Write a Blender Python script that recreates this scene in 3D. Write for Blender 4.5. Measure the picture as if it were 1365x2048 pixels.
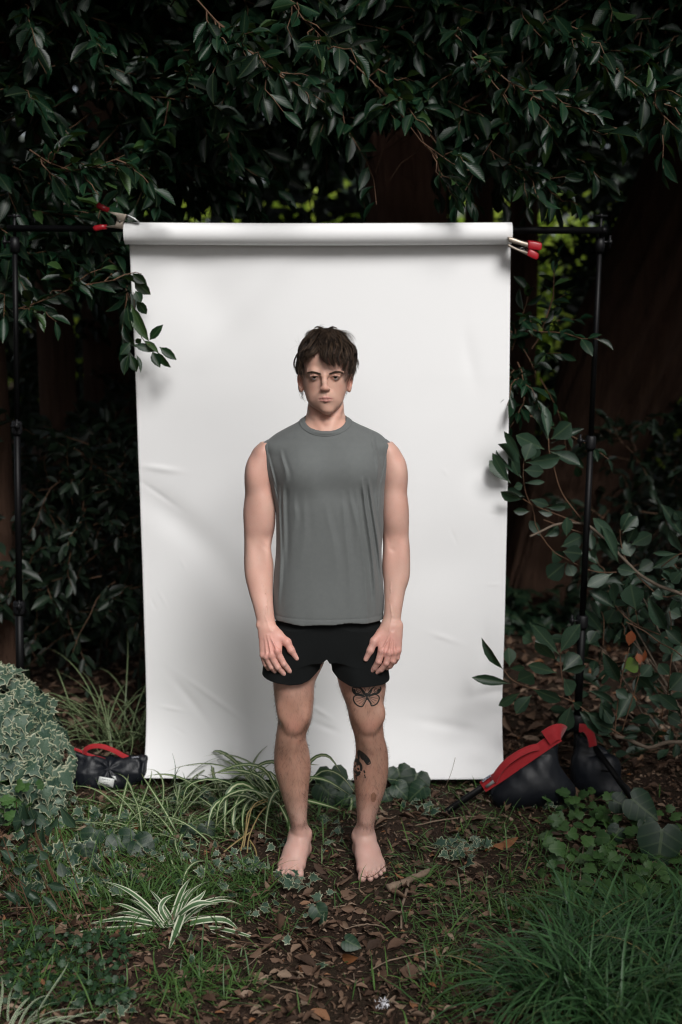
import bpy, math, random
import numpy as np
from mathutils import Vector, Matrix, Euler
from mathutils.bvhtree import BVHTree

random.seed(7)
RNG = np.random.default_rng(7)
for _o in list(bpy.data.objects):
    bpy.data.objects.remove(_o)

# ============================================================ camera, world, sun, exposure
scene = bpy.context.scene
COL = scene.collection
CAMH, PITCH, F = 1.775, math.radians(7.5), 2500.0
cam_data = bpy.data.cameras.new('camera')
cam = bpy.data.objects.new('camera', cam_data)
COL.objects.link(cam)
cam.location = (0, 0, CAMH)
cam.rotation_euler = (math.radians(90) - PITCH, 0, 0)
cam_data.sensor_fit = 'VERTICAL'
cam_data.sensor_height = 36.0
cam_data.lens = F / 2048 * 36.0
cam_data.clip_start = 0.05
cam_data.clip_end = 400
cam_data.dof.use_dof = True
cam_data.dof.focus_distance = 4.12
cam_data.dof.aperture_fstop = 1.9
cam_data.dof.aperture_blades = 9
scene.camera = cam

SUN_EL, SUN_AZ = math.radians(42), math.radians(20)   # azimuth: to the right of straight behind the camera
world = bpy.data.worlds.new('World')
scene.world = world
world.use_nodes = True
wn = world.node_tree
wn.nodes.clear()
sky = wn.nodes.new('ShaderNodeTexSky')
sky.sky_type = 'NISHITA'
sky.sun_disc = False
sky.sun_elevation = SUN_EL
sky.sun_rotation = math.pi - SUN_AZ
sky.dust_density = 3.0
sky.air_density = 1.0
hsv = wn.nodes.new('ShaderNodeHueSaturation')
hsv.inputs['Saturation'].default_value = 0.35
bg = wn.nodes.new('ShaderNodeBackground')
bg.inputs['Strength'].default_value = 0.05
wo = wn.nodes.new('ShaderNodeOutputWorld')
wn.links.new(sky.outputs[0], hsv.inputs['Color'])
wn.links.new(hsv.outputs[0], bg.inputs['Color'])
wn.links.new(bg.outputs[0], wo.inputs['Surface'])

sun_data = bpy.data.lights.new('sun', 'SUN')
sun_data.energy = 1.5
sun_data.angle = math.radians(24)
sun_data.color = (1.0, 0.985, 0.965)
sun = bpy.data.objects.new('sun', sun_data)
COL.objects.link(sun)
_sd = Vector((math.sin(SUN_AZ) * math.cos(SUN_EL), -math.cos(SUN_AZ) * math.cos(SUN_EL), math.sin(SUN_EL)))
sun.rotation_euler = _sd.to_track_quat('Z', 'Y').to_euler()
sun.location = _sd * 20

scene.view_settings.view_transform = 'Standard'
scene.view_settings.look = 'None'
scene.view_settings.gamma = 1.0
scene.view_settings.use_curve_mapping = False
scene.view_settings.exposure = 0.95
scene.render.engine = 'CYCLES'
scene.cycles.max_bounces = 6
scene.cycles.diffuse_bounces = 3
scene.cycles.glossy_bounces = 2
scene.cycles.transmission_bounces = 3
scene.cycles.use_denoising = True
scene.cycles.filter_width = 1.2
scene.render.film_transparent = False

# ============================================================ helpers
CP, SP = math.cos(PITCH), math.sin(PITCH)

def at(px, py, D):
    """The place seen at a photograph pixel, on the upright plane D metres away."""
    a = PITCH + math.atan((py - 1024) / F)
    z = CAMH - D * math.tan(a)
    zc = D * CP + (CAMH - z) * SP
    return np.array([(px - 682.5) * zc / F, D, z])

def atz(px, py, z):
    """The same, on the level plane at height z."""
    a = PITCH + math.atan((py - 1024) / F)
    return at(px, py, (CAMH - z) / math.tan(a))

def tag(o, label=None, cat=None, group=None, kind=None):
    if label: o['label'] = label
    if cat: o['category'] = cat
    if group: o['group'] = group
    if kind: o['kind'] = kind
    return o

def empty(name, loc=(0, 0, 0)):
    o = bpy.data.objects.new(name, None)
    o.empty_display_size = 0.1
    COL.objects.link(o)
    o.location = Vector([float(v) for v in loc])
    return o

def newobj(name, me, parent=None, mat=None):
    o = bpy.data.objects.new(name, me)
    COL.objects.link(o)
    if mat is not None and not me.materials:
        me.materials.append(mat)
    if parent is not None:
        o.parent = parent
        o.matrix_parent_inverse = Matrix.Translation(parent.location).inverted()
    return o

def mesh_np(name, V, faces, mat=None, smooth=True, attrs=None, uv=None, colors=None):
    """faces: list of (n,k) int arrays."""
    me = bpy.data.meshes.new(name)
    V = np.asarray(V, dtype=np.float32)
    faces = [np.asarray(f, dtype=np.int32) for f in faces if len(f)]
    tot = np.concatenate([np.full(len(f), f.shape[1], dtype=np.int32) for f in faces])
    loops = np.concatenate([f.ravel() for f in faces])
    start = np.concatenate([[0], np.cumsum(tot)[:-1]]).astype(np.int32)
    me.vertices.add(len(V))
    me.vertices.foreach_set('co', V.ravel())
    me.loops.add(len(loops))
    me.loops.foreach_set('vertex_index', loops)
    me.polygons.add(len(tot))
    me.polygons.foreach_set('loop_start', start)
    me.polygons.foreach_set('loop_total', tot)
    if smooth:
        me.polygons.foreach_set('use_smooth', np.ones(len(tot), dtype=bool))
    me.update(calc_edges=True)
    if uv is not None:
        l = me.uv_layers.new(name='UVMap')
        l.data.foreach_set('uv', np.asarray(uv, dtype=np.float32)[loops].ravel())
    for k, a in (attrs or {}).items():
        at_ = me.attributes.new(k, 'FLOAT', 'POINT')
        at_.data.foreach_set('value', np.asarray(a, dtype=np.float32))
    for k, a in (colors or {}).items():
        at_ = me.attributes.new(k, 'FLOAT_COLOR', 'POINT')
        a = np.asarray(a, dtype=np.float32)
        a = np.concatenate([a, np.ones((len(a), 1), np.float32)], 1)
        at_.data.foreach_set('color', a.ravel())
    if mat is not None:
        me.materials.append(mat)
    return me

def norm(a):
    a = np.asarray(a, float)
    return a / np.maximum(np.linalg.norm(a, axis=-1, keepdims=True), 1e-9)

class MB:
    """Collects shapes into one mesh."""
    def __init__(s):
        s.V, s.Q, s.T, s.n = [], [], [], 0
    def add(s, V, quads=(), tris=()):
        V = np.asarray(V, float)
        if len(quads): s.Q.append(np.asarray(quads) + s.n)
        if len(tris): s.T.append(np.asarray(tris) + s.n)
        s.V.append(V); s.n += len(V)
    def tube(s, path, rad, sides=10, cap=True, flat=1.0, up=(0, 0, 1)):
        P = np.asarray(path, float)
        R = np.broadcast_to(np.asarray(rad, float), (len(P),))
        t = norm(np.gradient(P, axis=0))
        u0 = np.asarray(up, float)
        if abs(np.dot(t[0], u0)) > 0.95: u0 = np.array([1.0, 0, 0])
        side = norm(np.cross(t, u0)); u = np.cross(side, t)
        a = np.arange(sides) * 2 * math.pi / sides
        ring = P[:, None] + R[:, None, None] * (np.cos(a)[None, :, None] * side[:, None] + np.sin(a)[None, :, None] * u[:, None] * flat)
        V = ring.reshape(-1, 3); m = len(P)
        i, j = np.meshgrid(np.arange(m - 1), np.arange(sides), indexing='ij')
        q = np.stack([i * sides + j, i * sides + (j + 1) % sides, (i + 1) * sides + (j + 1) % sides, (i + 1) * sides + j], -1).reshape(-1, 4)
        tris = []
        if cap:
            V = np.concatenate([V, P[:1], P[-1:]]); c0 = m * sides
            j = np.arange(sides)
            tris = np.concatenate([np.stack([np.full(sides, c0), (j + 1) % sides, j], -1),
                                   np.stack([np.full(sides, c0 + 1), (m - 1) * sides + j, (m - 1) * sides + (j + 1) % sides], -1)])
        s.add(V, q, tris)
    def box(s, c, size, rot=None):
        v = np.array([[x, y, z] for x in (-.5, .5) for y in (-.5, .5) for z in (-.5, .5)]) * np.asarray(size)
        if rot is not None: v = v @ np.array(rot).T
        s.add(v + np.asarray(c), [[0, 1, 3, 2], [4, 6, 7, 5], [0, 4, 5, 1], [2, 3, 7, 6], [0, 2, 6, 4], [1, 5, 7, 3]])
    def prism(s, pts, n, depth):
        """flat outline pts (k,3) pushed along n by depth (centred)."""
        P = np.asarray(pts, float); n = norm(n); k = len(P)
        V = np.concatenate([P - n * depth / 2, P + n * depth / 2, [P.mean(0) - n * depth / 2], [P.mean(0) + n * depth / 2]])
        j = np.arange(k); j2 = (j + 1) % k
        s.add(V, np.stack([j, j2, j2 + k, j + k], -1), np.concatenate([np.stack([np.full(k, 2 * k), j2, j], -1), np.stack([np.full(k, 2 * k + 1), j + k, j2 + k], -1)]))
    def grid(s, G):
        """G (m,n,3) sheet."""
        m, n = G.shape[:2]
        i, j = np.meshgrid(np.arange(m - 1), np.arange(n - 1), indexing='ij')
        s.add(G.reshape(-1, 3), np.stack([i * n + j, (i + 1) * n + j, (i + 1) * n + j + 1, i * n + j + 1], -1).reshape(-1, 4))
    def build(s, name, mat, parent=None, smooth=True, bevel=0, **kw):
        me = mesh_np(name, np.concatenate(s.V), [np.concatenate(a) for a in (s.Q, s.T) if a], mat, smooth, **kw)
        o = newobj(name, me, parent)
        if bevel:
            b = o.modifiers.new('bevel', 'BEVEL'); b.width = bevel; b.segments = 2; b.limit_method = 'ANGLE'
        return o

def spline(P, n):
    """Catmull-Rom through the points, n samples."""
    P = np.asarray(P, float)
    k = len(P)
    T = np.linspace(0, k - 1, n)
    i = np.clip(T.astype(int), 0, k - 2); f = (T - i)[:, None]
    g = lambda a: P[np.clip(a, 0, k - 1)]
    p0, p1, p2, p3 = g(i - 1), g(i), g(i + 1), g(i + 2)
    return 0.5 * (2 * p1 + (p2 - p0) * f + (2 * p0 - 5 * p1 + 4 * p2 - p3) * f ** 2 + (3 * p1 - p0 - 3 * p2 + p3) * f ** 3)

def tubes_mesh(name, paths, radii, sides, mat, **kw):
    """many thin tubes at once: paths (N,M,3), radii (N,M)."""
    P = np.asarray(paths, float); N, M = P.shape[:2]
    t = norm(np.gradient(P, axis=1))
    ref = np.where(np.abs(t[..., 2:3]) > 0.9, np.array([1.0, 0.1, 0]), np.array([0, 0, 1.0]))
    s_ = norm(np.cross(t, ref)); u = np.cross(s_, t)
    a = np.arange(sides) * 2 * math.pi / sides
    V = P[:, :, None] + radii[:, :, None, None] * (np.cos(a)[:, None] * s_[:, :, None] + np.sin(a)[:, None] * u[:, :, None])
    b = (np.arange(N) * M * sides)[:, None, None]
    i = np.arange(M - 1)[None, :, None]; j = np.arange(sides)[None, None, :]
    q = np.stack(np.broadcast_arrays(b + i * sides + j, b + i * sides + (j + 1) % sides, b + (i + 1) * sides + (j + 1) % sides, b + (i + 1) * sides + j), -1).reshape(-1, 4)
    rnd = np.repeat(RNG.random(N), M * sides)
    return mesh_np(name, V.reshape(-1, 3), [q], mat, True, attrs={'rnd': rnd}, **kw)

# ---- value noise in numpy (for shapes)
_NT = RNG.random((64, 64, 64))
def vnoise(x, y, z=0.0):
    x, y, z = np.broadcast_arrays(np.asarray(x, float), np.asarray(y, float), np.asarray(z, float))
    xi, yi, zi = np.floor(x).astype(int), np.floor(y).astype(int), np.floor(z).astype(int)
    f = lambda t: t * t * (3 - 2 * t)
    fx, fy, fz = f(x - xi), f(y - yi), f(z - zi)
    g = lambda a, b, c: _NT[(xi + a) & 63, (yi + b) & 63, (zi + c) & 63]
    l = lambda a, b, t: a + (b - a) * t
    return l(l(l(g(0, 0, 0), g(1, 0, 0), fx), l(g(0, 1, 0), g(1, 1, 0), fx), fy),
             l(l(g(0, 0, 1), g(1, 0, 1), fx), l(g(0, 1, 1), g(1, 1, 1), fx), fy), fz) * 2 - 1
def fbm(x, y, z=0.0, o=4):
    return sum(vnoise(np.asarray(x) * 2 ** k + 7.3 * k, np.asarray(y) * 2 ** k + 3.1 * k, np.asarray(z) * 2 ** k) / 2 ** k for k in range(o))

# ---- materials
class NT:
    def __init__(s, name):
        s.m = bpy.data.materials.new(name); s.m.use_nodes = True
        s.t = s.m.node_tree; s.t.nodes.clear()
        s.out = s.n('ShaderNodeOutputMaterial'); s.b = s.n('ShaderNodeBsdfPrincipled')
        s.t.links.new(s.b.outputs[0], s.out.inputs['Surface'])
    def n(s, ty, **kw):
        nd = s.t.nodes.new(ty)
        for k, v in kw.items(): setattr(nd, k, v)
        return nd
    def l(s, a, b): s.t.links.new(a, b)
    def set(s, **kw):
        for k, v in kw.items():
            k = {'spec': 'Specular IOR Level', 'sss': 'Subsurface Weight', 'sheen': 'Sheen Weight'}.get(k, k.replace('_', ' ').title())
            i = s.b.inputs[k]
            if hasattr(v, 'is_output'): s.l(v, i)
            else: i.default_value = v
    def val(s, v): nd = s.n('ShaderNodeValue'); nd.outputs[0].default_value = v; return nd.outputs[0]
    def attr(s, name, col=False):
        nd = s.n('ShaderNodeAttribute', attribute_name=name); return nd.outputs['Color' if col else 'Fac']
    def math(s, op, a, b=0.0, c=None):
        nd = s.n('ShaderNodeMath', operation=op)
        for i, v in enumerate((a, b, c)):
            if v is None: continue
            if hasattr(v, 'is_output'): s.l(v, nd.inputs[i])
            else: nd.inputs[i].default_value = v
        return nd.outputs[0]
    def noise(s, scale, detail=4, rough=0.55, vec=None, dist=0.0, color=False):
        nd = s.n('ShaderNodeTexNoise')
        nd.inputs['Scale'].default_value = scale; nd.inputs['Detail'].default_value = detail
        nd.inputs['Roughness'].default_value = rough; nd.inputs['Distortion'].default_value = dist
        if vec is None: vec = s.obj()
        s.l(vec, nd.inputs['Vector'])
        return nd.outputs['Color' if color else 'Fac']
    def obj(s):
        if not hasattr(s, '_tc'): s._tc = s.n('ShaderNodeTexCoord')
        return s._tc.outputs['Object']
    def uv(s):
        nd = s.n('ShaderNodeUVMap'); sp = s.n('ShaderNodeSeparateXYZ'); s.l(nd.outputs[0], sp.inputs[0]); return sp.outputs[0], sp.outputs[1]
    def ramp(s, fac, stops, interp='LINEAR'):
        nd = s.n('ShaderNodeValToRGB'); cr = nd.color_ramp; cr.interpolation = interp
        while len(cr.elements) < len(stops): cr.elements.new(0.5)
        for e, (p, c) in zip(cr.elements, stops):
            e.position = p; e.color = (*c, 1) if len(c) == 3 else c
        s.l(fac, nd.inputs[0]); return nd.outputs[0]
    def mix(s, fac, a, b, blend='MIX'):
        nd = s.n('ShaderNodeMix', data_type='RGBA', blend_type=blend)
        for i, v in ((0, fac), (6, a), (7, b)):
            if hasattr(v, 'is_output'): s.l(v, nd.inputs[i])
            elif i == 0: nd.inputs[0].default_value = v
            else: nd.inputs[i].default_value = (*v, 1) if len(v) == 3 else v
        return nd.outputs[2]
    def bump(s, h, strength=0.3, dist=0.01):
        nd = s.n('ShaderNodeBump'); nd.inputs['Strength'].default_value = strength; nd.inputs['Distance'].default_value = dist
        s.l(h, nd.inputs['Height']); s.l(nd.outputs[0], s.b.inputs['Normal'])
    def thin(s, color, w=0.3):
        """lets some light through a leaf"""
        tr = s.n('ShaderNodeBsdfTranslucent'); mx = s.n('ShaderNodeMixShader'); mx.inputs[0].default_value = w
        if hasattr(color, 'is_output'): s.l(color, tr.inputs['Color'])
        else: tr.inputs['Color'].default_value = (*color, 1)
        s.l(s.b.outputs[0], mx.inputs[1]); s.l(tr.outputs[0], mx.inputs[2]); s.l(mx.outputs[0], s.out.inputs['Surface'])
    def rnd(s):
        oi = s.n('ShaderNodeObjectInfo')
        return s.math('FRACT', s.math('ADD', s.attr('rnd'), oi.outputs['Random']))

def plain(name, color, rough=0.5, metal=0.0, spec=0.5, noise=0.0, nscale=40):
    m = NT(name)
    c = color
    if noise:
        f = m.noise(nscale, 5)
        c = m.mix(f, tuple(v * (1 - noise) for v in color), tuple(min(1, v * (1 + noise)) for v in color))
        m.set(base_color=c)
    else: m.set(base_color=(*color, 1))
    m.set(roughness=rough, metallic=metal, spec=spec)
    return m.m

# ============================================================ materials: the person
M = {}
m = NT('skin')
tone = m.attr('tone', True)
f1 = m.noise(35, 5, 0.6); f2 = m.noise(260, 3, 0.6); f3 = m.noise(9, 3)
c = m.mix(m.math('MULTIPLY', f1, 0.35), tone, m.mix(1.0, tone, (.80, .62, .55), 'MULTIPLY'))
c = m.mix(m.math('MULTIPLY', m.ramp(f2, [(.60, (0, 0, 0)), (.72, (1, 1, 1))]), 0.22), c, m.mix(1.0, c, (.6, .45, .38), 'MULTIPLY'))
c = m.mix(m.math('MULTIPLY', m.ramp(f3, [(.35, (0, 0, 0)), (.7, (1, 1, 1))]), 0.4), c, m.mix(1.0, c, (1.08, .80, .78), 'MULTIPLY'))
m.set(base_color=c, roughness=.50, spec=.35, sss=.15)
m.b.inputs['Subsurface Radius'].default_value = (.012, .004, .002); m.b.inputs['Subsurface Scale'].default_value = 1.0
pass
M['skin'] = m.m
m = NT('shirt_jersey')
f = m.noise(700, 2, .8); g = m.noise(60, 4)
c = m.mix(f, (.095, .102, .101), (.150, .160, .158)); c = m.mix(m.math('MULTIPLY', g, .3), c, (.20, .21, .208))
m.set(base_color=c, roughness=.85, spec=.2, sheen=.15); m.bump(m.noise(900, 2, .7), .25, .0006)
M['shirt'] = m.m
m = NT('shorts_cloth')
m.set(base_color=m.mix(m.noise(500, 2), (.005, .0058, .006), (.0095, .0105, .0108)), roughness=.92, spec=.12, sheen=.02); m.bump(m.noise(700, 2), .2, .0006)
M['shorts'] = m.m
m = NT('dark_brown_hair')
r = m.attr('rnd'); m.set(base_color=m.ramp(r, [(0, (.012, .008, .006)), (.5, (.040, .026, .018)), (.82, (.09, .058, .038)), (1, (.19, .12, .075))]), roughness=.55, spec=.3)
M['hair'] = m.m
M['hair_base'] = plain('hair_underlayer', (.012, .008, .006), .9, spec=.1)
m = NT('eyeball')
sp = m.n('ShaderNodeSeparateXYZ'); m.l(m.obj(), sp.inputs[0])
rr = m.math('SQRT', m.math('ADD', m.math('MULTIPLY', sp.outputs[0], sp.outputs[0]), m.math('MULTIPLY', sp.outputs[2], sp.outputs[2])))
c = m.ramp(m.math('MULTIPLY', rr, 100), [(0, (.003, .003, .003)), (.25, (.003, .003, .003)), (.30, (.022, .011, .006)), (.56, (.010, .006, .004)), (.62, (.50, .44, .42))])
m.set(base_color=c, roughness=.12, spec=.6); M['eye'] = m.m
M['ink'] = plain('tattoo_ink', (.022, .023, .022), .6, spec=.3)
M['scar'] = plain('birthmark', (.27, .135, .09), .6, spec=.3)

# ============================================================ materials: the wood
def leaf_mat(name, dark, light, rough=.38, spec=.5, vein=.25, thin=.15, young=None, freq=75.0):
    m = NT(name); r = m.rnd(); u, v = m.uv()
    stops = [(0, dark), (.75, light)] + ([(.93, light), (.98, young)] if young else [])
    c = m.ramp(r, stops)
    c = m.mix(m.math('MULTIPLY', m.noise(30, 3), .45), c, m.mix(1.0, c, (.45, .55, .5), 'MULTIPLY'))
    du = m.math('ABSOLUTE', m.math('SUBTRACT', u, .5))
    mid = m.math('LESS_THAN', du, .035)
    sv = m.math('SINE', m.math('MULTIPLY', m.math('SUBTRACT', v, m.math('MULTIPLY', du, .45)), freq))
    veins = m.math('MAXIMUM', mid, m.math('MULTIPLY', m.math('GREATER_THAN', sv, .86), .45))
    c = m.mix(m.math('MULTIPLY', veins, vein), c, m.mix(.5, c, (.20, .26, .12)))
    m.set(base_color=c, roughness=rough, spec=spec)
    m.bump(m.math('ADD', m.math('MULTIPLY', sv, .7), m.math('MULTIPLY', m.noise(55, 2), 1.5)), .10, .004)
    if thin: m.thin(m.mix(.5, c, (.12, .22, .03)), thin)
    return m.m
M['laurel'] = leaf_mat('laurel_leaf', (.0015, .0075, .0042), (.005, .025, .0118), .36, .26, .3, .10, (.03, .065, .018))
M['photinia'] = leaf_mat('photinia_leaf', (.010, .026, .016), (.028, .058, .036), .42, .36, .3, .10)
M['young'] = leaf_mat('young_leaf', (.10, .17, .02), (.12, .20, .03), .4, .4, .3, .25)
M['redbud'] = leaf_mat('red_bud_leaf', (.28, .07, .03), (.32, .09, .04), .4, .4, .2, .2)
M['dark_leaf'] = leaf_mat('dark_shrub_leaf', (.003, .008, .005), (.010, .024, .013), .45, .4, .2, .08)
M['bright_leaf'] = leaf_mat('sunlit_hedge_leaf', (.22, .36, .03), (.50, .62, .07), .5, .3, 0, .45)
M['bigleaf'] = leaf_mat('broad_ivy_leaf', (.007, .022, .012), (.015, .040, .021), .42, .30, .4, .08, None, 26.0)
M['weed'] = leaf_mat('weed_leaf', (.030, .075, .022), (.060, .13, .035), .5, .35, .3, .2)
# variegated ivy: cream margin by the leaf's own edge
m = NT('variegated_ivy_leaf'); r = m.rnd(); e = m.attr('edge')
n_ = m.noise(45, 3)
mk = m.ramp(m.math('ADD', e, m.math('MULTIPLY', m.math('SUBTRACT', n_, .5), .55)), [(.78, (0, 0, 0)), (.86, (1, 1, 1))])
g = m.ramp(r, [(0, (.014, .036, .023)), (.5, (.028, .060, .038)), (1, (.055, .092, .062))])
g = m.mix(m.ramp(n_, [(.45, (0, 0, 0)), (.52, (1, 1, 1))]), g, m.mix(1.0, g, (1.7, 1.55, 1.6), 'MULTIPLY'))
c = m.mix(mk, g, m.ramp(r, [(0, (.22, .25, .15)), (1, (.40, .41, .29))]))
m.set(base_color=c, roughness=.5, spec=.35); m.bump(m.noise(60, 3), .2, .004); m.thin(c, .12); M['ivy'] = m.m
def blade_mat(name, a, b, stripe, mode):
    m = NT(name); r = m.rnd(); u, v = m.uv()
    du = m.math('ABSOLUTE', m.math('SUBTRACT', u, .5))
    c = m.ramp(r, [(0, a), (1, b)])
    if mode == 'mid': k = m.ramp(m.math('ADD', du, m.math('MULTIPLY', m.noise(20, 2), .06)), [(.14, (1, 1, 1)), (.20, (0, 0, 0))])
    elif mode == 'edge': k = m.ramp(m.math('ADD', du, m.math('MULTIPLY', m.noise(20, 2), .06)), [(.30, (0, 0, 0)), (.36, (1, 1, 1))])
    else: k = 0.0
    if mode: c = m.mix(k, c, stripe)
    c = m.mix(m.math('MULTIPLY', m.ramp(v, [(.85, (0, 0, 0)), (1, (1, 1, 1))]), .5), c, (.22, .16, .06))
    m.set(base_color=c, roughness=.45, spec=.4); m.thin(c, .2); return m.m
M['spider_mid'] = blade_mat('spider_blade_white_centre', (.045, .095, .030), (.075, .14, .045), (.46, .50, .30), 'mid')
M['spider_edge'] = blade_mat('spider_blade_white_edges', (.05, .11, .045), (.08, .15, .06), (.58, .60, .46), 'edge')
M['weed_dark'] = leaf_mat('dark_weed_leaf', (.010, .034, .014), (.022, .058, .024), .5, .3, .2, .15)
M['grass'] = blade_mat('grass_blade', (.030, .080, .020), (.080, .155, .035), None, None)
M['mondo'] = blade_mat('mondo_blade', (.022, .065, .024), (.055, .13, .045), None, None)
M['straw'] = blade_mat('dry_blade', (.26, .19, .08), (.36, .27, .12), None, None)
m = NT('fallen_leaf'); r = m.rnd()
c = m.ramp(r, [(0, (.030, .018, .012)), (.35, (.075, .042, .027)), (.6, (.125, .075, .050)), (.8, (.19, .12, .08)), (.93, (.30, .22, .16)), (1, (.24, .09, .03))])
c = m.mix(m.math('MULTIPLY', m.noise(60, 4), .5), c, (.05, .028, .018)); m.set(base_color=c, roughness=.7, spec=.25); m.bump(m.noise(90, 3), .3, .003); M['litter'] = m.m
m = NT('soil'); n1, n2, n3 = m.noise(4, 6, .65), m.noise(45, 5, .7), m.noise(160, 3, .7)
c = m.mix(n2, (.018, .011, .008), (.060, .036, .025)); c = m.mix(m.ramp(n3, [(.55, (0, 0, 0)), (.72, (1, 1, 1))]), c, (.11, .068, .045)); c = m.mix(m.math('MULTIPLY', m.ramp(n1, [(.45, (0, 0, 0)), (.7, (1, 1, 1))]), .5), c, (.032, .034, .016))
m.set(base_color=c, roughness=.95, spec=.15); m.bump(m.math('ADD', n2, n3), .9, .02); M['soil'] = m.m
def bark(name, a, b, sc):
    m = NT(name); mp = m.n('ShaderNodeMapping'); mp.inputs['Scale'].default_value = (1, 1, .12); m.l(m.obj(), mp.inputs[0])
    n1 = m.noise(sc, 6, .7, mp.outputs[0], .5); n2 = m.noise(sc * 4, 4, .7, mp.outputs[0])
    m.set(base_color=m.mix(n1, a, b), roughness=.95, spec=.15); m.bump(m.math('ADD', n1, m.math('MULTIPLY', n2, .4)), 1.0, .03); return m.m
M['bark_red'] = bark('redwood_bark', (.030, .016, .012), (.25, .135, .095), 26)
M['bark_dark'] = bark('dark_bark', (.022, .013, .010), (.15, .085, .058), 20)
M['stem'] = plain('grey_brown_stem', (.12, .09, .065), .8, noise=.4, nscale=60)
M['stem_red'] = plain('red_brown_stem', (.10, .05, .025), .7, noise=.3, nscale=60)
M['twig'] = plain('dead_twig', (.19, .135, .095), .85, noise=.5, nscale=50)
M['berry'] = plain('green_berry', (.07, .11, .02), .4)
M['fence'] = plain('fence_board', (.055, .035, .026), .9, noise=.4, nscale=14)
# man-made
m = NT('white_paper')
m.set(base_color=m.mix(m.noise(3, 2), (.85, .85, .855), (.88, .88, .885)), roughness=.75, spec=.25); m.bump(m.noise(500, 2), .05, .0005); M['paper'] = m.m
M['black_metal'] = plain('black_painted_metal', (.0025, .0025, .003), .5, .0, .2)
M['black_plastic'] = plain('black_plastic', (.005, .005, .006), .5, spec=.3)
M['steel'] = plain('plated_steel', (.34, .29, .24), .45, .9, noise=.15, nscale=90)
M['steel_shiny'] = plain('bare_steel', (.35, .35, .35), .45, 1.0)
M['grip_red'] = plain('red_vinyl_grip', (.34, .010, .018), .30)
m = NT('red_webbing'); mp = m.n('ShaderNodeMapping'); m.l(m.obj(), mp.inputs[0]); m.set(base_color=m.mix(m.noise(60, 4), (.24, .008, .012), (.36, .014, .020)), roughness=.7, spec=.25, sheen=.2); m.bump(m.noise(900, 2), .4, .001); M['webbing'] = m.m
m = NT('black_tarpaulin'); m.set(base_color=(.006, .0075, .011, 1), roughness=.45, spec=.32); m.bump(m.math('ADD', m.noise(7, 3), m.math('MULTIPLY', m.noise(700, 2), .06)), .22, .03); M['tarp'] = m.m
M['label_white'] = plain('white_label', (.62, .64, .62), .45, noise=.08, nscale=90)
M['label_print'] = plain('black_print', (.012, .012, .014), .6)
M['tag_blue'] = plain('navy_tag', (.008, .012, .045), .6)
M['tag_grey'] = plain('grey_tag', (.16, .16, .16), .6)
M['tag_print'] = plain('pale_print', (.5, .52, .6), .6)
M['fluff'] = plain('white_fluff', (.7, .7, .74), .9)

# ============================================================ ground
def gz(x, y):
    x, y = np.asarray(x, float), np.asarray(y, float)
    far = np.clip((y - 5.2) / 3, 0, 1)
    near = np.exp(-(((x + .04) / .45) ** 2 + ((y - 4.1) / .4) ** 2))
    return (.018 * fbm(x * 1.1, y * 1.1, 3.3, 4) - .004) * (1 - .9 * near) + .10 * far * fbm(x * .35, y * .35, 8.1, 3)
gx = np.unique(np.round(np.concatenate([np.linspace(-45, -5, 26), np.arange(-5, -2.4, .12), np.arange(-2.4, 2.4, .035), np.arange(2.4, 5, .12), np.linspace(5, 45, 26)]), 4))
gy = np.unique(np.round(np.concatenate([np.linspace(-20, 1.5, 20), np.arange(1.5, 2.8, .1), np.arange(2.8, 6.5, .035), np.arange(6.5, 12, .12), np.linspace(12, 70, 40)]), 4))
GX, GY = np.meshgrid(gx, gy)
mb = MB(); mb.grid(np.stack([GX, GY, gz(GX, GY) + .005 * vnoise(GX * 14, GY * 14, .5)], -1)[::-1])
ground = mb.build('ground', M['soil']); tag(ground, 'dark brown forest floor strewn with dead leaves', kind='structure')

# ============================================================ leaf shapes
def leaf_shape(prof, fold=.18, droop=.18, wave=.0, twist=.0):
    """prof: list of (y, halfwidth) from base to tip; returns V, quads, tris, uv, edge"""
    V = [(0, 0, 0)]; uv = [(.5, 0)]
    for y, w in prof:
        z0 = -droop * y * y
        for sx in (-1, 0, 1):
            V.append((sx * w, y, z0 + fold * abs(sx) * w + wave * math.sin(y * 16) * (sx != 0))); uv.append((.5 + .5 * sx * min(1, w / .5 * 1.0 if w < .5 else 1), y))
    V.append((0, 1, -droop)); uv.append((.5, 1))
    k = len(prof); Q, T = [], [(0, 2, 1), (0, 3, 2)]
    for i in range(k - 1):
        a = 1 + 3 * i
        Q += [(a, a + 1, a + 4, a + 3), (a + 1, a + 2, a + 5, a + 4)]
    a = 1 + 3 * (k - 1); T += [(a, a + 1, a + 3), (a + 1, a + 2, a + 3)]
    return np.array(V), np.array(Q), np.array(T), np.array(uv), None
def ivy_shape(lobes, fold=.1):
    """lobed outline in polar form about the stalk end; inner ring for the green middle"""
    O = np.array(lobes, float); n = len(O); c = np.array([0, .42])
    I = c + (O - c) * .62
    z = lambda P, k: fold * (np.abs(P[:, 0]) * .8 - .8 * (P[:, 1] - .4) ** 2) + k
    V = np.concatenate([np.c_[O, z(O, -.03)], np.c_[I, z(I, .02)], [[c[0], c[1], 0]]])
    j = np.arange(n); j2 = (j + 1) % n
    Q = np.stack([j, j2, n + j2, n + j], -1); T = np.stack([n + j, n + j2, np.full(n, 2 * n)], -1)
    return V, Q, T, np.c_[V[:, 0] + .5, V[:, 1]], np.concatenate([np.ones(n), np.full(n, .45), [0]])
L_LAUREL = [leaf_shape([(.14, .13), (.32, .42), (.55, .5), (.78, .36), (.92, .14)], f, d, w) for f, d, w in ((.25, .16, .012), (.12, .30, .02), (.4, .05, .015))]
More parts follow.
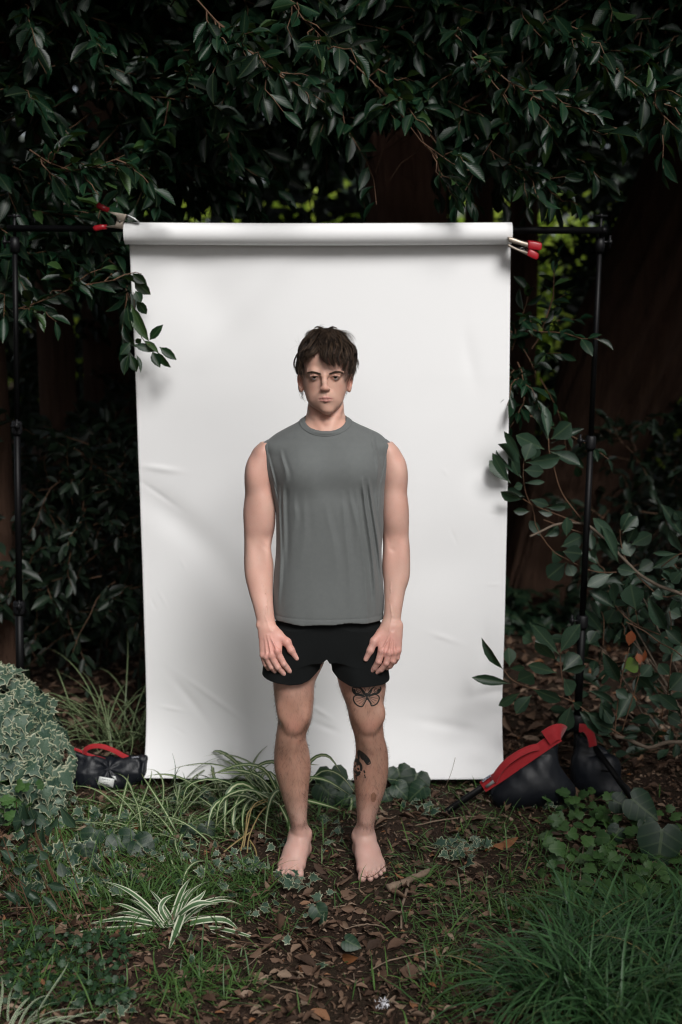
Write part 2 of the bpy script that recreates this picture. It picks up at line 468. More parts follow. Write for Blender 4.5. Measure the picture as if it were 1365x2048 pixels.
L_PHOT = [leaf_shape([(.12, .06), (.3, .30), (.52, .48), (.72, .5), (.88, .30)], f, d, w) for f, d, w in ((.25, .10, .010), (.45, .22, .014), (.1, -.08, .01))]
L_CHEAP = [leaf_shape([(.4, .5)], .3, .2)]
L_MID = [leaf_shape([(.28, .42), (.66, .45)], f, d) for f, d in ((.3, .25), (.15, .1))]
L_DEAD = [leaf_shape([(.12, .2), (.3, .42), (.55, .5), (.8, .3)], f, d, .03) for f, d in ((.35, .16), (-.25, -.15), (.2, .3), (.55, -.1))]
_il = [(0, 0), (.10, -.07), (.30, -.10), (.26, .10), (.52, .22), (.30, .36), (.34, .52), (.13, .62), (0, 1.0)]
IVY = _il + [(-x, y) for x, y in _il[-2:0:-1]]
L_IVY = [ivy_shape(IVY, .3), ivy_shape([(x * 1.15 + .05 * y, y * .92) for x, y in IVY], -.15), ivy_shape([(x * .85, y) for x, y in IVY], .5)]
_hl = [(0, .04), (.12, -.10), (.34, -.10), (.50, .08), (.54, .30), (.42, .55), (.22, .80), (0, 1.0)]
L_HEART = [ivy_shape(_hl + [(-x, y) for x, y in _hl[-2:0:-1]], f) for f in (.25, -.1)]
_wl = [(0, .05), (.18, -.08), (.38, .0), (.36, .14), (.54, .26), (.44, .40), (.50, .58), (.30, .64), (.22, .86), (0, .95)]
L_WEED = [ivy_shape(_wl + [(-x, y) for x, y in _wl[-2:0:-1]], .25)]

def frames(d, n):
    d = norm(d); s = norm(np.cross(d, n)); n2 = np.cross(s, d); return d, s, n2
def leaf_mass(name, shapes, pos, d, n, L, W, mat, parent=None, kind='stuff', label=None):
    pos = np.asarray(pos, float); N = len(pos); L = np.broadcast_to(L, (N,)); W = np.broadcast_to(W, (N,))
    d, s, n2 = frames(d, n); which = RNG.integers(len(shapes), size=N); rnd = RNG.random(N)
    Vs, Qs, Ts, U, E, R = [], [], [], [], [], []; off = 0
    for k, (tv, tq, tt, tu, te) in enumerate(shapes):
        m = which == k; c = int(m.sum())
        if not c: continue
        P = pos[m][:, None] + s[m][:, None] * (tv[None, :, 0:1] * W[m][:, None, None]) + d[m][:, None] * (tv[None, :, 1:2] * L[m][:, None, None]) + n2[m][:, None] * (tv[None, :, 2:3] * L[m][:, None, None])
        o = off + np.arange(c)[:, None, None] * len(tv)
        if len(tq): Qs.append((o + tq[None]).reshape(-1, 4))
        Ts.append((o + tt[None]).reshape(-1, 3)); Vs.append(P.reshape(-1, 3)); U.append(np.tile(tu, (c, 1))); R.append(np.repeat(rnd[m], len(tv)))
        E.append(np.tile(te if te is not None else np.zeros(len(tv)), c)); off += c * len(tv)
    me = mesh_np(name, np.concatenate(Vs), [np.concatenate(Qs)] * bool(Qs) + [np.concatenate(Ts)] if Qs else [np.concatenate(Ts)], mat, True, attrs={'rnd': np.concatenate(R), 'edge': np.concatenate(E)}, uv=np.concatenate(U))
    o = newobj(name, me, parent)
    if kind: o['kind'] = kind
    if label: o['label'] = label
    return o
_SM = {}
def leaf_objects(name, key, shapes, pos, d, n, L, W, mat, parent, label=None):
    """each leaf an object of its own, sharing a few meshes"""
    pos = np.asarray(pos, float); N = len(pos); L = np.broadcast_to(L, (N,)); W = np.broadcast_to(W, (N,)); d, s, n2 = frames(d, n)
    out = []
    for i in range(N):
        k = int(RNG.integers(len(shapes)))
        if (key, k) not in _SM:
            tv, tq, tt, tu, te = shapes[k]
            _SM[(key, k)] = mesh_np(name, tv, ([tq] if len(tq) else []) + [tt], mat, True, attrs={'rnd': np.zeros(len(tv)), 'edge': te if te is not None else np.zeros(len(tv))}, uv=tu)
        o = bpy.data.objects.new(name, _SM[(key, k)]); COL.objects.link(o); o.parent = parent
        o.matrix_parent_inverse = Matrix.Translation(parent.location).inverted()
        R = np.eye(4); R[:3, 0] = s[i] * W[i]; R[:3, 1] = d[i] * L[i]; R[:3, 2] = n2[i] * L[i]; R[:3, 3] = pos[i]
        o.matrix_basis = Matrix(R.tolist())
        if label: o['label'] = label
        out.append(o)
    return out
def split_leaves(name, key, shapes, A, mat, parent, nobj=300, massname='foliage', score=None):
    """the nobj that show largest as objects, the rest as one mass. A: dict of arrays"""
    p = A['p']; v = p - np.array([0, 0, CAMH]); zc = v[:, 1] * CP - v[:, 2] * SP
    px = v[:, 0] / np.maximum(zc, .1) * F + 682.5; py = 1024 - (v[:, 2] * CP + v[:, 1] * SP) / np.maximum(zc, .1) * F
    vis = (px > -20) & (px < 1385) & (py > -20) & (py < 2060) & (zc > 0)
    facing = np.abs((norm(A['n']) * norm(v)).sum(1)) + .25
    sc = vis * A['L'] / np.maximum(zc, .1) ** 2.5 * facing
    if score is not None: sc = sc * score
    idx = np.argsort(-sc); a, b = idx[:nobj], idx[nobj:]; a = a[sc[a] > 0]
    b = np.concatenate([b, idx[:nobj][sc[idx[:nobj]] <= 0]])
    leaf_objects(name, key, shapes, p[a], A['d'][a], A['n'][a], A['L'][a], A['W'][a], mat, parent)
    if len(b): leaf_mass(massname, shapes, p[b], A['d'][b], A['n'][b], A['L'][b], A['W'][b], mat, parent)
def cat(As):
    return {k: np.concatenate([a[k] for a in As]) for k in As[0]}

def sprays(base, dirs, length, nleaf, leafL, ratio=.38, droop=.5, rg=RNG, ang=.9):
    """leafy twigs: base (N,3), dirs (N,3) -> stems (N,M,3) and leaves"""
    base = np.asarray(base, float); N = len(base); M_ = 6; dirs = norm(dirs)
    length = np.broadcast_to(length, (N,)); t = np.linspace(0, 1, M_)
    P = base[:, None] + dirs[:, None] * (t[None, :, None] * length[:, None, None]); P[..., 2] -= droop * length[:, None] * t[None] ** 2 * .5
    P += np.cumsum(rg.normal(0, .012, P.shape), 1) * (t[None, :, None] > 0)
    tt = np.tile((np.arange(nleaf) + .6) / nleaf, (N, 1)) + rg.normal(0, .02, (N, nleaf)); tt = np.clip(tt, .05, 1)
    f = tt * (M_ - 1); i = np.clip(f.astype(int), 0, M_ - 2); fr = (f - i)[..., None]
    r_ = np.arange(N)[:, None]; p = P[r_, i] * (1 - fr) + P[r_, i + 1] * fr; tg = norm(P[r_, i + 1] - P[r_, i])
    ph = np.arange(nleaf)[None] * 2.4 + rg.random((N, 1)) * 6; up = np.array([0, 0, 1.0])
    s = norm(np.cross(tg, up)); u = np.cross(s, tg); rad = s * np.cos(ph)[..., None] + u * np.sin(ph)[..., None] * .6
    a = ang * (1.15 - .6 * tt)[..., None] * (1 + rg.normal(0, .2, (N, nleaf, 1)))
    d = norm(tg * np.cos(a) + rad * np.sin(a) + np.array([0, 0, -.20]) + rg.normal(0, .20, (N, nleaf, 3)))
    n = norm(np.array([0, -.35, .8]) + rg.normal(0, .55, (N, nleaf, 3)))
    L = leafL * (.7 + .5 * rg.random((N, nleaf))) * (1 - .25 * np.abs(tt - .6)); W = L * ratio * (.85 + .3 * rg.random((N, nleaf)))
    return P, dict(p=p.reshape(-1, 3), d=d.reshape(-1, 3), n=n.reshape(-1, 3), L=L.ravel(), W=W.ravel())

def trunk(name, path, rad, mat, parent, ridges=14, depth=.04, n=90, sides=72):
    C = spline(path, n); R = np.interp(np.linspace(0, 1, n), np.linspace(0, 1, len(rad)), rad)
    t = norm(np.gradient(C, axis=0)); s = norm(np.cross(t, [0, 1, 0.01])); u = np.cross(s, t)
    a = np.linspace(0, 2 * math.pi, sides + 1)[None]; h = np.linspace(0, 1, n)[:, None] * np.linalg.norm(C[-1] - C[0])
    ca, sa = np.cos(a), np.sin(a)
    rr = R[:, None] * (1 + depth * 1.6 * (1 - 2 * np.abs(vnoise(ca * ridges * .5 + 5, sa * ridges * .5 + 5, h * .9))) + depth * vnoise(ca * ridges * 1.6, sa * ridges * 1.6, h * 3 + 9) + .06 * vnoise(ca * 1.3, sa * 1.3, h * .8))
    G = C[:, None] + rr[..., None] * (ca[..., None] * s[:, None] + sa[..., None] * u[:, None])
    mb = MB(); mb.grid(G); return mb.build(name, mat, parent)

def in_px(rg, n, x0, x1, y0, y1, d0, d1):
    return np.array([at(rg.uniform(x0, x1), rg.uniform(y0, y1), rg.uniform(d0, d1)) for _ in range(n)])

rg = np.random.default_rng(21)
def pxof(p):
    zc = p[:, 1] * CP + (CAMH - p[:, 2]) * SP
    return p[:, 0] / zc * F + 682.5, 1024 - ((p[:, 2] - CAMH) * CP + p[:, 1] * SP) / zc * F
# ---- redwood behind the paper
redwood = empty('redwood_tree', at(810, 1180, 8.6) * [1, 1, 0])
tag(redwood, 'thick straight trunk with reddish furrowed bark rising behind the top of the paper roll', 'tree')
tp = [at(845, 1500, 8.6) * [1, 1, 0] + [0, 0, -.1], at(826, 1000, 8.6), at(812, 450, 8.6), at(800, 200, 8.6), at(795, -400, 8.6)]
trunk('trunk', tp, [.36, .30, .255, .24, .20], M['bark_red'], redwood, 20, .05)
# ---- leaning tree at the right
leaner = empty('leaning_tree', at(1100, 1240, 8.2) * [1, 1, 0])
tag(leaner, 'huge dark trunk leaning to the right behind the right hand stand', 'tree')
trunk('trunk', [at(1092, 1300, 8.2) * [1, 1, 0] + [0, 0, -.1], at(1105, 1130, 8.2), at(1165, 940, 8.2), at(1255, 720, 8.2), at(1350, 520, 8.2), at(1440, 300, 8.2), at(1520, 0, 8.2), at(1600, -500, 8.2)], [.36, .28, .30, .38, .40, .39, .36, .32], M['bark_dark'], leaner, 16, .06, 120)
# ---- slim dim trees at the left and far back
for i, (px, D, r_, lean, lab) in enumerate(((215, 8.5, .15, -10, 'dim brown trunk left of the paper, seen over the dark undergrowth'), (120, 7.6, .11, -20, 'dim slender trunk nearest the left hand stand pole'), (1040, 9.5, .11, 8, 'thin far trunk just right of the paper, before the bright hedge'), (955, 11.5, .14, 5, 'far slender trunk beside the reddish one above the roll'))):
    tr = empty('background_tree', at(px, 1100, D) * [1, 1, 0]); tag(tr, lab, 'tree', 'dim trees behind the paper')
    trunk('trunk', [at(px, 1100, D) * [1, 1, 0] + [0, 0, -.2], at(px, 900, D), at(px + lean, 400, D), at(px + 2 * lean, -300, D)], [r_ * 1.1, r_, r_ * .9, r_ * .7], M['bark_dark'], tr, 10, .05, 50, 40)
    nb = 26; b = in_px(rg, nb, px - 160, px + 160, -600, -100, D - .6, D + .6); P, A = sprays(b, rg.normal(0, 1, (nb, 3)) * [1, 1, .4], .9, 18, .22, .4, .5, rg)
    leaf_mass('foliage', L_MID, A['p'], A['d'], A['n'], A['L'], A['W'], M['dark_leaf'], tr)

# ---- unseen canopy shaped above the frame for the two big trees: it keeps the wood behind the paper dark
def shade_crown(parent, box, n, L, mat='dark_leaf'):
    lo, hi = np.array(box[0]), np.array(box[1]); p = lo + (hi - lo) * rg.random((n, 3))
    leaf_mass('shade_crown', L_MID, p, rg.normal(0, 1, (n, 3)) * [1, 1, .4], norm(np.array([0, -.3, 1]) + rg.normal(0, .5, (n, 3))), L * (.7 + .6 * rg.random(n)), L * .55 * (.7 + .6 * rg.random(n)), M[mat], parent)
# unseen boughs added beside and behind the clearing, which shade everything but the paper and the man
shade_crown(redwood, ((-4.5, 6.2, 4.2), (3.5, 12.5, 6.4)), 5200, .34)
shade_crown(leaner, ((1.6, 4.9, 3.55), (6.5, 12.5, 6.0)), 4200, .32)

# ---- laurels hanging into the picture
ybound = lambda px: np.interp(px, [-200, 60, 180, 285, 300, 470, 490, 700, 760, 900, 1125, 1180, 1250, 1450], [560, 600, 600, 520, 390, 330, 250, 230, 230, 290, 280, 230, 190, 190])
def laurel(label, loc, x0, x1, nb, seed, extra, near):
    rg = np.random.default_rng(seed); root = empty('laurel_tree', loc); tag(root, label, 'tree', 'laurel trees whose boughs hang over the paper')
    sgn = 1 if loc[0] < 0 else -1
    hub = np.array([loc[0], loc[1], 3.3])
    trunk('trunk', [np.array(loc) + [0, 0, -.1], np.array(loc) + [0, 0, 1.4], hub, hub + [sgn * .5, .1, 1.6]], [.13, .10, .08, .05], M['bark_dark'], root, 8, .05, 50, 32)
    B, Dr = [], []
    while len(B) < nb:
        px = rg.uniform(x0, x1); py = rg.uniform(-260, ybound(px)); D = rg.uniform(*near) if rg.random() < .6 else rg.uniform(5.4, 7.4)
        B.append(at(px, py, D)); Dr.append([sgn * .45 + rg.normal() * .7, -.35 + rg.normal() * .45, -.22 + rg.normal() * .38])
    B, Dr = np.array(B), np.array(Dr)
    P, A = sprays(B, Dr, .26 + .14 * rg.random(nb), 15, .118, .37, .55, rg)
    parts = [A]; stems = [P]
    for pts, D0, D1, n_ in extra:
        c = spline([at(a_, b_, D0 + (D1 - D0) * i / (len(pts) - 1)) for i, (a_, b_) in enumerate(pts)], 6); stems.append(c[None])
        k = rg.random(n_); bb = spline(c, 60)[(k * 59).astype(int)]; tg = norm(c[-1] - c[0])
        P2, A2 = sprays(bb, tg + rg.normal(0, .55, (n_, 3)), .10 + .08 * rg.random(n_), 7, .108, .37, .45, rg); parts.append(A2); stems.append(P2)
    A = cat(parts); P = np.concatenate(stems)
    qx, qy = pxof(A['p'] + norm(A['d']) * A['L'][:, None] * .6); keep = ~((qx > 292) & (qx < 1026) & (qy > 436)) & ~((qx > 738) & (qx < 872) & (qy > 255) & (qy < 450)) & ~((qx > 172) & (qx < 292) & (qy > 385) & (qy < 482) & (A['p'][:, 1] < 5.05)); A = {k: v[keep] for k, v in A.items()}
    qx, qy = pxof(P[:, -1]); P = P[~((qx > 292) & (qx < 1026) & (qy > 436))]
    R = np.tile(np.linspace(.0035, .0012, 6), (len(P), 1))
    o = newobj('twigs', tubes_mesh('twigs', P, R, 4, M['stem_red']), root); o['kind'] = 'stuff'
    # boughs that carry the twigs
    paths = []
    for i in range(26):
        e = B[rg.integers(len(B))]; mid = (hub + e) / 2 + [0, 0, .25 + .2 * rg.random()]
        paths.append(spline([hub + [0, 0, rg.uniform(-1.2, 1.0)], mid, e], 12))
    o = newobj('boughs', tubes_mesh('boughs', np.array(paths), np.tile(np.linspace(.022, .005, 12), (26, 1)), 7, M['bark_dark']), root); o['kind'] = 'stuff'
    return root, A
rootL, AL = laurel('laurel with glossy dark leaves hanging over the left half, down to the paper edge', (-1.75, 6.2, 0), -230, 700, 470, 31,
    [([(395, 0), (450, 60), (520, 120), (590, 165), (650, 205)], 4.75, 4.55, 17), ([(560, -40), (600, 30), (640, 70), (660, 95)], 4.8, 4.6, 9), ([(60, 300), (130, 340), (200, 330), (250, 310)], 4.9, 4.8, 10), ([(120, 400), (180, 470), (235, 545), (262, 600)], 5.2, 4.98, 12), ([(30, 620), (90, 600), (150, 575), (230, 560)], 5.05, 4.95, 10)], (5.12, 5.7))
Z7 = [((555, 650), (750, 410), 110), ((460, 650), (730, 800), 110), ((300, 720), (615, 790), 110), ((600, 820), (725, 1080), 120), ((680, 820), (870, 1090), 110), ((710, 750), (980, 950), 110), ((430, 620), (330, 700), 80), ((230, 870), (130, 1180), 130),
      ((250, 880), (350, 1150), 130), ((340, 870), (435, 1140), 60), ((260, 60), (500, 640), 160), ((350, 0), (510, 230), 120), ((200, 100), (230, 470), 130), ((250, 680), (100, 870), 130), ((300, -330), (560, -90), 150), ((330, -150), (420, 30), 120), ((280, -420), (480, -270), 120)]
def px_leaves(rows, ox, oy, sc, D, rg, tilt=.35, dj=.04):
    P, d, n, L, W = [], [], [], [], []
    for (a, b, w) in rows:
        q0, q1 = (ox + a[0] / sc, oy + a[1] / sc), (ox + b[0] / sc, oy + b[1] / sc)
        DD = D(q0[0], q0[1]) if callable(D) else D
        D0 = DD + rg.uniform(-dj, dj); fore = rg.uniform(-.5, .3)
        A_, B0 = at(*q0, D0), at(*q1, D0); l0 = np.linalg.norm(B0 - A_); B_ = at(*q1, D0 + fore * l0)
        P.append(A_); d.append(B_ - A_); L.append(np.linalg.norm(B_ - A_) * 1.02); W.append(w / sc / F * D0 * 1.28)
        side = np.cross(norm(B_ - A_), [0, -1, 0]); n.append(norm(np.array([0, -1, .25]) + rg.normal(0, tilt, 3)))
    return dict(p=np.array(P), d=np.array(d), n=np.array(n), L=np.array(L), W=np.array(W))
AZ = px_leaves(Z7, 230, 600, 8.03, 4.88, rg, .25, .02)
split_leaves('leaf', 'laurel', L_LAUREL, AL, M['laurel'], rootL, 283)
leaf_objects('leaf', 'laurel', L_LAUREL, AZ['p'], AZ['d'], AZ['n'], AZ['L'], AZ['W'], M['laurel'], rootL)
c = spline([at(268, 585, 4.93), at(272, 640, 4.9), at(287, 681, 4.88), at(300, 690, 4.87)], 6)
newobj('twig', tubes_mesh('twig', c[None], np.full((1, 6), .0016), 5, M['stem_red']), rootL)
rootR, AR = laurel('laurel with dark leaves hanging over the right half of the top', (2.6, 6.0, 0), 650, 1500, 420, 32,
    [([(700, 120), (780, 200), (860, 300), (960, 350)], 5.0, 4.85, 13), ([(900, 60), (1000, 150), (1080, 200), (1190, 250)], 4.9, 4.75, 18), ([(980, 300), (1040, 340), (1100, 375)], 5.0, 4.9, 8), ([(1120, 60), (1200, 110), (1290, 190), (1330, 235)], 4.9, 4.8, 12)], (5.12, 5.7))
split_leaves('leaf', 'laurel', L_LAUREL, AR, M['laurel'], rootR, 300)

shade_crown(rootL, ((-5.5, -1.5, .9), (-2.0, 4.6, 4.6)), 2600, .30, 'laurel')  # unseen leaf mass added left of the clearing to hold back light
shade_crown(rootL, ((-4.5, 4.45, 3.45), (.8, 6.6, 4.9)), 2600, .28, 'laurel')  # added above the frame to shade the hanging boughs on the left
shade_crown(rootL, ((-2.6, 1.8, 3.7), (-1.2, 4.6, 4.9)), 700, .28, 'laurel')  # unseen leaves added high on the left for shade
shade_crown(rootL, ((-2.9, .0, 2.65), (-.9, 1.7, 3.7)), 420, .28, 'laurel')  # unseen leaves added to darken the left foreground
shade_crown(rootR, ((1.5, .2, 2.65), (3.4, 2.0, 3.7)), 380, .28, 'laurel')  # unseen leaves added to darken the right foreground
shade_crown(rootL, ((-.12, 2.9, 2.75), (.36, 3.2, 3.05)), 70, .18, 'laurel')  # unseen loose clump of leaves added to throw soft shade on the paper
shade_crown(rootR, ((2.9, .5, .9), (6.0, 5.6, 3.6)), 2000, .30, 'laurel')  # unseen leaf mass added on the right to block side light
shade_crown(rootR, ((.8, 4.45, 3.45), (5.0, 6.6, 4.9)), 2200, .28, 'laurel')  # added out of view to shade the hanging boughs on the right
# ---- dark undergrowth and hedge
def shrub(name, label, cat_, region, n, L, mat, shapes, group=None, nobj=0, key=None, upward=.3, seed=1):
    rg = np.random.default_rng(seed); x0, x1, y0, y1, d0, d1 = region
    root = empty(name, at((x0 + x1) / 2, 1200, (d0 + d1) / 2) * [1, 1, 0]); tag(root, label, cat_, group)
    b = in_px(rg, n, x0, x1, y0, y1, d0, d1); b = b[b[:, 2] > -.0]; b[:, 2] = np.maximum(b[:, 2], .03)
    c = b.mean(0)
    P, A = sprays(b, norm(b - c) * .5 + rg.normal(0, .6, (len(b), 3)) + [0, -.2, upward], .22 + .2 * rg.random(len(b)), 11, L, .42, .6, rg)
    A['p'][:, 2] = np.maximum(A['p'][:, 2], .03)
    o = newobj('stems', tubes_mesh('stems', P, np.tile(np.linspace(.004, .001, 6), (len(P), 1)), 4, M['stem_red']), root); o['kind'] = 'stuff'
    if nobj: split_leaves('leaf', key, shapes, A, M[mat], root, nobj)
    else: leaf_mass('foliage', shapes, A['p'], A['d'], A['n'], A['L'], A['W'], M[mat], root)
    return root
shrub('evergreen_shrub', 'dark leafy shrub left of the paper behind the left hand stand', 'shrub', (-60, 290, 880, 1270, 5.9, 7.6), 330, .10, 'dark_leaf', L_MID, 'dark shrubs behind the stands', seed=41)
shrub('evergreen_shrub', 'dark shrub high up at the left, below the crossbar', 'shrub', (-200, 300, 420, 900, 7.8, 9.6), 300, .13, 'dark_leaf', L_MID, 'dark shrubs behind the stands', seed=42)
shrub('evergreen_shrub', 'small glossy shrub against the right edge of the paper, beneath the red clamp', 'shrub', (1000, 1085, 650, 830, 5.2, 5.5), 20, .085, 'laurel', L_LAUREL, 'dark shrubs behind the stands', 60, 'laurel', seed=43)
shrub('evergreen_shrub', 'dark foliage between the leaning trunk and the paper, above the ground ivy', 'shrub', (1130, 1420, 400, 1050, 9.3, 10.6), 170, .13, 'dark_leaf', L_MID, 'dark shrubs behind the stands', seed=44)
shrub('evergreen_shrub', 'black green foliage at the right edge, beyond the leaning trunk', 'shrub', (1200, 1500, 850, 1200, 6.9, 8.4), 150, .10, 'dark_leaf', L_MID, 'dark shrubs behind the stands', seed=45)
# ivy on the ground behind the right stand
b = np.array([atz(rg.uniform(1000, 1300), rg.uniform(1150, 1260), .05) for _ in range(420)]); b[:, 2] = gz(b[:, 0], b[:, 1]) + .04 + .22 * rg.random(len(b)) ** 2
rt = empty('ground_ivy', at(1120, 1200, 7.2) * [1, 1, 0]); tag(rt, 'dark ivy mass on the ground behind the right hand stand', 'ivy')
leaf_mass('foliage', L_IVY, b, rg.normal(0, 1, (len(b), 3)) * [1, 1, .3] + [0, -.6, -.4], np.array([0, -.7, .7]) + rg.normal(0, .3, (len(b), 3)), .10 + .06 * rg.random(len(b)), .12 * np.ones(len(b)), M['bigleaf'], rt)
b = np.array([atz(rg.uniform(-60, 290), rg.uniform(1170, 1290), .05) for _ in range(420)]); b[:, 2] = gz(b[:, 0], b[:, 1]) + .04 + .25 * rg.random(len(b)) ** 2
rt = empty('ground_ivy', at(150, 1220, 6.8) * [1, 1, 0]); tag(rt, 'dark ivy mass on the ground left of the paper, under the shrub', 'ivy')
leaf_mass('foliage', L_IVY, b, rg.normal(0, 1, (len(b), 3)) * [1, 1, .3] + [0, -.6, -.4], np.array([0, -.7, .7]) + rg.normal(0, .3, (len(b), 3)), .10 + .06 * rg.random(len(b)), .12 * np.ones(len(b)), M['bigleaf'], rt)
# dark timber fence far left
fe = empty('fence', at(40, 1100, 11) * [1, 1, 0]); tag(fe, 'low dark timber fence glimpsed behind the left hand stand', 'fence')
fm = None
for i in range(16):
    c_ = at(-150 + i * 22, 1000, 11); o = None
    if fm is None:
        mb = MB(); mb.box((0, 0, 0), (.095, .02, 1.15)); o = mb.build('board', M['fence'], fe)
    else: o = bpy.data.objects.new('board', fm)
    if fm is None: fm = o.data
    else: COL.objects.link(o); o.parent = fe; o.matrix_parent_inverse = Matrix.Translation(fe.location).inverted()
    o.location = (c_[0], 11 + .004 * (i % 3), .575 + .01 * math.sin(i * 2.3))
mb = MB(); mb.box((at(15, 1000, 11)[0], 11.03, .95), (1.7, .035, .07)); mb.build('rail', M['fence'], fe)
# far-off wood and the hedge in the sun behind it
def wall_leaves(n, x0, x1, y0, y1, z0, z1, L, gaps=None):
    p = np.stack([rg.uniform(x0, x1, n), rg.uniform(y0, y1, n), rg.uniform(z0, z1, n)], 1)
    if gaps is not None: p = p[gaps(p)]
    n = len(p); return p, rg.normal(0, 1, (n, 3)) * [1, .5, .7], norm(np.array([0, -1, .5]) + rg.normal(0, .5, (n, 3))), L * (.7 + .6 * rg.random(n))
def pxof(p):
    zc = p[:, 1] * CP + (CAMH - p[:, 2]) * SP
    return p[:, 0] / zc * F + 682.5, 1024 - ((p[:, 2] - CAMH) * CP + p[:, 1] * SP) / zc * F
HOLES = [(960, 420, 120, 44), (1070, 700, 62, 110), (1050, 560, 50, 70), (1110, 480, 60, 60), (30, 700, 30, 24), (1225, 1010, 44, 44), (115, 800, 55, 50), (60, 850, 44, 40), (262, 880, 18, 28), (1040, 830, 24, 30), (575, 432, 24, 9), (1150, 440, 50, 26)]
def gaps(p):
    x, y = pxof(p); k = np.ones(len(p), bool)
    for a, b, rx, ry in HOLES: k &= ~((((x - a) / rx) ** 2 + ((y - b) / ry) ** 2) < (.65 + .5 * rg.random(len(p))))
    return k
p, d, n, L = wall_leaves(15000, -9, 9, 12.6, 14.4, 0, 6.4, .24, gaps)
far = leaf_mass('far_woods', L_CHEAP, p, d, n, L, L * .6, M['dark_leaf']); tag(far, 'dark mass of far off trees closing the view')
p, d, n, L = wall_leaves(9000, -7, 7, 17, 18.6, 0, 3.9, .17)
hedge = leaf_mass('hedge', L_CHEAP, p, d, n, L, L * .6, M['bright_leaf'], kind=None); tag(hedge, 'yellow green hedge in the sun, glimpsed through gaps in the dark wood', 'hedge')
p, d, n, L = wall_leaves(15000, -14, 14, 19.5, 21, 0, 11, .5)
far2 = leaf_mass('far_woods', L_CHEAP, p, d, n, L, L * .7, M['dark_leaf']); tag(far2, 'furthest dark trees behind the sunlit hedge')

# ============================================================ the person: one sculpted surface
def hermite(zq, zs, v):
    """smooth interpolation of station values v (n,k) over zs (ascending)"""
    zs = np.asarray(zs, float); v = np.asarray(v, float)
    m = np.gradient(v, zs, axis=0)
    i = np.clip(np.searchsorted(zs, zq) - 1, 0, len(zs) - 2)
    h = (zs[i + 1] - zs[i])[:, None]; t = np.clip((zq - zs[i]) / h[:, 0], 0, 1)[:, None]
    return ((2 * t**3 - 3 * t**2 + 1) * v[i] + (t**3 - 2 * t**2 + t) * h * m[i] + (-2 * t**3 + 3 * t**2) * v[i + 1] + (t**3 - t**2) * h * m[i + 1])

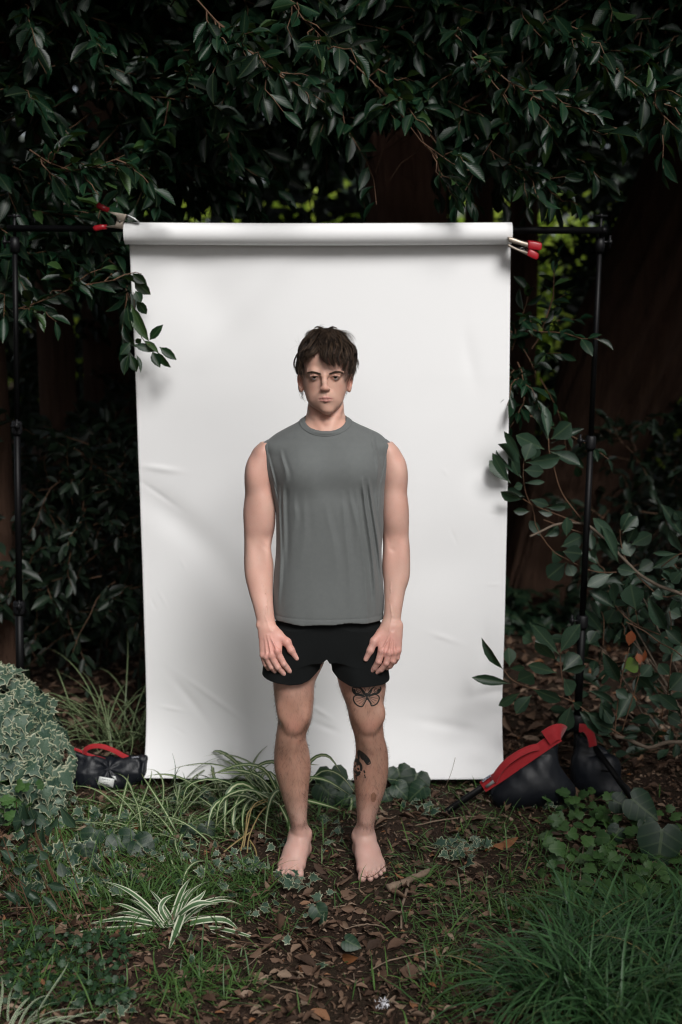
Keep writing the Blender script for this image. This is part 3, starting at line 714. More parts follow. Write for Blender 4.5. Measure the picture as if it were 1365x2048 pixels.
class Sculpt:
    def __init__(s, xs, ys, zs):
        s.a = [np.asarray(v, np.float32) for v in (xs, ys, zs)]
        s.F = np.full([len(v) for v in s.a], 0.5, np.float32)
    def _box(s, lo, hi):
        sl = [slice(max(0, int(np.searchsorted(a, l))), min(len(a), int(np.searchsorted(a, h)) + 1)) for a, l, h in zip(s.a, lo, hi)]
        g = [s.a[i][sl[i]] for i in range(3)]
        return tuple(sl), g[0][:, None, None], g[1][None, :, None], g[2][None, None, :]
    def comb(s, sl, d, k, mode):
        f = s.F[sl]
        if mode == 'u':
            if k > 0:
                h = np.maximum(k - np.abs(f - d), 0) / k
                s.F[sl] = np.minimum(f, d) - h * h * k * 0.25
            else: s.F[sl] = np.minimum(f, d)
        elif mode == 's':
            d = -d
            if k > 0:
                h = np.maximum(k - np.abs(f - d), 0) / k
                s.F[sl] = np.maximum(f, d) + h * h * k * 0.25
            else: s.F[sl] = np.maximum(f, d)
    def loft(s, st, k=0.0, mode='u', zmin=None, zmax=None, p=2.0, pad=0.03):
        """st rows: z, cx, cy, rx, ry"""
        st = np.asarray(sorted(st, key=lambda r: r[0]), float)
        z0 = st[0, 0] if zmin is None else zmin; z1 = st[-1, 0] if zmax is None else zmax
        m = pad + k
        lo = ((st[:, 1] - st[:, 3]).min() - m, (st[:, 2] - st[:, 4]).min() - m, z0 - m); hi = ((st[:, 1] + st[:, 3]).max() + m, (st[:, 2] + st[:, 4]).max() + m, z1 + m)
        sl, X, Y, Z = s._box(lo, hi)
        q = hermite(np.clip(Z.ravel(), st[0, 0], st[-1, 0]), st[:, 0], st[:, 1:]).astype(np.float32)
        cx, cy, rx, ry = [q[:, i][None, None, :] for i in range(4)]
        u = np.abs((X - cx) / rx); v = np.abs((Y - cy) / ry)
        if p == 2.0: k0 = np.sqrt(u * u + v * v)
        else: k0 = (u ** p + v ** p) ** (1 / p)
        d = (k0 - 1) * np.minimum(rx, ry)
        k1 = np.sqrt((u / rx) ** 2 + (v / ry) ** 2)
        dd = k0 * (k0 - 1) / np.maximum(k1, 1e-4)
        d = np.where(k0 > 0.5, dd, d)
        d = np.maximum(d, np.maximum(z0 - Z, Z - z1))
        s.comb(sl, d, k, mode); return sl, d
    def cone(s, a, b, ra, rb, k=0.0, mode='u', flat=None):
        a = np.asarray(a, float); b = np.asarray(b, float); R = max(ra, rb); m = 0.015 + k + R * (flat[1] if flat and flat[1] > 1 else 1)
        sl, X, Y, Z = s._box(np.minimum(a, b) - m, np.maximum(a, b) + m)
        ab = b - a; L2 = float(ab @ ab) + 1e-12
        dx, dy, dz = X - a[0], Y - a[1], Z - a[2]
        t = np.clip((dx * ab[0] + dy * ab[1] + dz * ab[2]) / L2, 0, 1)
        ox, oy, oz = dx - t * ab[0], dy - t * ab[1], dz - t * ab[2]
        r2 = ox * ox + oy * oy + oz * oz
        if flat:
            n = norm(flat[0]); c = ox * n[0] + oy * n[1] + oz * n[2]
            r2 = r2 + c * c * (1 / flat[1] ** 2 - 1)
        d = np.sqrt(np.maximum(r2, 0)) - (ra + (rb - ra) * t)
        s.comb(sl, d.astype(np.float32), k, mode)
    def chain(s, pts, rad, k=0.004, mode='u', flat=None):
        for i in range(len(pts) - 1): s.cone(pts[i], pts[i + 1], rad[i], rad[i + 1], k, mode, flat)
    def ell(s, c, r, k=0.0, mode='u', rot=None):
        c = np.asarray(c, float); r = np.asarray(r, float); m = 0.015 + k + r.max()
        sl, X, Y, Z = s._box(c - m, c + m)
        x, y, z = X - c[0], Y - c[1], Z - c[2]
        if rot is not None:
            M = np.array(Euler([math.radians(v) for v in rot]).to_matrix()).T
            x, y, z = [M[i, 0] * x + M[i, 1] * y + M[i, 2] * z for i in range(3)]
        k0 = np.sqrt((x / r[0]) ** 2 + (y / r[1]) ** 2 + (z / r[2]) ** 2)
        k1 = np.sqrt((x / r[0] ** 2) ** 2 + (y / r[1] ** 2) ** 2 + (z / r[2] ** 2) ** 2)
        d = k0 * (k0 - 1) / np.maximum(k1, 1e-3)
        d = np.where(k0 < 0.05, -r.min(), d)
        s.comb(sl, d.astype(np.float32), k, mode)
    def mesh(s, relax=2):
        """surface nets"""
        Fd = s.F; S = Fd < 0
        nx, ny, nz = Fd.shape
        anyc = np.zeros((nx - 1, ny - 1, nz - 1), bool); allc = np.ones_like(anyc)
        for i in (0, 1):
            for j in (0, 1):
                for k in (0, 1):
                    c = S[i:nx - 1 + i, j:ny - 1 + j, k:nz - 1 + k]; anyc |= c; allc &= c
        act = anyc & ~allc
        flat = np.flatnonzero(act)
        I, J, K = np.unravel_index(flat, act.shape)
        co = {(a, b, c): Fd[I + a, J + b, K + c] for a in (0, 1) for b in (0, 1) for c in (0, 1)}
        acc = np.zeros((len(flat), 3)); cnt = np.zeros(len(flat))
        for a in co:
            for ax in range(3):
                if a[ax]: continue
                b = list(a); b[ax] = 1; b = tuple(b)
                fa, fb = co[a], co[b]
                cr = (fa < 0) != (fb < 0)
                t = np.where(cr, fa / np.where(cr, fa - fb, 1), 0)
                p = np.array(a, float)[None].repeat(len(flat), 0); p[:, ax] = t
                acc += p * cr[:, None]; cnt += cr
        P = acc / cnt[:, None] + np.stack([I, J, K], 1)
        V = np.stack([np.interp(P[:, i], np.arange(len(s.a[i])), s.a[i]) for i in range(3)], 1)
        sh = act.shape
        quads = []
        look = lambda i, j, k: np.searchsorted(flat, (i * sh[1] + j) * sh[2] + k)
        for ax in range(3):
            s0 = [slice(1, -1)] * 3; s0[ax] = slice(0, -1); s1 = list(s0); s1[ax] = slice(1, None)
            A, B = S[tuple(s0)], S[tuple(s1)]
            e = np.argwhere(A != B); inside = A[tuple(e.T)]
            off = np.ones(3, int); off[ax] = 0; e = e + off
            u, v = [(1, 2), (2, 0), (0, 1)][ax]
            q = []
            for du, dv in ((0, 0), (-1, 0), (-1, -1), (0, -1)):
                c = e.copy(); c[:, u] += du; c[:, v] += dv; q.append(look(c[:, 0], c[:, 1], c[:, 2]))
            q = np.stack(q, 1); q[~inside] = q[~inside][:, ::-1]; quads.append(q)
        Q = np.concatenate(quads)
        E = np.concatenate([Q[:, [0, 1]], Q[:, [1, 2]], Q[:, [2, 3]], Q[:, [3, 0]]])
        deg = np.bincount(E.ravel(), minlength=len(V))[:, None].astype(float)
        for it in range(relax):
            for w in (0.5, -0.52):
                ac = np.stack([np.bincount(E[:, 0], V[E[:, 1], c], len(V)) + np.bincount(E[:, 1], V[E[:, 0], c], len(V)) for c in range(3)], 1)
                V = V + w * (ac / deg - V)
        return V, Q

def axis(parts):
    out = []
    for a, b, st in parts: out.append(np.arange(a, b, st))
    return np.concatenate(out)

PD = 4.10                       # how far away he stands
XC = at(652, 780, PD)[0]
def st(py, pl, pr, dy, ry, extra=0.0):
    """a level slice from its left and right edge in the photograph"""
    a = at(pl, py, PD + dy); b = at(pr, py, PD + dy)
    return (a[2], (a[0] + b[0]) / 2, PD + dy, (b[0] - a[0]) / 2 + extra, ry)

ARM_L = [(884, 522, 548, .02, .040), (896, 509, 549, .02, .052), (915, 500, 550, .02, .058), (940, 494, 551, .02, .061), (960, 492, 551, .02, .062), (988, 490.5, 549, .02, .061), (1024, 487, 551.5, .015, .058),
         (1052, 488, 550.5, .01, .054), (1080, 489, 545, .01, .047), (1099, 489, 542, .01, .044), (1127, 490, 546, .0, .044), (1155, 493, 546.5, -.015, .042), (1183, 498, 546, -.03, .037),
         (1210, 506, 547, -.048, .031), (1238, 513, 550, -.062, .025), (1252, 516.5, 553.5, -.07, .023), (1270, 521, 562, -.078, .020)]
ARM_R = [(884, 757, 786, .02, .040), (896, 757, 797, .02, .052), (915, 758, 806, .02, .058), (940, 760, 811.5, .02, .061), (960, 762, 813.5, .02, .062), (988, 764, 815, .02, .061), (1016, 764.5, 818, .015, .058),
         (1043, 765, 818.6, .01, .054), (1071, 766, 818, .01, .048), (1095, 766.5, 820, .01, .045), (1127, 766, 819.5, .0, .044), (1155, 767.6, 818, -.015, .042), (1183, 768.5, 811, -.03, .037),
         (1210, 769, 806, -.048, .031), (1238, 766, 802, -.062, .025), (1252, 760, 801, -.07, .023), (1270, 754, 801, -.078, .020)]
LEG_L = [(1250, 560, 652, .0, .085), (1320, 549, 650, .0, .085), (1368, 547, 630, .0, .080), (1400, 550, 628, .0, .075), (1443, 556, 622.5, .005, .066), (1471, 552.5, 612.5, .012, .061), (1504, 549, 619, .03, .059), (1539, 550, 622, .04, .060),
         (1574, 559, 618, .045, .055), (1610, 570, 615.5, .05, .046), (1645, 581, 615, .055, .039), (1664, 584, 619, .058, .037), (1690, 585, 619, .065, .038), (1712, 588, 617, .085, .036)]
LEG_R = [(1250, 656, 762, .0, .085), (1320, 668, 768, .0, .085), (1375, 680, 772, .0, .080), (1410, 693, 767, .0, .074), (1443, 700.5, 766.5, .005, .066), (1471, 709, 768.5, .012, .061), (1504, 712, 776, .03, .059), (1539, 707, 777, .04, .060),
         (1574, 710.5, 772, .045, .055), (1610, 713, 760, .05, .046), (1645, 714, 750, .055, .039), (1664, 710, 747, .058, .037), (1690, 710.5, 745, .065, .038), (1712, 714, 744, .085, .036)]

def sculpt_body():
    S = Sculpt(axis([(-.38, -.135, .0025), (-.135, .035, .0016), (.035, .30, .0025)]),
               axis([(3.90, 4.33, .0026)]),
               axis([(-.012, .115, .0021), (.115, .66, .0046), (.66, .87, .0019), (.87, 1.47, .0048), (1.47, 1.83, .0015)]))
    # legs
    for LG, sg in ((LEG_L, -1), (LEG_R, 1)):
        S.loft([st(*r) for r in LG], zmin=0.03, k=0.02)
    # knees, shins, calves
    for kx, sg in ((588, 1), (740, -1)):
        S.ell(at(kx, 1447, PD - .048), (.030, .022, .034), .022)
        S.ell(at(kx - 20 * 1, 1424, PD - .045), (.017, .018, .028), .03)
        S.ell(at(kx + 20 * 1, 1428, PD - .045), (.017, .018, .028), .03)
        S.ell(at(kx, 1484, PD - .034), (.014, .014, .022), .02)
    S.chain([at(586, 1500, PD - .018), at(594, 1580, PD + .012), at(600, 1640, PD + .022)], [.014, .012, .010], .03)
    S.chain([at(742, 1500, PD - .018), at(737, 1580, PD + .012), at(731, 1640, PD + .022)], [.014, .012, .010], .03)
    # torso (under the clothes)
    S.loft([st(838, 622, 684, .03, .055), st(850, 600, 704, .03, .062), st(866, 566, 742, .03, .075), (at(655, 885, PD)[2], at(655, 885, PD)[0], PD + .02, .185, .080),
            st(920, 540, 768, .015, .098), st(1000, 558, 760, .01, .104), st(1100, 566, 752, .01, .098), st(1200, 566, 752, .01, .1), st(1300, 560, 760, .01, .1)], k=.02)
    # arms
    for AR in (ARM_L, ARM_R):
        S.loft([st(*r) for r in AR], k=.018)
    # biceps, forearm mass
    S.ell(at(528, 1020, PD - .018), (.026, .026, .060), .03); S.ell(at(789, 1018, PD - .018), (.026, .026, .060), .03)
    S.ell(at(509, 950, PD - .0), (.024, .040, .050), .03); S.ell(at(797, 948, PD - .0), (.024, .040, .050), .03)
    S.ell(at(505, 1125, PD - .022), (.016, .020, .055), .03); S.ell(at(804, 1125, PD - .022), (.016, .020, .055), .03)
    S.ell(at(534, 1118, PD - .024), (.013, .016, .045), .03); S.ell(at(779, 1120, PD - .024), (.013, .016, .045), .03)
    # elbow crease
    S.cone(at(522, 1088, PD - .047), at(536, 1097, PD - .045), .003, .004, .012, 's')
    S.cone(at(786, 1100, PD - .047), at(772, 1088, PD - .045), .003, .004, .012, 's')
    # neck
    hx = 651
    S.loft([st(790, 619, 686, .035, .058), st(810, 616, 688, .032, .058), st(830, 613, 690, .03, .058), st(846, 606, 697, .028, .062), st(858, 596, 708, .028, .066), st(870, 580, 725, .03, .07)], k=.02)
    S.cone(at(624, 815, PD + .0), at(647, 862, PD - .035), .010, .007, .018); S.cone(at(680, 815, PD + .0), at(660, 862, PD - .035), .010, .007, .018)
    S.ell(at(653, 843, PD - .032), (.008, .009, .011), .016)
    # head
    Hc = PD + .005
    def hs(py, pl, pr, yf, yb):
        cy = (yf + yb) / 2; a = at(pl, py, cy + .01); b = at(pr, py, cy + .01); z = at(651, py, PD - .05)[2]
        return (z, (a[0] + b[0]) / 2, cy, (b[0] - a[0]) / 2, (yb - yf) / 2)
    f0 = PD - .082
    head = [hs(676, 632, 668, PD - .02, PD + .06), hs(680, 619, 682, PD - .045, PD + .09), hs(690, 607, 694, PD - .066, PD + .112), hs(705, 603, 699, PD - .078, PD + .124), hs(722, 602, 700, f0 - .002, PD + .13),
            hs(740, 603, 698, f0 - .001, PD + .126), hs(752, 605, 697, f0 + .004, PD + .118), hs(768, 606, 696, f0 + .006, PD + .105), hs(780, 608.5, 694, f0 + .007, PD + .09), hs(793, 612, 690, f0 + .006, PD + .07),
            hs(804, 616, 686.5, f0 + .006, PD + .05), hs(813, 624, 680.5, f0 + .008, PD + .03), hs(821, 637, 671, f0 + .012, PD + .005), hs(826, 645, 665, f0 + .018, PD - .02)]
    S.loft(head, k=.006, p=2.25)
    z_ = lambda py, dy=-.09: at(651, py, PD + dy)[2]
    # chin, jaw corners
    S.ell(at(656, 819, PD - .066), (.0145, .012, .0105), .022)
    # eye sockets
    for ex, sg in ((629.6, -1), (671.2, 1)):
        S.ell(at(ex, 752.5, PD - .098), (.0165, .0118, .0068), .018, 's')
        S.ell(at(ex - sg * 8, 752, PD - .098), (.0075, .0095, .0080), .010, 's')
    # brow ridge
    S.chain([at(618, 745, PD - .064), at(628, 744, PD - .0752), at(644, 746, PD - .0785)], [.0050, .0064, .0060], .018)
    S.chain([at(684, 744.5, PD - .064), at(674, 743.5, PD - .0752), at(658, 746, PD - .0785)], [.0050, .0064, .0060], .018)
    S.ell(at(651, 741, PD - .072), (.014, .010, .010), .014)
    # eyelids round the eyeballs
    for ex, sg in ((629.6, -1), (671.2, 1)):
        c = at(ex, 753.3, PD - .0692)
        S.ell(c, (.0146, .0132, .0112), .008)
        S.ell(at(ex, 753.5, PD - .0850), (.0138, .0100, .0024), .0006, 's')
        S.chain([at(ex - 9, 752.6, PD - .0775), at(ex, 750.8, PD - .0840), at(ex + 9, 752.6, PD - .0775)], [.0014, .0020, .0014], .0025)
        S.chain([at(ex - 9, 749.8, PD - .080), at(ex, 747.9, PD - .085), at(ex + 9, 749.8, PD - .080)], [.0005, .0006, .0005], .003, 's')
            # nose
    S.chain([at(649, 745, PD - .078), at(648.8, 753, PD - .086), at(649.5, 765, PD - .0935), at(650.5, 775.5, PD - .0985)], [.0075, .0058, .0068, .0082], .013)
    S.ell(at(650.8, 777.0, PD - .0998), (.0086, .0078, .0070), .009)
    S.ell(at(643.4, 778.0, PD - .0915), (.0050, .0085, .0052), .010); S.ell(at(658.2, 777.6, PD - .0915), (.0050, .0085, .0052), .010)
    S.ell(at(646.6, 784.0, PD - .0955), (.0028, .0042, .0020), .002, 's'); S.ell(at(655.2, 783.8, PD - .0955), (.0028, .0042, .0020), .002, 's')
    S.chain([at(637.5, 776, PD - .084), at(634, 786, PD - .082), at(632, 794, PD - .076)], [.0003, .0004, .0003], .006, 's')
    S.chain([at(664.5, 776, PD - .084), at(668.5, 786, PD - .082), at(670.5, 794, PD - .076)], [.0003, .0004, .0003], .006, 's')
    # mouth
    S.ell(at(651.5, 790, PD - .0765), (.018, .012, .010), .018)
    S.ell(at(651.5, 798, PD - .068), (.026, .016, .017), .022)
    S.chain([at(636.5, 798.8, PD - .0755), at(642, 796.8, PD - .0835), at(648, 795.2, PD - .0880), at(651.8, 796.0, PD - .0885), at(655.5, 795.2, PD - .0880), at(661.5, 796.6, PD - .0835), at(667, 798.6, PD - .0755)], [.0012, .0030, .0040, .0038, .0040, .0030, .0012], .0035)
    S.chain([at(638, 799.6, PD - .0765), at(644, 801.2, PD - .0835), at(651.8, 802.2, PD - .0872), at(659.5, 801.2, PD - .0835), at(666, 799.5, PD - .0765)], [.0012, .0034, .0050, .0034, .0012], .0035)
    S.chain([at(637.8, 798.9, PD - .0815), at(643, 798.6, PD - .0875), at(652, 799.2, PD - .0920), at(660.5, 798.5, PD - .0875), at(665.8, 798.7, PD - .0815)], [.0010, .0010, .0010, .0010, .0010], .0012, 's')
    S.ell(at(652, 808.5, PD - .0915), (.013, .0045, .0032), .010, 's')
    S.cone(at(651.5, 786.5, PD - .0925), at(651.5, 791.5, PD - .0925), .0010, .0014, .003, 's')
    # ears
    for ex, sg in ((601, -1), (700.5, 1)):
        c = at(ex, 764, PD + .012)
        S.ell(c, (.0075, .015, .030), .004, rot=(-8, sg * 12, sg * 26))
        S.ell(c + np.array([sg * .003, -.011, .003]), (.0045, .008, .016), .003, 's')
        S.ell(at(ex - sg * 1.5, 779, PD + .004), (.0055, .008, .009), .008)
    # hands ------------------------------------------------------------
    def H(zx, zy, dy): return at(500 + zx / 4.266, 1220 + zy / 4.266, PD + dy)
    nrm = (0, 1, 0)
    # image-left hand: back of the hand
    for a, b, ra, rb in ((H(120, 190, -.080), H(120, 380, -.098), .018, .0135), (H(160, 180, -.084), H(165, 388, -.105), .020, .0145), (H(200, 180, -.084), H(208, 378, -.108), .020, .0145), (H(235, 215, -.082), H(238, 350, -.108), .017, .0145)):
        S.cone(a, b, ra, rb, .014, flat=(nrm, .72))
    S.chain([H(232, 352, -.112), H(292, 462, -.110), H(338, 515, -.100), H(370, 545, -.092)], [.0118, .0101, .0092, .0078], .0022)
    S.chain([H(182, 388, -.110), H(240, 490, -.108), H(288, 538, -.097), H(332, 570, -.088)], [.0118, .0103, .0092, .0078], .0022)
    S.chain([H(142, 398, -.104), H(186, 488, -.098), H(228, 530, -.086), H(268, 556, -.078)], [.0120, .0104, .0088, .0074], .0022)
    S.chain([H(112, 388, -.096), H(135, 462, -.088), H(160, 498, -.076), H(190, 522, -.068)], [.0103, .0094, .0080, .0068], .0022)
    S.chain([H(250, 225, -.082), H(318, 275, -.100), H(352, 340, -.106), H(402, 412, -.104)], [.018, .0135, .0112, .0086], .008)
    for p in (H(236, 352, -.119), H(184, 388, -.117), H(144, 398, -.111), H(113, 388, -.102)): S.ell(p, (.0080, .0065, .0085), .007)
    for p in (H(292, 462, -.116), H(240, 490, -.114), H(186, 488, -.104)): S.ell(p, (.0066, .006, .0068), .005)
    # image-right hand
    for a, b, ra, rb in ((H(1262, 160, -.080), H(1262, 345, -.094), .017, .0130), (H(1235, 150, -.084), H(1232, 360, -.102), .019, .0140), (H(1195, 160, -.084), H(1188, 368, -.107), .020, .0145), (H(1150, 190, -.082), H(1128, 350, -.107), .019, .0145)):
        S.cone(a, b, ra, rb, .014, flat=(nrm, .72))
    S.chain([H(1124, 352, -.111), H(1098, 440, -.112), H(1066, 492, -.102), H(1038, 522, -.093)], [.0128, .0112, .0094, .0080], .0022)
    S.chain([H(1186, 370, -.111), H(1164, 455, -.111), H(1122, 508, -.100), H(1082, 532, -.090)], [.0118, .0103, .0092, .0078], .0022)
    S.chain([H(1236, 362, -.105), H(1224, 436, -.104), H(1198, 478, -.092), H(1170, 496, -.082)], [.0118, .0102, .0088, .0074], .0022)
    S.chain([H(1266, 346, -.096), H(1256, 408, -.095), H(1238, 442, -.084), H(1216, 456, -.075)], [.0106, .0092, .0080, .0068], .0022)
    S.chain([H(1120, 205, -.082), H(1062, 268, -.100), H(1028, 345, -.106), H(990, 420, -.104)], [.018, .0135, .0112, .0086], .008)
    for p in (H(1126, 352, -.118), H(1188, 368, -.118), H(1236, 360, -.112), H(1266, 346, -.102)): S.ell(p, (.0080, .0065, .0085), .007)
    for p in (H(1098, 442, -.118), H(1164, 457, -.117), H(1224, 438, -.109)): S.ell(p, (.0066, .006, .0068), .005)
    # tendons and veins on the backs of the hands and forearms
    for a_, b_ in ((H(170, 215, -.1035), H(232, 345, -.1225)), (H(150, 215, -.1035), H(182, 375, -.1215)), (H(130, 215, -.099), H(144, 380, -.1155)), (H(1205, 195, -.1035), H(1130, 345, -.1215)), (H(1215, 195, -.1045), H(1188, 360, -.1215)), (H(1232, 195, -.1025), H(1234, 350, -.1165))):
        S.cone(a_ + [0, .001, 0], b_ + [0, .001, 0], .0014, .0028, .006)
    for pts in (((528, 1170, -.0555), (536, 1200, -.0755), (532, 1235, -.0855), (541, 1262, -.101)), ((783, 1165, -.0555), (779, 1200, -.0765), (785, 1232, -.086), (779, 1262, -.1035)), ((790, 1262, -.1025), (786, 1276, -.106), (793, 1288, -.108)), ((545, 1262, -.1025), (540, 1280, -.106), (547, 1296, -.110))):
        S.chain([at(a_, b_, PD + c_ + .0012) for a_, b_, c_ in pts], [.0010] * len(pts), .004)
    # wrist bones
    S.ell(at(518, 1250, PD - .072), (.009, .011, .011), .010); S.ell(at(800, 1249, PD - .072), (.010, .011, .011), .010)
    # feet --------------------------------------------------------------
    def G(px, py, z): return atz(px, py, z)
    def Fz(zx, zy, z): return atz(500 + zx / 4.266, 1340 + zy / 4.266, z)
    for toes, heel, ank, inner in (
        # toe tips in the photo, big toe first
        (((425, 1745), (358, 1760), (312, 1752), (272, 1738), (243, 1712)), (602, .168), 600, 1),
        (((958, 1780), (1030, 1778), (1076, 1752), (1118, 1728), (1150, 1700)), (727, .168), 729, -1)):
        hx_ = at(heel[0], 1700, PD + heel[1])[0]; Hp = np.array([hx_, PD + .125, .033])
        S.ell(Hp, (.032, .040, .036), .012)
        tips = [Fz(t[0], t[1], .013) for t in toes]
        an = np.array([hx_ - .0 * inner, PD + .072, .095])
        S.cone(an, np.array([hx_, PD + .11, .05]), .034, .032, .02)
        rr = (.0145, .0105, .0098, .0092, .0088)
        for i, t in enumerate(tips):
            dirv = norm(t - Hp) * np.array([1, 1, 0])
            ball = t - dirv * (.062, .056, .051, .046, .042)[i]; ball[2] = (.024, .022, .020, .018, .017)[i]
            mid = t - dirv * .020; mid[2] = .0165 if i else .0175
            tip = t - dirv * .004; tip[2] = rr[i] * .92
            S.cone(np.array([an[0], an[1] - .01, .075]) * .5 + ball * .5, ball, .024 - .001 * i, .0165 if i == 0 else .0138, .022)
            S.cone(np.array([an[0], an[1], .085]), np.array([an[0], an[1] - .01, .075]) * .5 + ball * .5, .028, .024, .02)
            S.cone(Hp + np.array([0, -.02, -.008]), ball * np.array([1, 1, 0]) + np.array([0, 0, .014]), .024, .013, .025)
            S.cone(ball, mid, .0135 if i == 0 else .0105, rr[i] * .88, .008)
            S.cone(mid, tip, rr[i] * .90, rr[i], .0025)
        # ankle bones
        S.ell(at(ank + 17 * inner, 1667 if inner > 0 else 1672, PD + .062), (.011, .016, .014), .012)
        S.ell(at(ank - 15 * inner, 1678, PD + .07), (.010, .014, .013), .012)
        # tendons
        S.chain([np.array([an[0], an[1] - .032, .098]), np.array([an[0] * .7 + tips[0][0] * .3, an[1] - .065, .068])], [.008, .007], .014)
    # flat soles
    sl = tuple([slice(None), slice(None), slice(0, int(np.searchsorted(S.a[2], .02)))])
    S.F[sl] = np.maximum(S.F[sl], (0.001 - S.a[2][sl[2]])[None, None, :])
    return S.mesh(relax=1)

SHIRT = [st(833, 612, 692, .04, .035), st(838, 604, 699, .035, .052), st(845, 594, 711, .03, .064), st(857, 571, 738, .025, .074), st(866, 555, 757, .021, .081), st(877, 540, 771, .019, .088), st(887, 525.5, 782.5, .017, .0935), st(910, 525.5, 781.5, .015, .103),
         st(930, 529, 778, .012, .111), st(950, 534, 774, .01, .117), st(970, 541, 769.5, .008, .121), st(1000, 549, 767.5, .004, .124), st(1060, 553, 767, .0, .122), st(1110, 552.5, 764.5, .0, .122), st(1150, 549, 766.5, .0, .122),
         st(1200, 547, 768.5, .0, .125), st(1247, 549, 766, .0, .128)]

def sculpt_shirt():
    S = Sculpt(axis([(-.26, .19, .0022)]), axis([(3.93, 4.27, .0026)]), axis([(.84, 1.575, .0026)]))
    zh = SHIRT[-1][0]; zhem = at(655, 1250, PD - .12)[2]
    S.loft(SHIRT, zmin=zh - .02, p=2.25)
    S.ell(at(612, 942, PD - .070), (.062, .048, .056), .06); S.ell(at(697, 940, PD - .070), (.062, .048, .056), .06)
    xs, ys, zs = S.a
    X, Y, Z = xs[:, None, None], ys[None, :, None], zs[None, None, :]
    front = np.clip((PD + .03 - Y) / .1, 0, 1)
    # folds hanging from the chest
    d = np.zeros(S.F.shape, np.float32)
    def fold(p0, p1, w, amp, fade=.06):
        nonlocal d
        a, b = at(*p0, PD - .12), at(*p1, PD - .12)
        zt = (Z - b[2]) / (a[2] - b[2]); t = np.clip(zt, 0, 1)
        cx = b[0] + (a[0] - b[0]) * zt + .004 * np.sin(zt * 5)
        ww = w * .72 * (1.5 - .5 * t)
        env = np.clip((a[2] + fade * .3 - Z) / fade, 0, 1) * np.clip((Z - b[2] + fade) / (fade * 2.2), 0, 1)
        d = d - 1.5 * amp * (np.exp(-np.abs((X - cx) / ww) ** 1.5) - .45 * np.exp(-((X - cx - 1.7 * ww) / ww) ** 2)) * env * front
    for p0, p1, w, amp in (((569, 975), (561, 1150), .009, .0045), ((592, 992), (586, 1065), .010, .0022), ((612, 992), (604, 1110), .013, .0014),
                           ((655, 1010), (674, 1150), .013, .0016), ((688, 990), (702, 1225), .012, .0026), ((703, 985), (716, 1090), .010, .0035), ((728, 962), (752, 1200), .008, .0075),
                           ((742, 965), (764, 1180), .007, .006), ((716, 985), (735, 1235), .009, .004), ((560, 985), (556, 1200), .006, .004)):
        fold(p0, p1, w, amp)
    for p0, p1, w, amp in (((752, 873), (756, 960), .006, .004), ((740, 858), (747, 905), .006, .003), ((533, 900), (549, 1000), .005, .003), ((563, 905), (572, 965), .008, .003)):
        fold(p0, p1, w, amp, .03)
    # armhole rib edge: a slight step
    # soft large undulation
    d = d + (.0022 * vnoise(X * 9, Y * 5, Z * 5) + .0012 * vnoise(X * 26, Y * 12, Z * 8)).astype(np.float32)
    # stitched hem
    d = d + .0012 * np.exp(-((Z - zhem - .018) / .0022) ** 2)
    S.F = (S.F + d).astype(np.float32)
    # armhole bands with a seam
    pz = (900, 925, 945, 966, 985, 1002)
    zz = np.array([at(540, p, PD)[2] for p in pz])[::-1]
    for pxs, sg in (((525.5, 529, 534, 540, 546, 550), 1), ((782.5, 779.5, 775, 769.5, 767.5, 767), -1)):
        xx = np.array([at(a_, p, PD)[0] for a_, p in zip(pxs, pz)])[::-1]
        e = (X - np.interp(zs, zz, xx)[None, None, :].astype(np.float32)) * sg
        on = np.clip((Z - zz[0] + .03) / .02, 0, 1)
        S.F = S.F + (on * (-.0012 * np.clip((.0175 - e) / .002, 0, 1) + .0016 * np.exp(-((e - .0185) / .0018) ** 2) + .0008 * np.exp(-((e - .013) / .0012) ** 2))).astype(np.float32)
    # neck opening: hollow near the neck, cut along a sloping plane
    zf = at(651, 863, PD - .06)[2]
    yy = Y - (PD - .06)
    pl = (zf + np.where(yy < .075, .60 * yy, .045 + .22 * (yy - .075)) - Z).astype(np.float32)      # > 0 below the opening
    base = S.F.copy()
    S.F = np.where((Z > zf - .02) & ((X - XC) ** 2 + (Y - PD - .015) ** 2 < .088 ** 2), np.maximum(S.F, -(S.F + .009)), S.F).astype(np.float32)
    S.F = np.maximum(S.F, .007 - pl)
    # hem, slightly waved
    hemz = at(655, 1250, PD - .12)[2] + .003 * np.sin((X + .05) * 22) + .0015 * np.sin(X * 61)
    S.F = np.maximum(S.F, hemz - Z)
    return S.mesh(relax=5)

def shorts_hem(px):
    return np.interp(px, [500, 521, 550, 582, 605, 622, 631, 641, 645, 655, 661.7, 665, 678, 701, 734, 760, 781, 800], [1356, 1358, 1364, 1369, 1367, 1360, 1352, 1342, 1325, 1317, 1328, 1348, 1361, 1371, 1372, 1371, 1369, 1368])

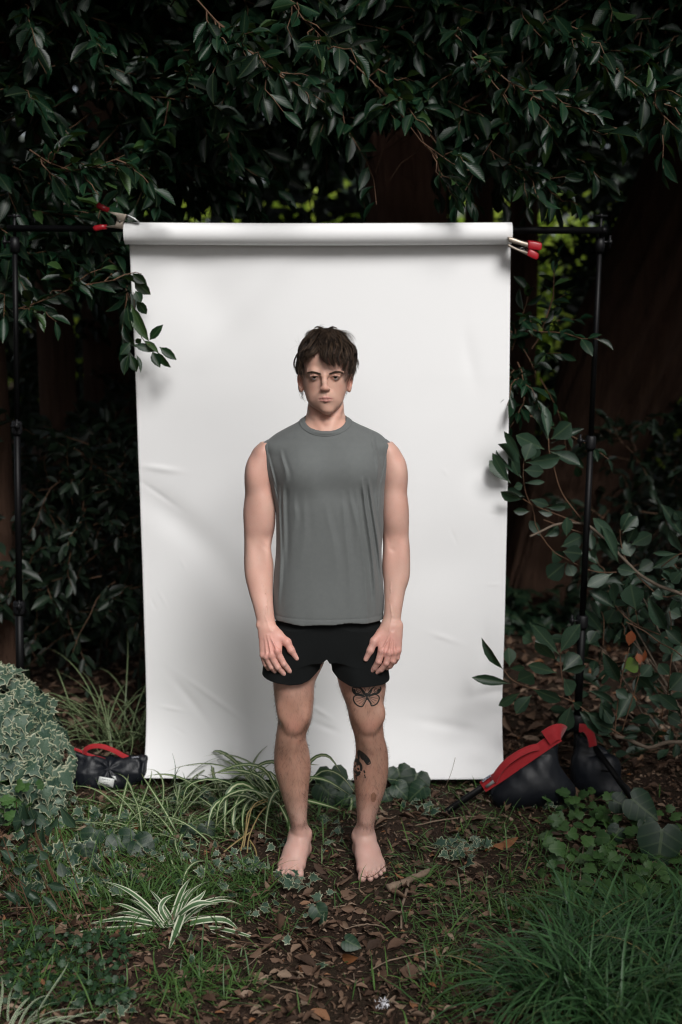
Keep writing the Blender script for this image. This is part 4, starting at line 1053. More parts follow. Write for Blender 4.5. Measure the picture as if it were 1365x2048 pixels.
def sculpt_shorts():
    S = Sculpt(axis([(-.27, .18, .0024)]), axis([(3.95, 4.25, .0026)]), axis([(.63, .90, .0022)]))
    S.loft([st(1200, 556, 758, .005, .105), st(1247, 553, 762, .005, .110), st(1290, 545, 768, .005, .112), st(1312, 542, 771, .005, .110)], p=2.3)
    S.loft([st(1250, 552, 655, .0, .10), st(1300, 536, 654, .0, .105), st(1325, 527, 648, .0, .107), st(1345, 523.5, 644, .0, .108), st(1380, 519, 641, .0, .110)], k=.02, p=2.3)
    S.loft([st(1250, 655, 764, .0, .10), st(1300, 654, 772, .0, .105), st(1325, 659, 777, .0, .107), st(1345, 663, 779, .0, .108), st(1382, 665, 783, .0, .110)], k=.02, p=2.3)
    xs, ys, zs = S.a
    X, Y, Z = xs[:, None, None], ys[None, :, None], zs[None, None, :]
    px = xs / 4.20 * F + 682.5
    hz = np.array([at(p, shorts_hem(p), PD - .09)[2] for p in px])[:, None, None]
    S.F = S.F + (.0035 * vnoise(X * 16 + 3 * Z, Y * 8, Z * 13) + .002 * np.sin(X * 70 + Z * 20) * np.clip((.8 - Z) / .12, 0, 1)).astype(np.float32)
    S.F = np.maximum(S.F, hz + .10 * np.clip(Y - PD + .02, 0, 1) * .0 - Z)
    # open legs
    for cx0, pl, pr in ((0, 531, 637), (0, 670, 772)):
        a, b = at(pl, 1365, PD), at(pr, 1365, PD)
        k0 = np.sqrt(((X - (a[0] + b[0]) / 2) / ((b[0] - a[0]) / 2)) ** 2 + ((Y - PD) / .098) ** 2)
        din = (k0 - 1) * .05
        S.F = np.where(Z < .70, np.maximum(S.F, -din), S.F)
    return S.mesh(relax=1)

def smooth_blob(V, c, r):
    return np.exp(-(((V - np.asarray(c)) / np.asarray(r)) ** 2).sum(1))

def build_person():
    root = empty('person', (XC, PD + .05, 0))
    tag(root, 'barefoot young man in a grey sleeveless shirt and black shorts before the white paper', 'person')
    V, Q = sculpt_body()
    # skin colour, mostly as the skin itself varies (flushed knuckles, knees, nose and lips; tanned shins; shaved chin), plus shade painted at the eyelids
    face = np.array([.70, .455, .36]); leg = np.array([.43, .255, .19]); foot = np.array([.56, .375, .325]); armc = np.array([.64, .415, .34])
    z = V[:, 2]
    w1 = np.clip((z - .60) / .12, 0, 1)[:, None]; w2 = np.clip((z - .07) / .22, 0, 1)[:, None]; w3 = np.clip((z - 1.45) / .08, 0, 1)[:, None]
    C = foot * (1 - w2) + leg * w2; C = C * (1 - w1) + armc * w1; C = C * (1 - w3) + face * w3
    def paint(c, r, col, amt):
        nonlocal C
        w = (smooth_blob(V, c, r) * amt)[:, None]; C = C * (1 - w) + np.array(col) * w
    red = (.58, .235, .17); pink = (.66, .33, .27)
    H = lambda zx, zy, dy: at(500 + zx / 4.266, 1220 + zy / 4.266, PD + dy)
    for p in (H(236, 352, -.119), H(184, 388, -.117), H(144, 398, -.111), H(113, 388, -.102), H(1126, 352, -.118), H(1188, 368, -.118), H(1236, 360, -.112), H(1266, 346, -.102)): paint(p, (.012,) * 3, (.62, .29, .25), .45)
    for p in (H(200, 280, -.11), H(1200, 260, -.11)): paint(p, (.045, .04, .05), pink, .6)
    for kx in (588, 742): paint(at(kx, 1455, PD - .07), (.026, .04, .024), (.46, .245, .19), .6); paint(at(kx, 1485, PD - .06), (.026, .04, .014), (.24, .12, .085), .45)  # pinker knees, with a darker band just below each
    paint(at(650.8, 778, PD - .115), (.011, .012, .010), red, .5)
    for ex in (601, 701): paint(at(ex, 764, PD + .01), (.012, .03, .03), (.62, .30, .24), .5)
    paint(at(622, 776, PD - .08), (.016, .03, .014), (.62, .31, .23), .4); paint(at(683, 775, PD - .08), (.016, .03, .014), (.62, .31, .23), .4)
    for dx in (-14, -7, 0, 7): pass
    lip = (.46, .165, .17)
    for (lx, ly, rx, rz) in ((640, 798, .006, .0026), (663.5, 798, .006, .0026), (644, 796.4, .008, .0028), (651.5, 795.6, .010, .0038), (659, 796.4, .008, .0028), (645, 801.0, .008, .0032), (651.8, 802, .010, .0048), (658.5, 801.0, .008, .0032)): paint(at(lx, ly, PD - .097), (rx, .02, rz), lip, .85)
    paint(at(652, 815, PD - .08), (.04, .05, .022), (.46, .29, .215), .30)   # shaved chin
    for ex in (629.4, 671.2): paint(at(ex, 757, PD - .08), (.013, .02, .006), (.60, .37, .29), .4); paint(at(ex, 750, PD - .08), (.015, .02, .0055), (.50, .30, .235), .4)  # shade under the brows put into the eyelid skin colour
    hand = (np.clip((.875 - z) / .05, 0, 1) * np.clip((z - .66) / .01, 0, 1) * (V[:, 1] < PD - .03) * (np.abs(V[:, 0] + .045) > .07))[:, None] * .6; C = C * (1 - hand) + np.array([.62, .345, .30]) * hand
    for ex in (514, 806): paint(at(ex, 1098, PD + .0), (.03, .06, .03), (.60, .34, .28), .4)
    # nails, soles
    for q_ in ((604, 1754), (724, 1763)): paint(atz(q_[0], q_[1], .022), (.008, .008, .006), (.70, .50, .44), .8)
    w_ = np.clip((.012 - z) / .010, 0, 1)[:, None] * .6; C = C * (1 - w_) + np.array([.16, .10, .075]) * w_
    for p in (H(404, 410, -.110), H(986, 424, -.110)): paint(p, (.006, .02, .006), (.72, .45, .38), .8)
    me = mesh_np('body', V, [Q], M['skin'], True, colors={'tone': C})
    body = newobj('body', me, root)
    print('BODY', V.min(0), V.max(0), len(V))
    Vs, Qs = sculpt_shirt()
    shirt = newobj('shirt', mesh_np('shirt', Vs, [Qs], M['shirt']), root)
    Vh, Qh = sculpt_shorts()
    newobj('shorts', mesh_np('shorts', Vh, [Qh], M['shorts']), root)
    # collar: a ribbed band laid on the shirt round the neck opening
    km = Vs[:, 2] > 1.40; kk = km[Qs].all(1); ki = np.full(len(Vs), -1); ki[km] = np.arange(km.sum())
    kb = BVHTree.FromPolygons(Vs[km].tolist(), ki[Qs[kk]].tolist())
    n = 96; G = np.zeros((n + 1, 9, 3)); c0 = np.array([at(651.5, 850, PD)[0], PD + .008, 0]); zf = at(651, 863.5, PD - .062)[2]
    for i in range(n):
        a = i * 2 * math.pi / n; dr = np.array([math.cos(a), math.sin(a), 0])
        p = c0 + dr * np.array([.0700, .0700, 0]); yy = p[1] - (PD - .062); p[2] = zf + (.60 * yy if yy < .07 else .042 + .2 * (yy - .07))
        row = []
        for w in (.001, .005, .009, .013, .0175):
            q = p + dr * w * (.75 + .15 * abs(math.cos(a))) - np.array([0, 0, 1]) * w * (.65 + .1 * math.sin(a))
            h = kb.find_nearest(Vector(q), .03)
            if h[0] is not None and w > .009: q = np.array(h[0]) + dr * .0022 + np.array([0, 0, .0016])
            elif row: q = q + dr * .0008
            row.append(q)
        top = row[0] - dr * .002
        G[i] = [top - [0, 0, .006], top, row[0] + [0, 0, .0012], row[1] + dr * .0006, row[2] - dr * .0006, row[3] + dr * .0008, row[3] * .4 + row[4] * .6 - dr * .0003, row[4], row[4] - dr * .003 - [0, 0, .002]]
    for it in range(4): G[:n] = G[:n] * .5 + (np.roll(G[:n], 1, 0) + np.roll(G[:n], -1, 0)) * .25
    G[n] = G[0]
    mb = MB(); mb.grid(G[:, ::-1]); mb.build('collar', M['shirt'], shirt)
    # eyes
    for ex, gx in ((629.6, .0006), (671.2, .0006)):
        c = at(ex, 753.5, PD - .0702)
        n1, n2 = 24, 24
        th = np.linspace(0, math.pi, n1)[:, None]; ph = np.linspace(0, 2 * math.pi, n2 + 1)[None, :]
        R = .0122
        S_ = np.stack([np.sin(th) * np.cos(ph) * R, -np.cos(th) * R + 0 * ph, np.sin(th) * np.sin(ph) * R], -1)
        mb = MB(); mb.grid(S_[::-1]); e = mb.build('eye', M['eye'], root); e.location = Vector(c) - root.location * 0 ; e.matrix_parent_inverse = Matrix.Translation(root.location).inverted()
        e.rotation_euler = (math.radians(-2), 0, 0)
    # eyebrows, lashes
    P, R = [], []
    rg = np.random.default_rng(3)
    hm = V[:, 2] > 1.6; hk = hm[Q].all(1); hi = np.full(len(V), -1); hi[hm] = np.arange(hm.sum())
    hb = BVHTree.FromPolygons(V[hm].tolist(), hi[Q[hk]].tolist())
    def onface(px, py):
        d_ = Vector(at(px, py, 3.5)) - Vector((0, 0, CAMH)); d_.normalize()
        h = hb.ray_cast(Vector((0, 0, CAMH)), d_)
        return None if h[0] is None else np.array(h[0])
    for pts, sg in (([(612.5, 747.5), (619, 745), (627, 744.6), (635, 746.2), (642.5, 748.5)], 1), ([(687, 747.5), (681, 744.6), (673.5, 744), (666, 745.6), (658.5, 748.2)], -1)):
        g = spline([(a_, b_, 0) for a_, b_ in pts], 60)
        for i in range(620):
            t = rg.random() ** .8; q = g[int(t * 59)]; th = 2.2 * (0.40 + .6 * math.sin(math.pi * min(1, .25 + .6 * t)))
            v = (rg.random() * 2 - 1)
            a0 = (q[0], q[1] + v * th); a1 = (q[0] - sg * 3.2 * rg.random() - sg * 1.5, q[1] + v * th * .5 - 1.6 * rg.random() * (t > .5))
            p0, p1 = onface(*a0), onface(*a1)
            if p0 is None or p1 is None or abs(p0[1] - p1[1]) > .006: continue
            P.append([p0, (p0 + p1) / 2 + [0, -.0012, 0], p1 + [0, -.0006, 0]]); R.append([.00034, .00034, .00012])
    newobj('eyebrows', tubes_mesh('eyebrows', np.array(P), np.array(R), 3, M['hair']), root)
    P, R = [], []
    for ex in (629.6, 671.2):
        for i in range(150):
            u = rg.random() * 2 - 1
            p0 = at(ex + u * 8.0, 752.3 + 1.4 * u * u, PD - .0842 + .007 * u * u); d_ = np.array([u * .003, -.0030, -.0012])
            P.append([p0, p0 + d_ * .6, p0 + d_]); R.append([.00032, .00026, .0001])
    newobj('eyelashes', tubes_mesh('eyelashes', np.array(P), np.array(R), 3, M['hair']), root)
    build_hair(root)
    build_leg_hair(root, V, Q)
    build_tattoos(root, V, Q)
    return root, V, Q

def build_hair(root):
    rg = np.random.default_rng(11)
    hc = at(651, 715, PD + .02)
    # under-layer that closes the scalp
    S = Sculpt(axis([(-.17, .075, .0022)]), axis([(4.0, 4.28, .0022)]), axis([(1.60, 1.86, .0022)]))
    S.ell(hc + [0, .010, -.004], (.0785, .104, .088), 0)
    S.ell(at(650, 690, PD - .0), (.056, .075, .026), .03)
    S.ell(at(600, 736, PD + .04), (.012, .035, .026), .015); S.ell(at(704, 735, PD + .04), (.012, .035, .028), .015)
    S.ell(at(651, 770, PD + .085), (.060, .045, .055), .02)
    xs, ys, zs = S.a; X, Y, Z = xs[:, None, None], ys[None, :, None], zs[None, None, :]
    zb = at(651, 712, PD - .08)[2]
    # keep off the face
    face = np.maximum(np.maximum(Y - (PD - .028 + .0 * Z), Z - (zb + .004)), np.abs(X - XC) - .085)
    S.F = np.maximum(S.F, -face)
    S.ell(at(651, 765, PD - .02), (.0715, .075, .11), .004, 's')
    for ex in (598.5, 703): S.ell(at(ex, 768, PD + .005), (.014, .026, .035), .004, 's')
    S.F = S.F + (.004 * vnoise(X * 60, Y * 60, Z * 45) + .002 * vnoise(X * 150, Y * 150, Z * 80)).astype(np.float32)
    Vc, Qc = S.mesh(relax=0)
    hair = newobj('hair', mesh_np('hair', Vc, [Qc], M['hair_base']), root)
    guides = [
        [(648, 674, .0), (650, 690, -.068), (646, 704, -.100), (649, 718, -.108), (658, 729, -.103)],
        [(652, 672, .0), (656, 690, -.070), (654, 704, -.104), (655, 720, -.110), (666, 732, -.103)],
        [(655, 672, .0), (664, 690, -.070), (664, 704, -.104), (663, 722, -.108), (672, 737, -.102)],
        [(660, 672, .0), (674, 690, -.062), (671, 708, -.098), (671, 722, -.104), (679, 733, -.100)],
        [(664, 672, .01), (683, 691, -.052), (687, 706, -.085), (688, 718, -.090), (679, 727, -.096)],
        [(668, 674, .01), (690, 694, -.038), (693, 712, -.070), (692, 728, -.076), (686, 739, -.080)],
        [(668, 674, .01), (693, 696, -.03), (699, 716, -.055), (698, 735, -.062), (694, 752, -.062)],
        [(670, 676, .02), (699, 698, -.005), (706, 720, -.028), (704, 742, -.034), (698, 757, -.045), (695, 769, -.046)],
        [(672, 680, .04), (703, 702, .03), (710, 720, .02), (713, 735, .01)],
        [(670, 680, .06), (701, 705, .06), (709, 730, .05), (707, 752, .04)],
        [(642, 673, .0), (632, 690, -.062), (620, 704, -.086), (613, 716, -.088), (619, 723, -.092)],
        [(641, 673, .0), (627, 690, -.055), (613, 704, -.075), (606, 718, -.078), (611, 726, -.084)],
        [(644, 672, .0), (638, 690, -.066), (628, 700, -.092), (618, 706, -.092), (611, 714, -.086)],
        [(638, 674, .0), (616, 692, -.04), (603, 710, -.055), (600, 730, -.058), (603, 742, -.062)],
        [(636, 674, .0), (610, 694, -.02), (602, 715, -.035), (600, 735, -.040), (602, 748, -.05), (605, 757, -.052)],
        [(634, 676, .03), (607, 698, .01), (598, 718, .0), (596, 736, -.01), (599, 748, -.025)],
        [(636, 680, .06), (604, 704, .05), (597, 728, .04), (596, 745, .03)],
        [(645, 680, .03), (636, 668, .02), (643, 659, .01), (656, 659, .0)],
        [(640, 682, .02), (631, 672, .01), (638, 661, .0), (652, 662, -.01), (668, 669, -.01)],
        [(640, 684, .01), (628, 678, .0), (624, 670, .0)],
        [(652, 678, .03), (664, 664, .02), (682, 668, .01), (696, 682, .0), (704, 696, .0)],
        [(640, 680, -.01), (622, 684, -.02), (608, 696, -.02), (600, 712, -.02)],
        [(652, 680, -.01), (670, 678, -.03), (688, 688, -.04), (700, 702, -.03)],
        [(648, 678, -.02), (640, 682, -.05), (636, 694, -.075), (640, 706, -.095)],
        [(606, 770, .06), (605, 784, .055), (609, 793, .05), (613, 799, .045)],
        [(608, 765, .07), (607, 780, .065), (611, 790, .055)],
        [(694, 772, .06), (693.5, 783, .055), (690, 792, .05)],
    ]
    P, R = [], []
    M_ = 9
    for gi, g in enumerate(guides):
        G0 = spline([at(a, b, PD + c) for a, b, c in g], M_)
        t = np.linspace(0, 1, M_)
        nst = 14 if gi in (24, 25, 26) else (34 if gi in (17, 18, 19) else 85)
        sub = rg.normal(0, 1, (6, 3)) * .0065
        for i in range(nst):
            k = rg.integers(6)
            off = sub[k] + rg.normal(0, 1, 3) * .0017
            spread = (1.0 + .15 * t - .55 * t ** 2)[:, None]
            wv = np.stack([np.sin(t * 7 + k * 1.3 + gi), np.cos(t * 6 + k), np.sin(t * 8 + k * 2.1)], 1) * .0048 * t[:, None]
            en = rg.normal(0, 1, 3) * .003
            p = G0 + off * spread + wv + en * (t ** 2)[:, None]
            if rg.random() < .06: p = p + rg.normal(0, 1, 3) * .007 * (t ** 2)[:, None]
            L = .82 + .18 * rg.random()
            p = np.stack([np.interp(t * L, t, p[:, c]) for c in range(3)], 1)
            P.append(p); R.append((.00062 if gi < 17 else .0005) * (1 - .8 * t ** 2))
    # body of the hair: locks of many strands swept forward and sideways off the crown
    cr = at(648, 664, PD + .03); rr = np.array([.0795, .106, .0890]); hb_ = hc + [0, .008, 0]
    made = 0
    while made < 185:
        d = norm(rg.normal(0, 1, 3)); d[2] = abs(d[2]) * (1 if rg.random() < .82 else -.45); d = norm(d)
        if d[1] < -.30 and d[2] < .42: continue
        if d[1] < .05 and d[2] < .12: continue
        made += 1
        away = norm(d - np.array([-.05, .35, .93])); away = norm(away + np.array([.25 * np.sign(d[0] + .12), -.35, 0])); away = norm(away - d * (away @ d))
        tw = np.cross(d, away) * rg.normal(0, .55); Lc = rg.uniform(.38, .75); lift = rg.uniform(.003, .011); tip = rg.uniform(-.004, .007); ph = rg.uniform(0, 6.28)
        if d[1] < .2 and d[2] < .5: Lc = min(Lc, .42)
        for q_ in range(26):
            dd_ = norm(d + rg.normal(0, .035, 3)); Ls = Lc * rg.uniform(.8, 1.08); pts = []
            conv = rg.normal(0, .0012, 3)
            for t in np.linspace(0, 1, M_):
                q = norm(dd_ * (1 - .35 * t) + d * .35 * t + (away + tw * t) * Ls * t)
                pts.append(hb_ + q * (rr + .002 + lift * math.sin(math.pi * min(1, t * .9)) + tip * t * t) + conv * t + np.array([math.sin(ph + 5 * t), math.cos(ph + 4 * t), math.sin(ph + 6 * t)]) * .0022 * t)
            P.append(np.array(pts)); R.append(.00058 * (1 - .8 * np.linspace(0, 1, M_) ** 2))
    # tousled locks over the crown
    for i in range(624):
        k = i // 26; r0 = np.random.default_rng(900 + k); a0 = r0.uniform(-2.6, 2.9); c_ = cr + [r0.normal(0, .026), -.01 + r0.normal(0, .03), -.010]
        d0 = np.array([math.cos(a0) * .8, -.5 + .5 * math.sin(a0), 0]); d0 = norm(d0); Lk = r0.uniform(.045, .075); t = np.linspace(0, 1, M_)[:, None]
        arch = np.array([0, 0, 1.0]) * (.016 * np.sin(t * math.pi * .75) - .030 * t ** 2)
        p = c_ + rg.normal(0, 1, 3) * .0045 + d0 * Lk * t + arch + np.cross(d0, [0, 0, 1]) * (.010 * np.sin(t * 4 + k)) + rg.normal(0, 1, 3) * .004 * t
        P.append(p); R.append(.0006 * (1 - .8 * t[:, 0] ** 2))
    # flyaway hairs
    for a in range(46):
        px = 600 + 105 * rg.random(); base = at(px, 676 + 14 * abs(px - 651) / 50 + 4 * rg.random(), PD + .02 * rg.normal())
        d = norm([(px - 651) / 60 + rg.normal() * .6, rg.normal() * .3, .55 + .5 * rg.random()]) * (.012 + .022 * rg.random())
        t = np.linspace(0, 1, M_)[:, None]
        P.append(base + d * t + np.array([d[2], 0, -d[0]]) * rg.normal() * .5 * t ** 2); R.append(.0003 * (1 - .8 * t[:, 0]))
    newobj('hair_strands', tubes_mesh('hair_strands', np.array(P), np.array(R), 3, M['hair']), hair)

def build_leg_hair(root, V, Q):
    rg = np.random.default_rng(5)
    fc = V[Q].mean(1); m = (fc[:, 2] < .66) & (fc[:, 2] > .13)
    idx = np.flatnonzero(m); nrm = norm(np.cross(V[Q[:, 2]] - V[Q[:, 0]], V[Q[:, 3]] - V[Q[:, 1]]))
    w = np.where(fc[idx, 2] < .45, 1.0, .5); pick = rg.choice(idx, 7000, p=w / w.sum())
    p = fc[pick]; n = nrm[pick]; L = rg.uniform(.006, .014, len(pick))[:, None]
    d = norm(n * .45 + np.array([0, 0, -.8]) + rg.normal(0, .3, (len(pick), 3)))
    P = np.stack([p, p + d * L * .5 + n * .001, p + d * L], 1)
    newobj('leg_hair', tubes_mesh('leg_hair', P, np.tile([.00016, .00014, .00005], (len(pick), 1)), 3, M['hair']), root)

def build_tattoos(root, V, Q):
    """ink lines laid on the skin of the leg"""
    m = (V[:, 0] > -.02) & (V[:, 2] < .72) & (V[:, 2] > .1)
    keep = m[Q].all(1); idx = np.full(len(V), -1); idx[m] = np.arange(m.sum())
    bvh = BVHTree.FromPolygons(V[m].tolist(), idx[Q[keep]].tolist())
    def proj(px, py):
        p = at(px, py, 3.6); q = at(px, py, 4.4)
        o, d = Vector((0, 0, CAMH)), Vector(p) - Vector((0, 0, CAMH)); d.normalize()
        h = bvh.ray_cast(o, d)
        if h[0] is None: return None
        n = h[1]
        if n.dot(d) > 0: n = -n
        return np.array(h[0]) + np.array(n) * .0007, np.array(n)
    def line(mb, pts, w, n=14, closed=False):
        pts = np.asarray(pts, float)
        if closed: pts = np.concatenate([pts, pts[:1]])
        c = spline(np.c_[pts, np.zeros(len(pts))], n)[:, :2]
        tg = norm(np.gradient(c, axis=0)); nn = np.stack([-tg[:, 1], tg[:, 0]], 1)
        ww = w * 1.25 * (0.75 + .25 * np.sin(np.linspace(0, math.pi, n)))[:, None] / 2
        L = [proj(*p) for p in c + nn * ww]; Rr = [proj(*p) for p in c - nn * ww]
        for i in range(n - 1):
            q = [L[i], L[i + 1], Rr[i + 1], Rr[i]]
            if any(x is None for x in q): continue
            mb.add([x[0] for x in q], [[0, 1, 2, 3]])
    T = lambda pts: [(680 + a / 6.827, 1350 + b / 6.827) for a, b in pts]
    mb = MB()
    # butterfly on the thigh
    for w in (
        ([(178, 165), (178, 215), (205, 255), (250, 272), (320, 288), (365, 285)], 2.6), ([(175, 168), (230, 175), (290, 180)], 1.5),
        ([(365, 285), (340, 235), (300, 190), (270, 165)], 1.9), ([(550, 160), (558, 195), (530, 240), (480, 262), (410, 282), (370, 285)], 2.6),
        ([(370, 285), (395, 235), (440, 185), (475, 160)], 1.9),
        ([(330, 290), (260, 275), (205, 285), (188, 325), (205, 375), (245, 415), (300, 432), (325, 405), (355, 350), (368, 300)], 2.1),
        ([(400, 288), (460, 268), (515, 275), (538, 310), (525, 360), (495, 400), (435, 420), (420, 385), (390, 340), (374, 300)], 2.1),
        ([(368, 240), (370, 290), (372, 340)], 2.6), ([(358, 225), (345, 195), (335, 170)], .9), ([(380, 225), (395, 195), (408, 165)], .9),
        ([(240, 170), (228, 205), (252, 240), (285, 232), (290, 200), (262, 180)], 1.0), ([(490, 175), (468, 205), (484, 228), (506, 215), (508, 185)], 1.0)):
        line(mb, T(w[0]), w[1], 22)
    for a, b in (((345, 298), (215, 330)), ((345, 300), (215, 300)), ((350, 304), (230, 365)), ((352, 308), (262, 398)), ((356, 310), (295, 415)), ((395, 298), (520, 320)), ((395, 296), (520, 298)), ((390, 304), (505, 355)), ((386, 308), (475, 388)), ((382, 310), (445, 405)),
                 ((355, 280), (210, 200)), ((352, 275), (235, 190)), ((352, 270), (285, 190)), ((385, 280), (530, 200)), ((385, 275), (505, 180)), ((385, 270), (450, 185))):
        line(mb, T([a, ((a[0] + b[0]) / 2 + 4, (a[1] + b[1]) / 2 + 3), b]), .75, 8)
    for a, b, w in (((195, 190), (215, 245), 3.2), ((215, 245), (330, 280), 2.8), ((540, 185), (515, 240), 3.2), ((515, 240), (405, 276), 2.8), ((300, 210), (345, 270), 2.4), ((440, 205), (395, 270), 2.4)):
        line(mb, T([a, b]), w, 6)
    o = mb.build('tattoo', M['ink'], root, smooth=False); o['label'] = 'black line butterfly tattoo on the thigh'
    # moth on the shin
    S_ = lambda pts: [(690 + a / 19.5, 1480 + b / 19.5) for a, b in pts]
    mb = MB()
    for pts, w in (([(520, 420), (600, 480), (700, 560), (800, 650), (900, 760), (960, 870)], 6.5), ([(560, 520), (680, 600), (780, 720), (860, 860), (920, 920)], 6), ([(600, 600), (650, 700), (720, 780)], 1.6),
                   ([(820, 880), (880, 950), (960, 930), (1000, 880), (940, 760)], 2.0), ([(530, 430), (540, 600), (560, 740)], 3.2),
                   ([(400, 760), (480, 800), (580, 820)], 6.5), ([(350, 860), (370, 980), (440, 1040)], 5), ([(560, 850), (620, 960), (650, 1080), (640, 1200)], 4.2), ([(480, 980), (540, 900), (590, 880)], 5),
                   ([(370, 1120), (430, 1220), (500, 1280), (620, 1240)], 4.5), ([(420, 1400), (500, 1370), (600, 1300)], 3.5), ([(500, 1140), (560, 1110)], 4), ([(440, 1420), (470, 1540)], 1.6),
                   ([(750, 1180), (790, 1290)], 2.6), ([(780, 1340), (780, 1420)], 1.8), ([(820, 1420), (800, 1480)], 1.6), ([(755, 1440), (765, 1470)], 1.0)):
        line(mb, S_(pts), w, 12)
    o = mb.build('tattoo', M['ink'], root, smooth=False); o['label'] = 'dark moth tattoo on the shin'
    mb = MB(); T2 = lambda pts: [(500 + a / 4.266, 1340 + b / 4.266) for a, b in pts]
    for o_ in (-16, -8, 0, 8, 16):
        h_ = 42 * math.sqrt(1 - (o_ / 21) ** 2); line(mb, T2([(1056 + o_, 1085 - h_), (1056 + o_, 1085), (1053 + o_, 1085 + h_)]), 2.6, 12)
    o = mb.build('scar', M['scar'], root, smooth=False); o['label'] = 'brown oval mark low on the shin'

# ============================================================ paper backdrop
BD = 4.95
roll = empty('paper_backdrop', at(636, 465, BD)); tag(roll, 'white seamless paper backdrop hanging from its roll behind the man', 'backdrop')
yt = at(636, 465, BD)[2]
x0, x1 = at(247, 465, BD - .04)[0], at(1026, 465, BD - .04)[0]
rz = (at(636, 443.5, BD - .02)[2] - at(636, 488, BD - .02)[2]) / 2; zc_ = (at(636, 443.5, BD - .02)[2] + at(636, 488, BD - .02)[2]) / 2
mb = MB(); n = 48; a = np.arange(n + 1) * 2 * math.pi / n
X = np.linspace(x0, x1, 40)[:, None] * np.ones((1, n + 1)); rr = rz * (1 + .012 * vnoise(X * 1.5, np.cos(a)[None] * .6, np.sin(a)[None] * .6))
G = np.stack([X, BD + rr * np.cos(a)[None], zc_ + rr * np.sin(a)[None] - .004 * np.sin((X - x0) / (x1 - x0) * math.pi)], -1)
mb.grid(G[:, ::-1])
for e, xx in ((0, x0), (-1, x1)):         # wound ends with the open core
    for k_, (ra, rb, dx) in enumerate(((rz, rz * .72, 0), (rz * .72, rz * .45, .002), (rz * .45, rz * .40, .03))):
        s_ = 1 if e == 0 else -1
        G2 = np.stack([np.stack([np.full(n + 1, xx + s_ * .0005), BD + ra * np.cos(a), zc_ + ra * np.sin(a)], -1), np.stack([np.full(n + 1, xx + s_ * dx), BD + rb * np.cos(a), zc_ + rb * np.sin(a)], -1)])
        mb.grid(G2 if e == 0 else G2[::-1])
mb.build('roll', M['paper'], roll)
nv, nu = 320, 230
v = np.linspace(0, 1, nv)[:, None]; u = np.linspace(0, 1, nu)[None]
ztop = zc_ - rz * .2; zb = .044
Zs = ztop + (zb - ztop) * v + 0 * u
pxl = np.interp(v, [0, .03, .2, .4, .6, .8, 1], [258, 260, 268.5, 276, 284, 290.5, 295]) ; pxr = np.interp(v, [0, .03, .2, .45, .7, .9, 1], [1022, 1021.5, 1019, 1015, 1009.5, 1004, 1002])
yb = BD + rz * .96
def x_at(px, z, y): return (px - 682.5) * (y * CP + (CAMH - z) * SP) / F
XL, XR = x_at(pxl, Zs[:, :1], yb), x_at(pxr, Zs[:, :1], yb)
Xs = XL + (XR - XL) * u
curl = np.clip((v - .84) / .16, 0, 1) ** 2.4 * .12
Ys = yb + .012 * np.sin(u * 3.3 + 1 + v * 1.3) * np.clip(v * 4, 0, 1) + .010 * vnoise(u * 2.2 + 3, v * 3.1, 1.5) * np.clip(v * 3, 0, 1) - curl + .02 * (u - .5) ** 2 * 0
PX, PY = (Xs / (yb * CP + (CAMH - Zs) * SP) * F + 682.5), 1024 + 0 * Zs
zq = (Zs - CAMH); PY = 1024 - F * (zq * CP + yb * SP) / (yb * CP - zq * SP)
def dent(px, py, rx, ry, amp, rot=0):
    global Ys
    c_, s_ = math.cos(math.radians(rot)), math.sin(math.radians(rot)); dx, dy = PX - px, PY - py
    p_, q_ = dx * c_ + dy * s_, -dx * s_ + dy * c_
    Ys = Ys + amp * np.exp(-(p_ / rx) ** 2 - (q_ / ry) ** 2)
for dd in ((322, 938, 34, 6, -.004, 8), (318, 990, 44, 5, .0025, 35), (350, 1040, 90, 30, .012, 40), (640, 1420, 22, 4, -.004, 30), (650, 1450, 26, 5, .004, 20), (470, 1495, 8, 16, -.007, 12), (380, 1400, 50, 8, .004, 50), (345, 1418, 20, 3, -.003, 10), (425, 1395, 60, 5, -.003, 35),
           (970, 940, 30, 40, .014, 20), (940, 720, 60, 14, .003, 80), (890, 1275, 30, 5, -.002, 20), (900, 1450, 60, 10, .006, 10), (970, 1290, 40, 12, .004, 90), (420, 600, 120, 60, .010, 60), (480, 620, 30, 130, -.006, 40), (985, 1385, 40, 10, .006, -10), (460, 1160, 120, 40, .010, 50), (880, 1130, 90, 60, .008, -30)):
    dent(*dd)
_r = np.random.default_rng(4)
for _i in range(12):
    _a = _r.choice([0, 1, 2]); _px = (_r.uniform(280, 480), _r.uniform(860, 1000), _r.uniform(300, 980))[_a]; _py = (_r.uniform(900, 1520), _r.uniform(600, 1500), _r.uniform(1380, 1540))[_a]
    dent(_px, _py, _r.uniform(8, 26), _r.uniform(1.6, 3.0), _r.choice([-1, 1]) * _r.uniform(.0006, .0013), _r.uniform(-40, 70))
mb = MB(); mb.grid(np.stack([Xs, Ys, Zs - .004 * curl], -1))
sheet = mb.build('paper_sheet', M['paper'], roll); so = sheet.modifiers.new('thick', 'SOLIDIFY'); so.thickness = .0006; so.offset = 1

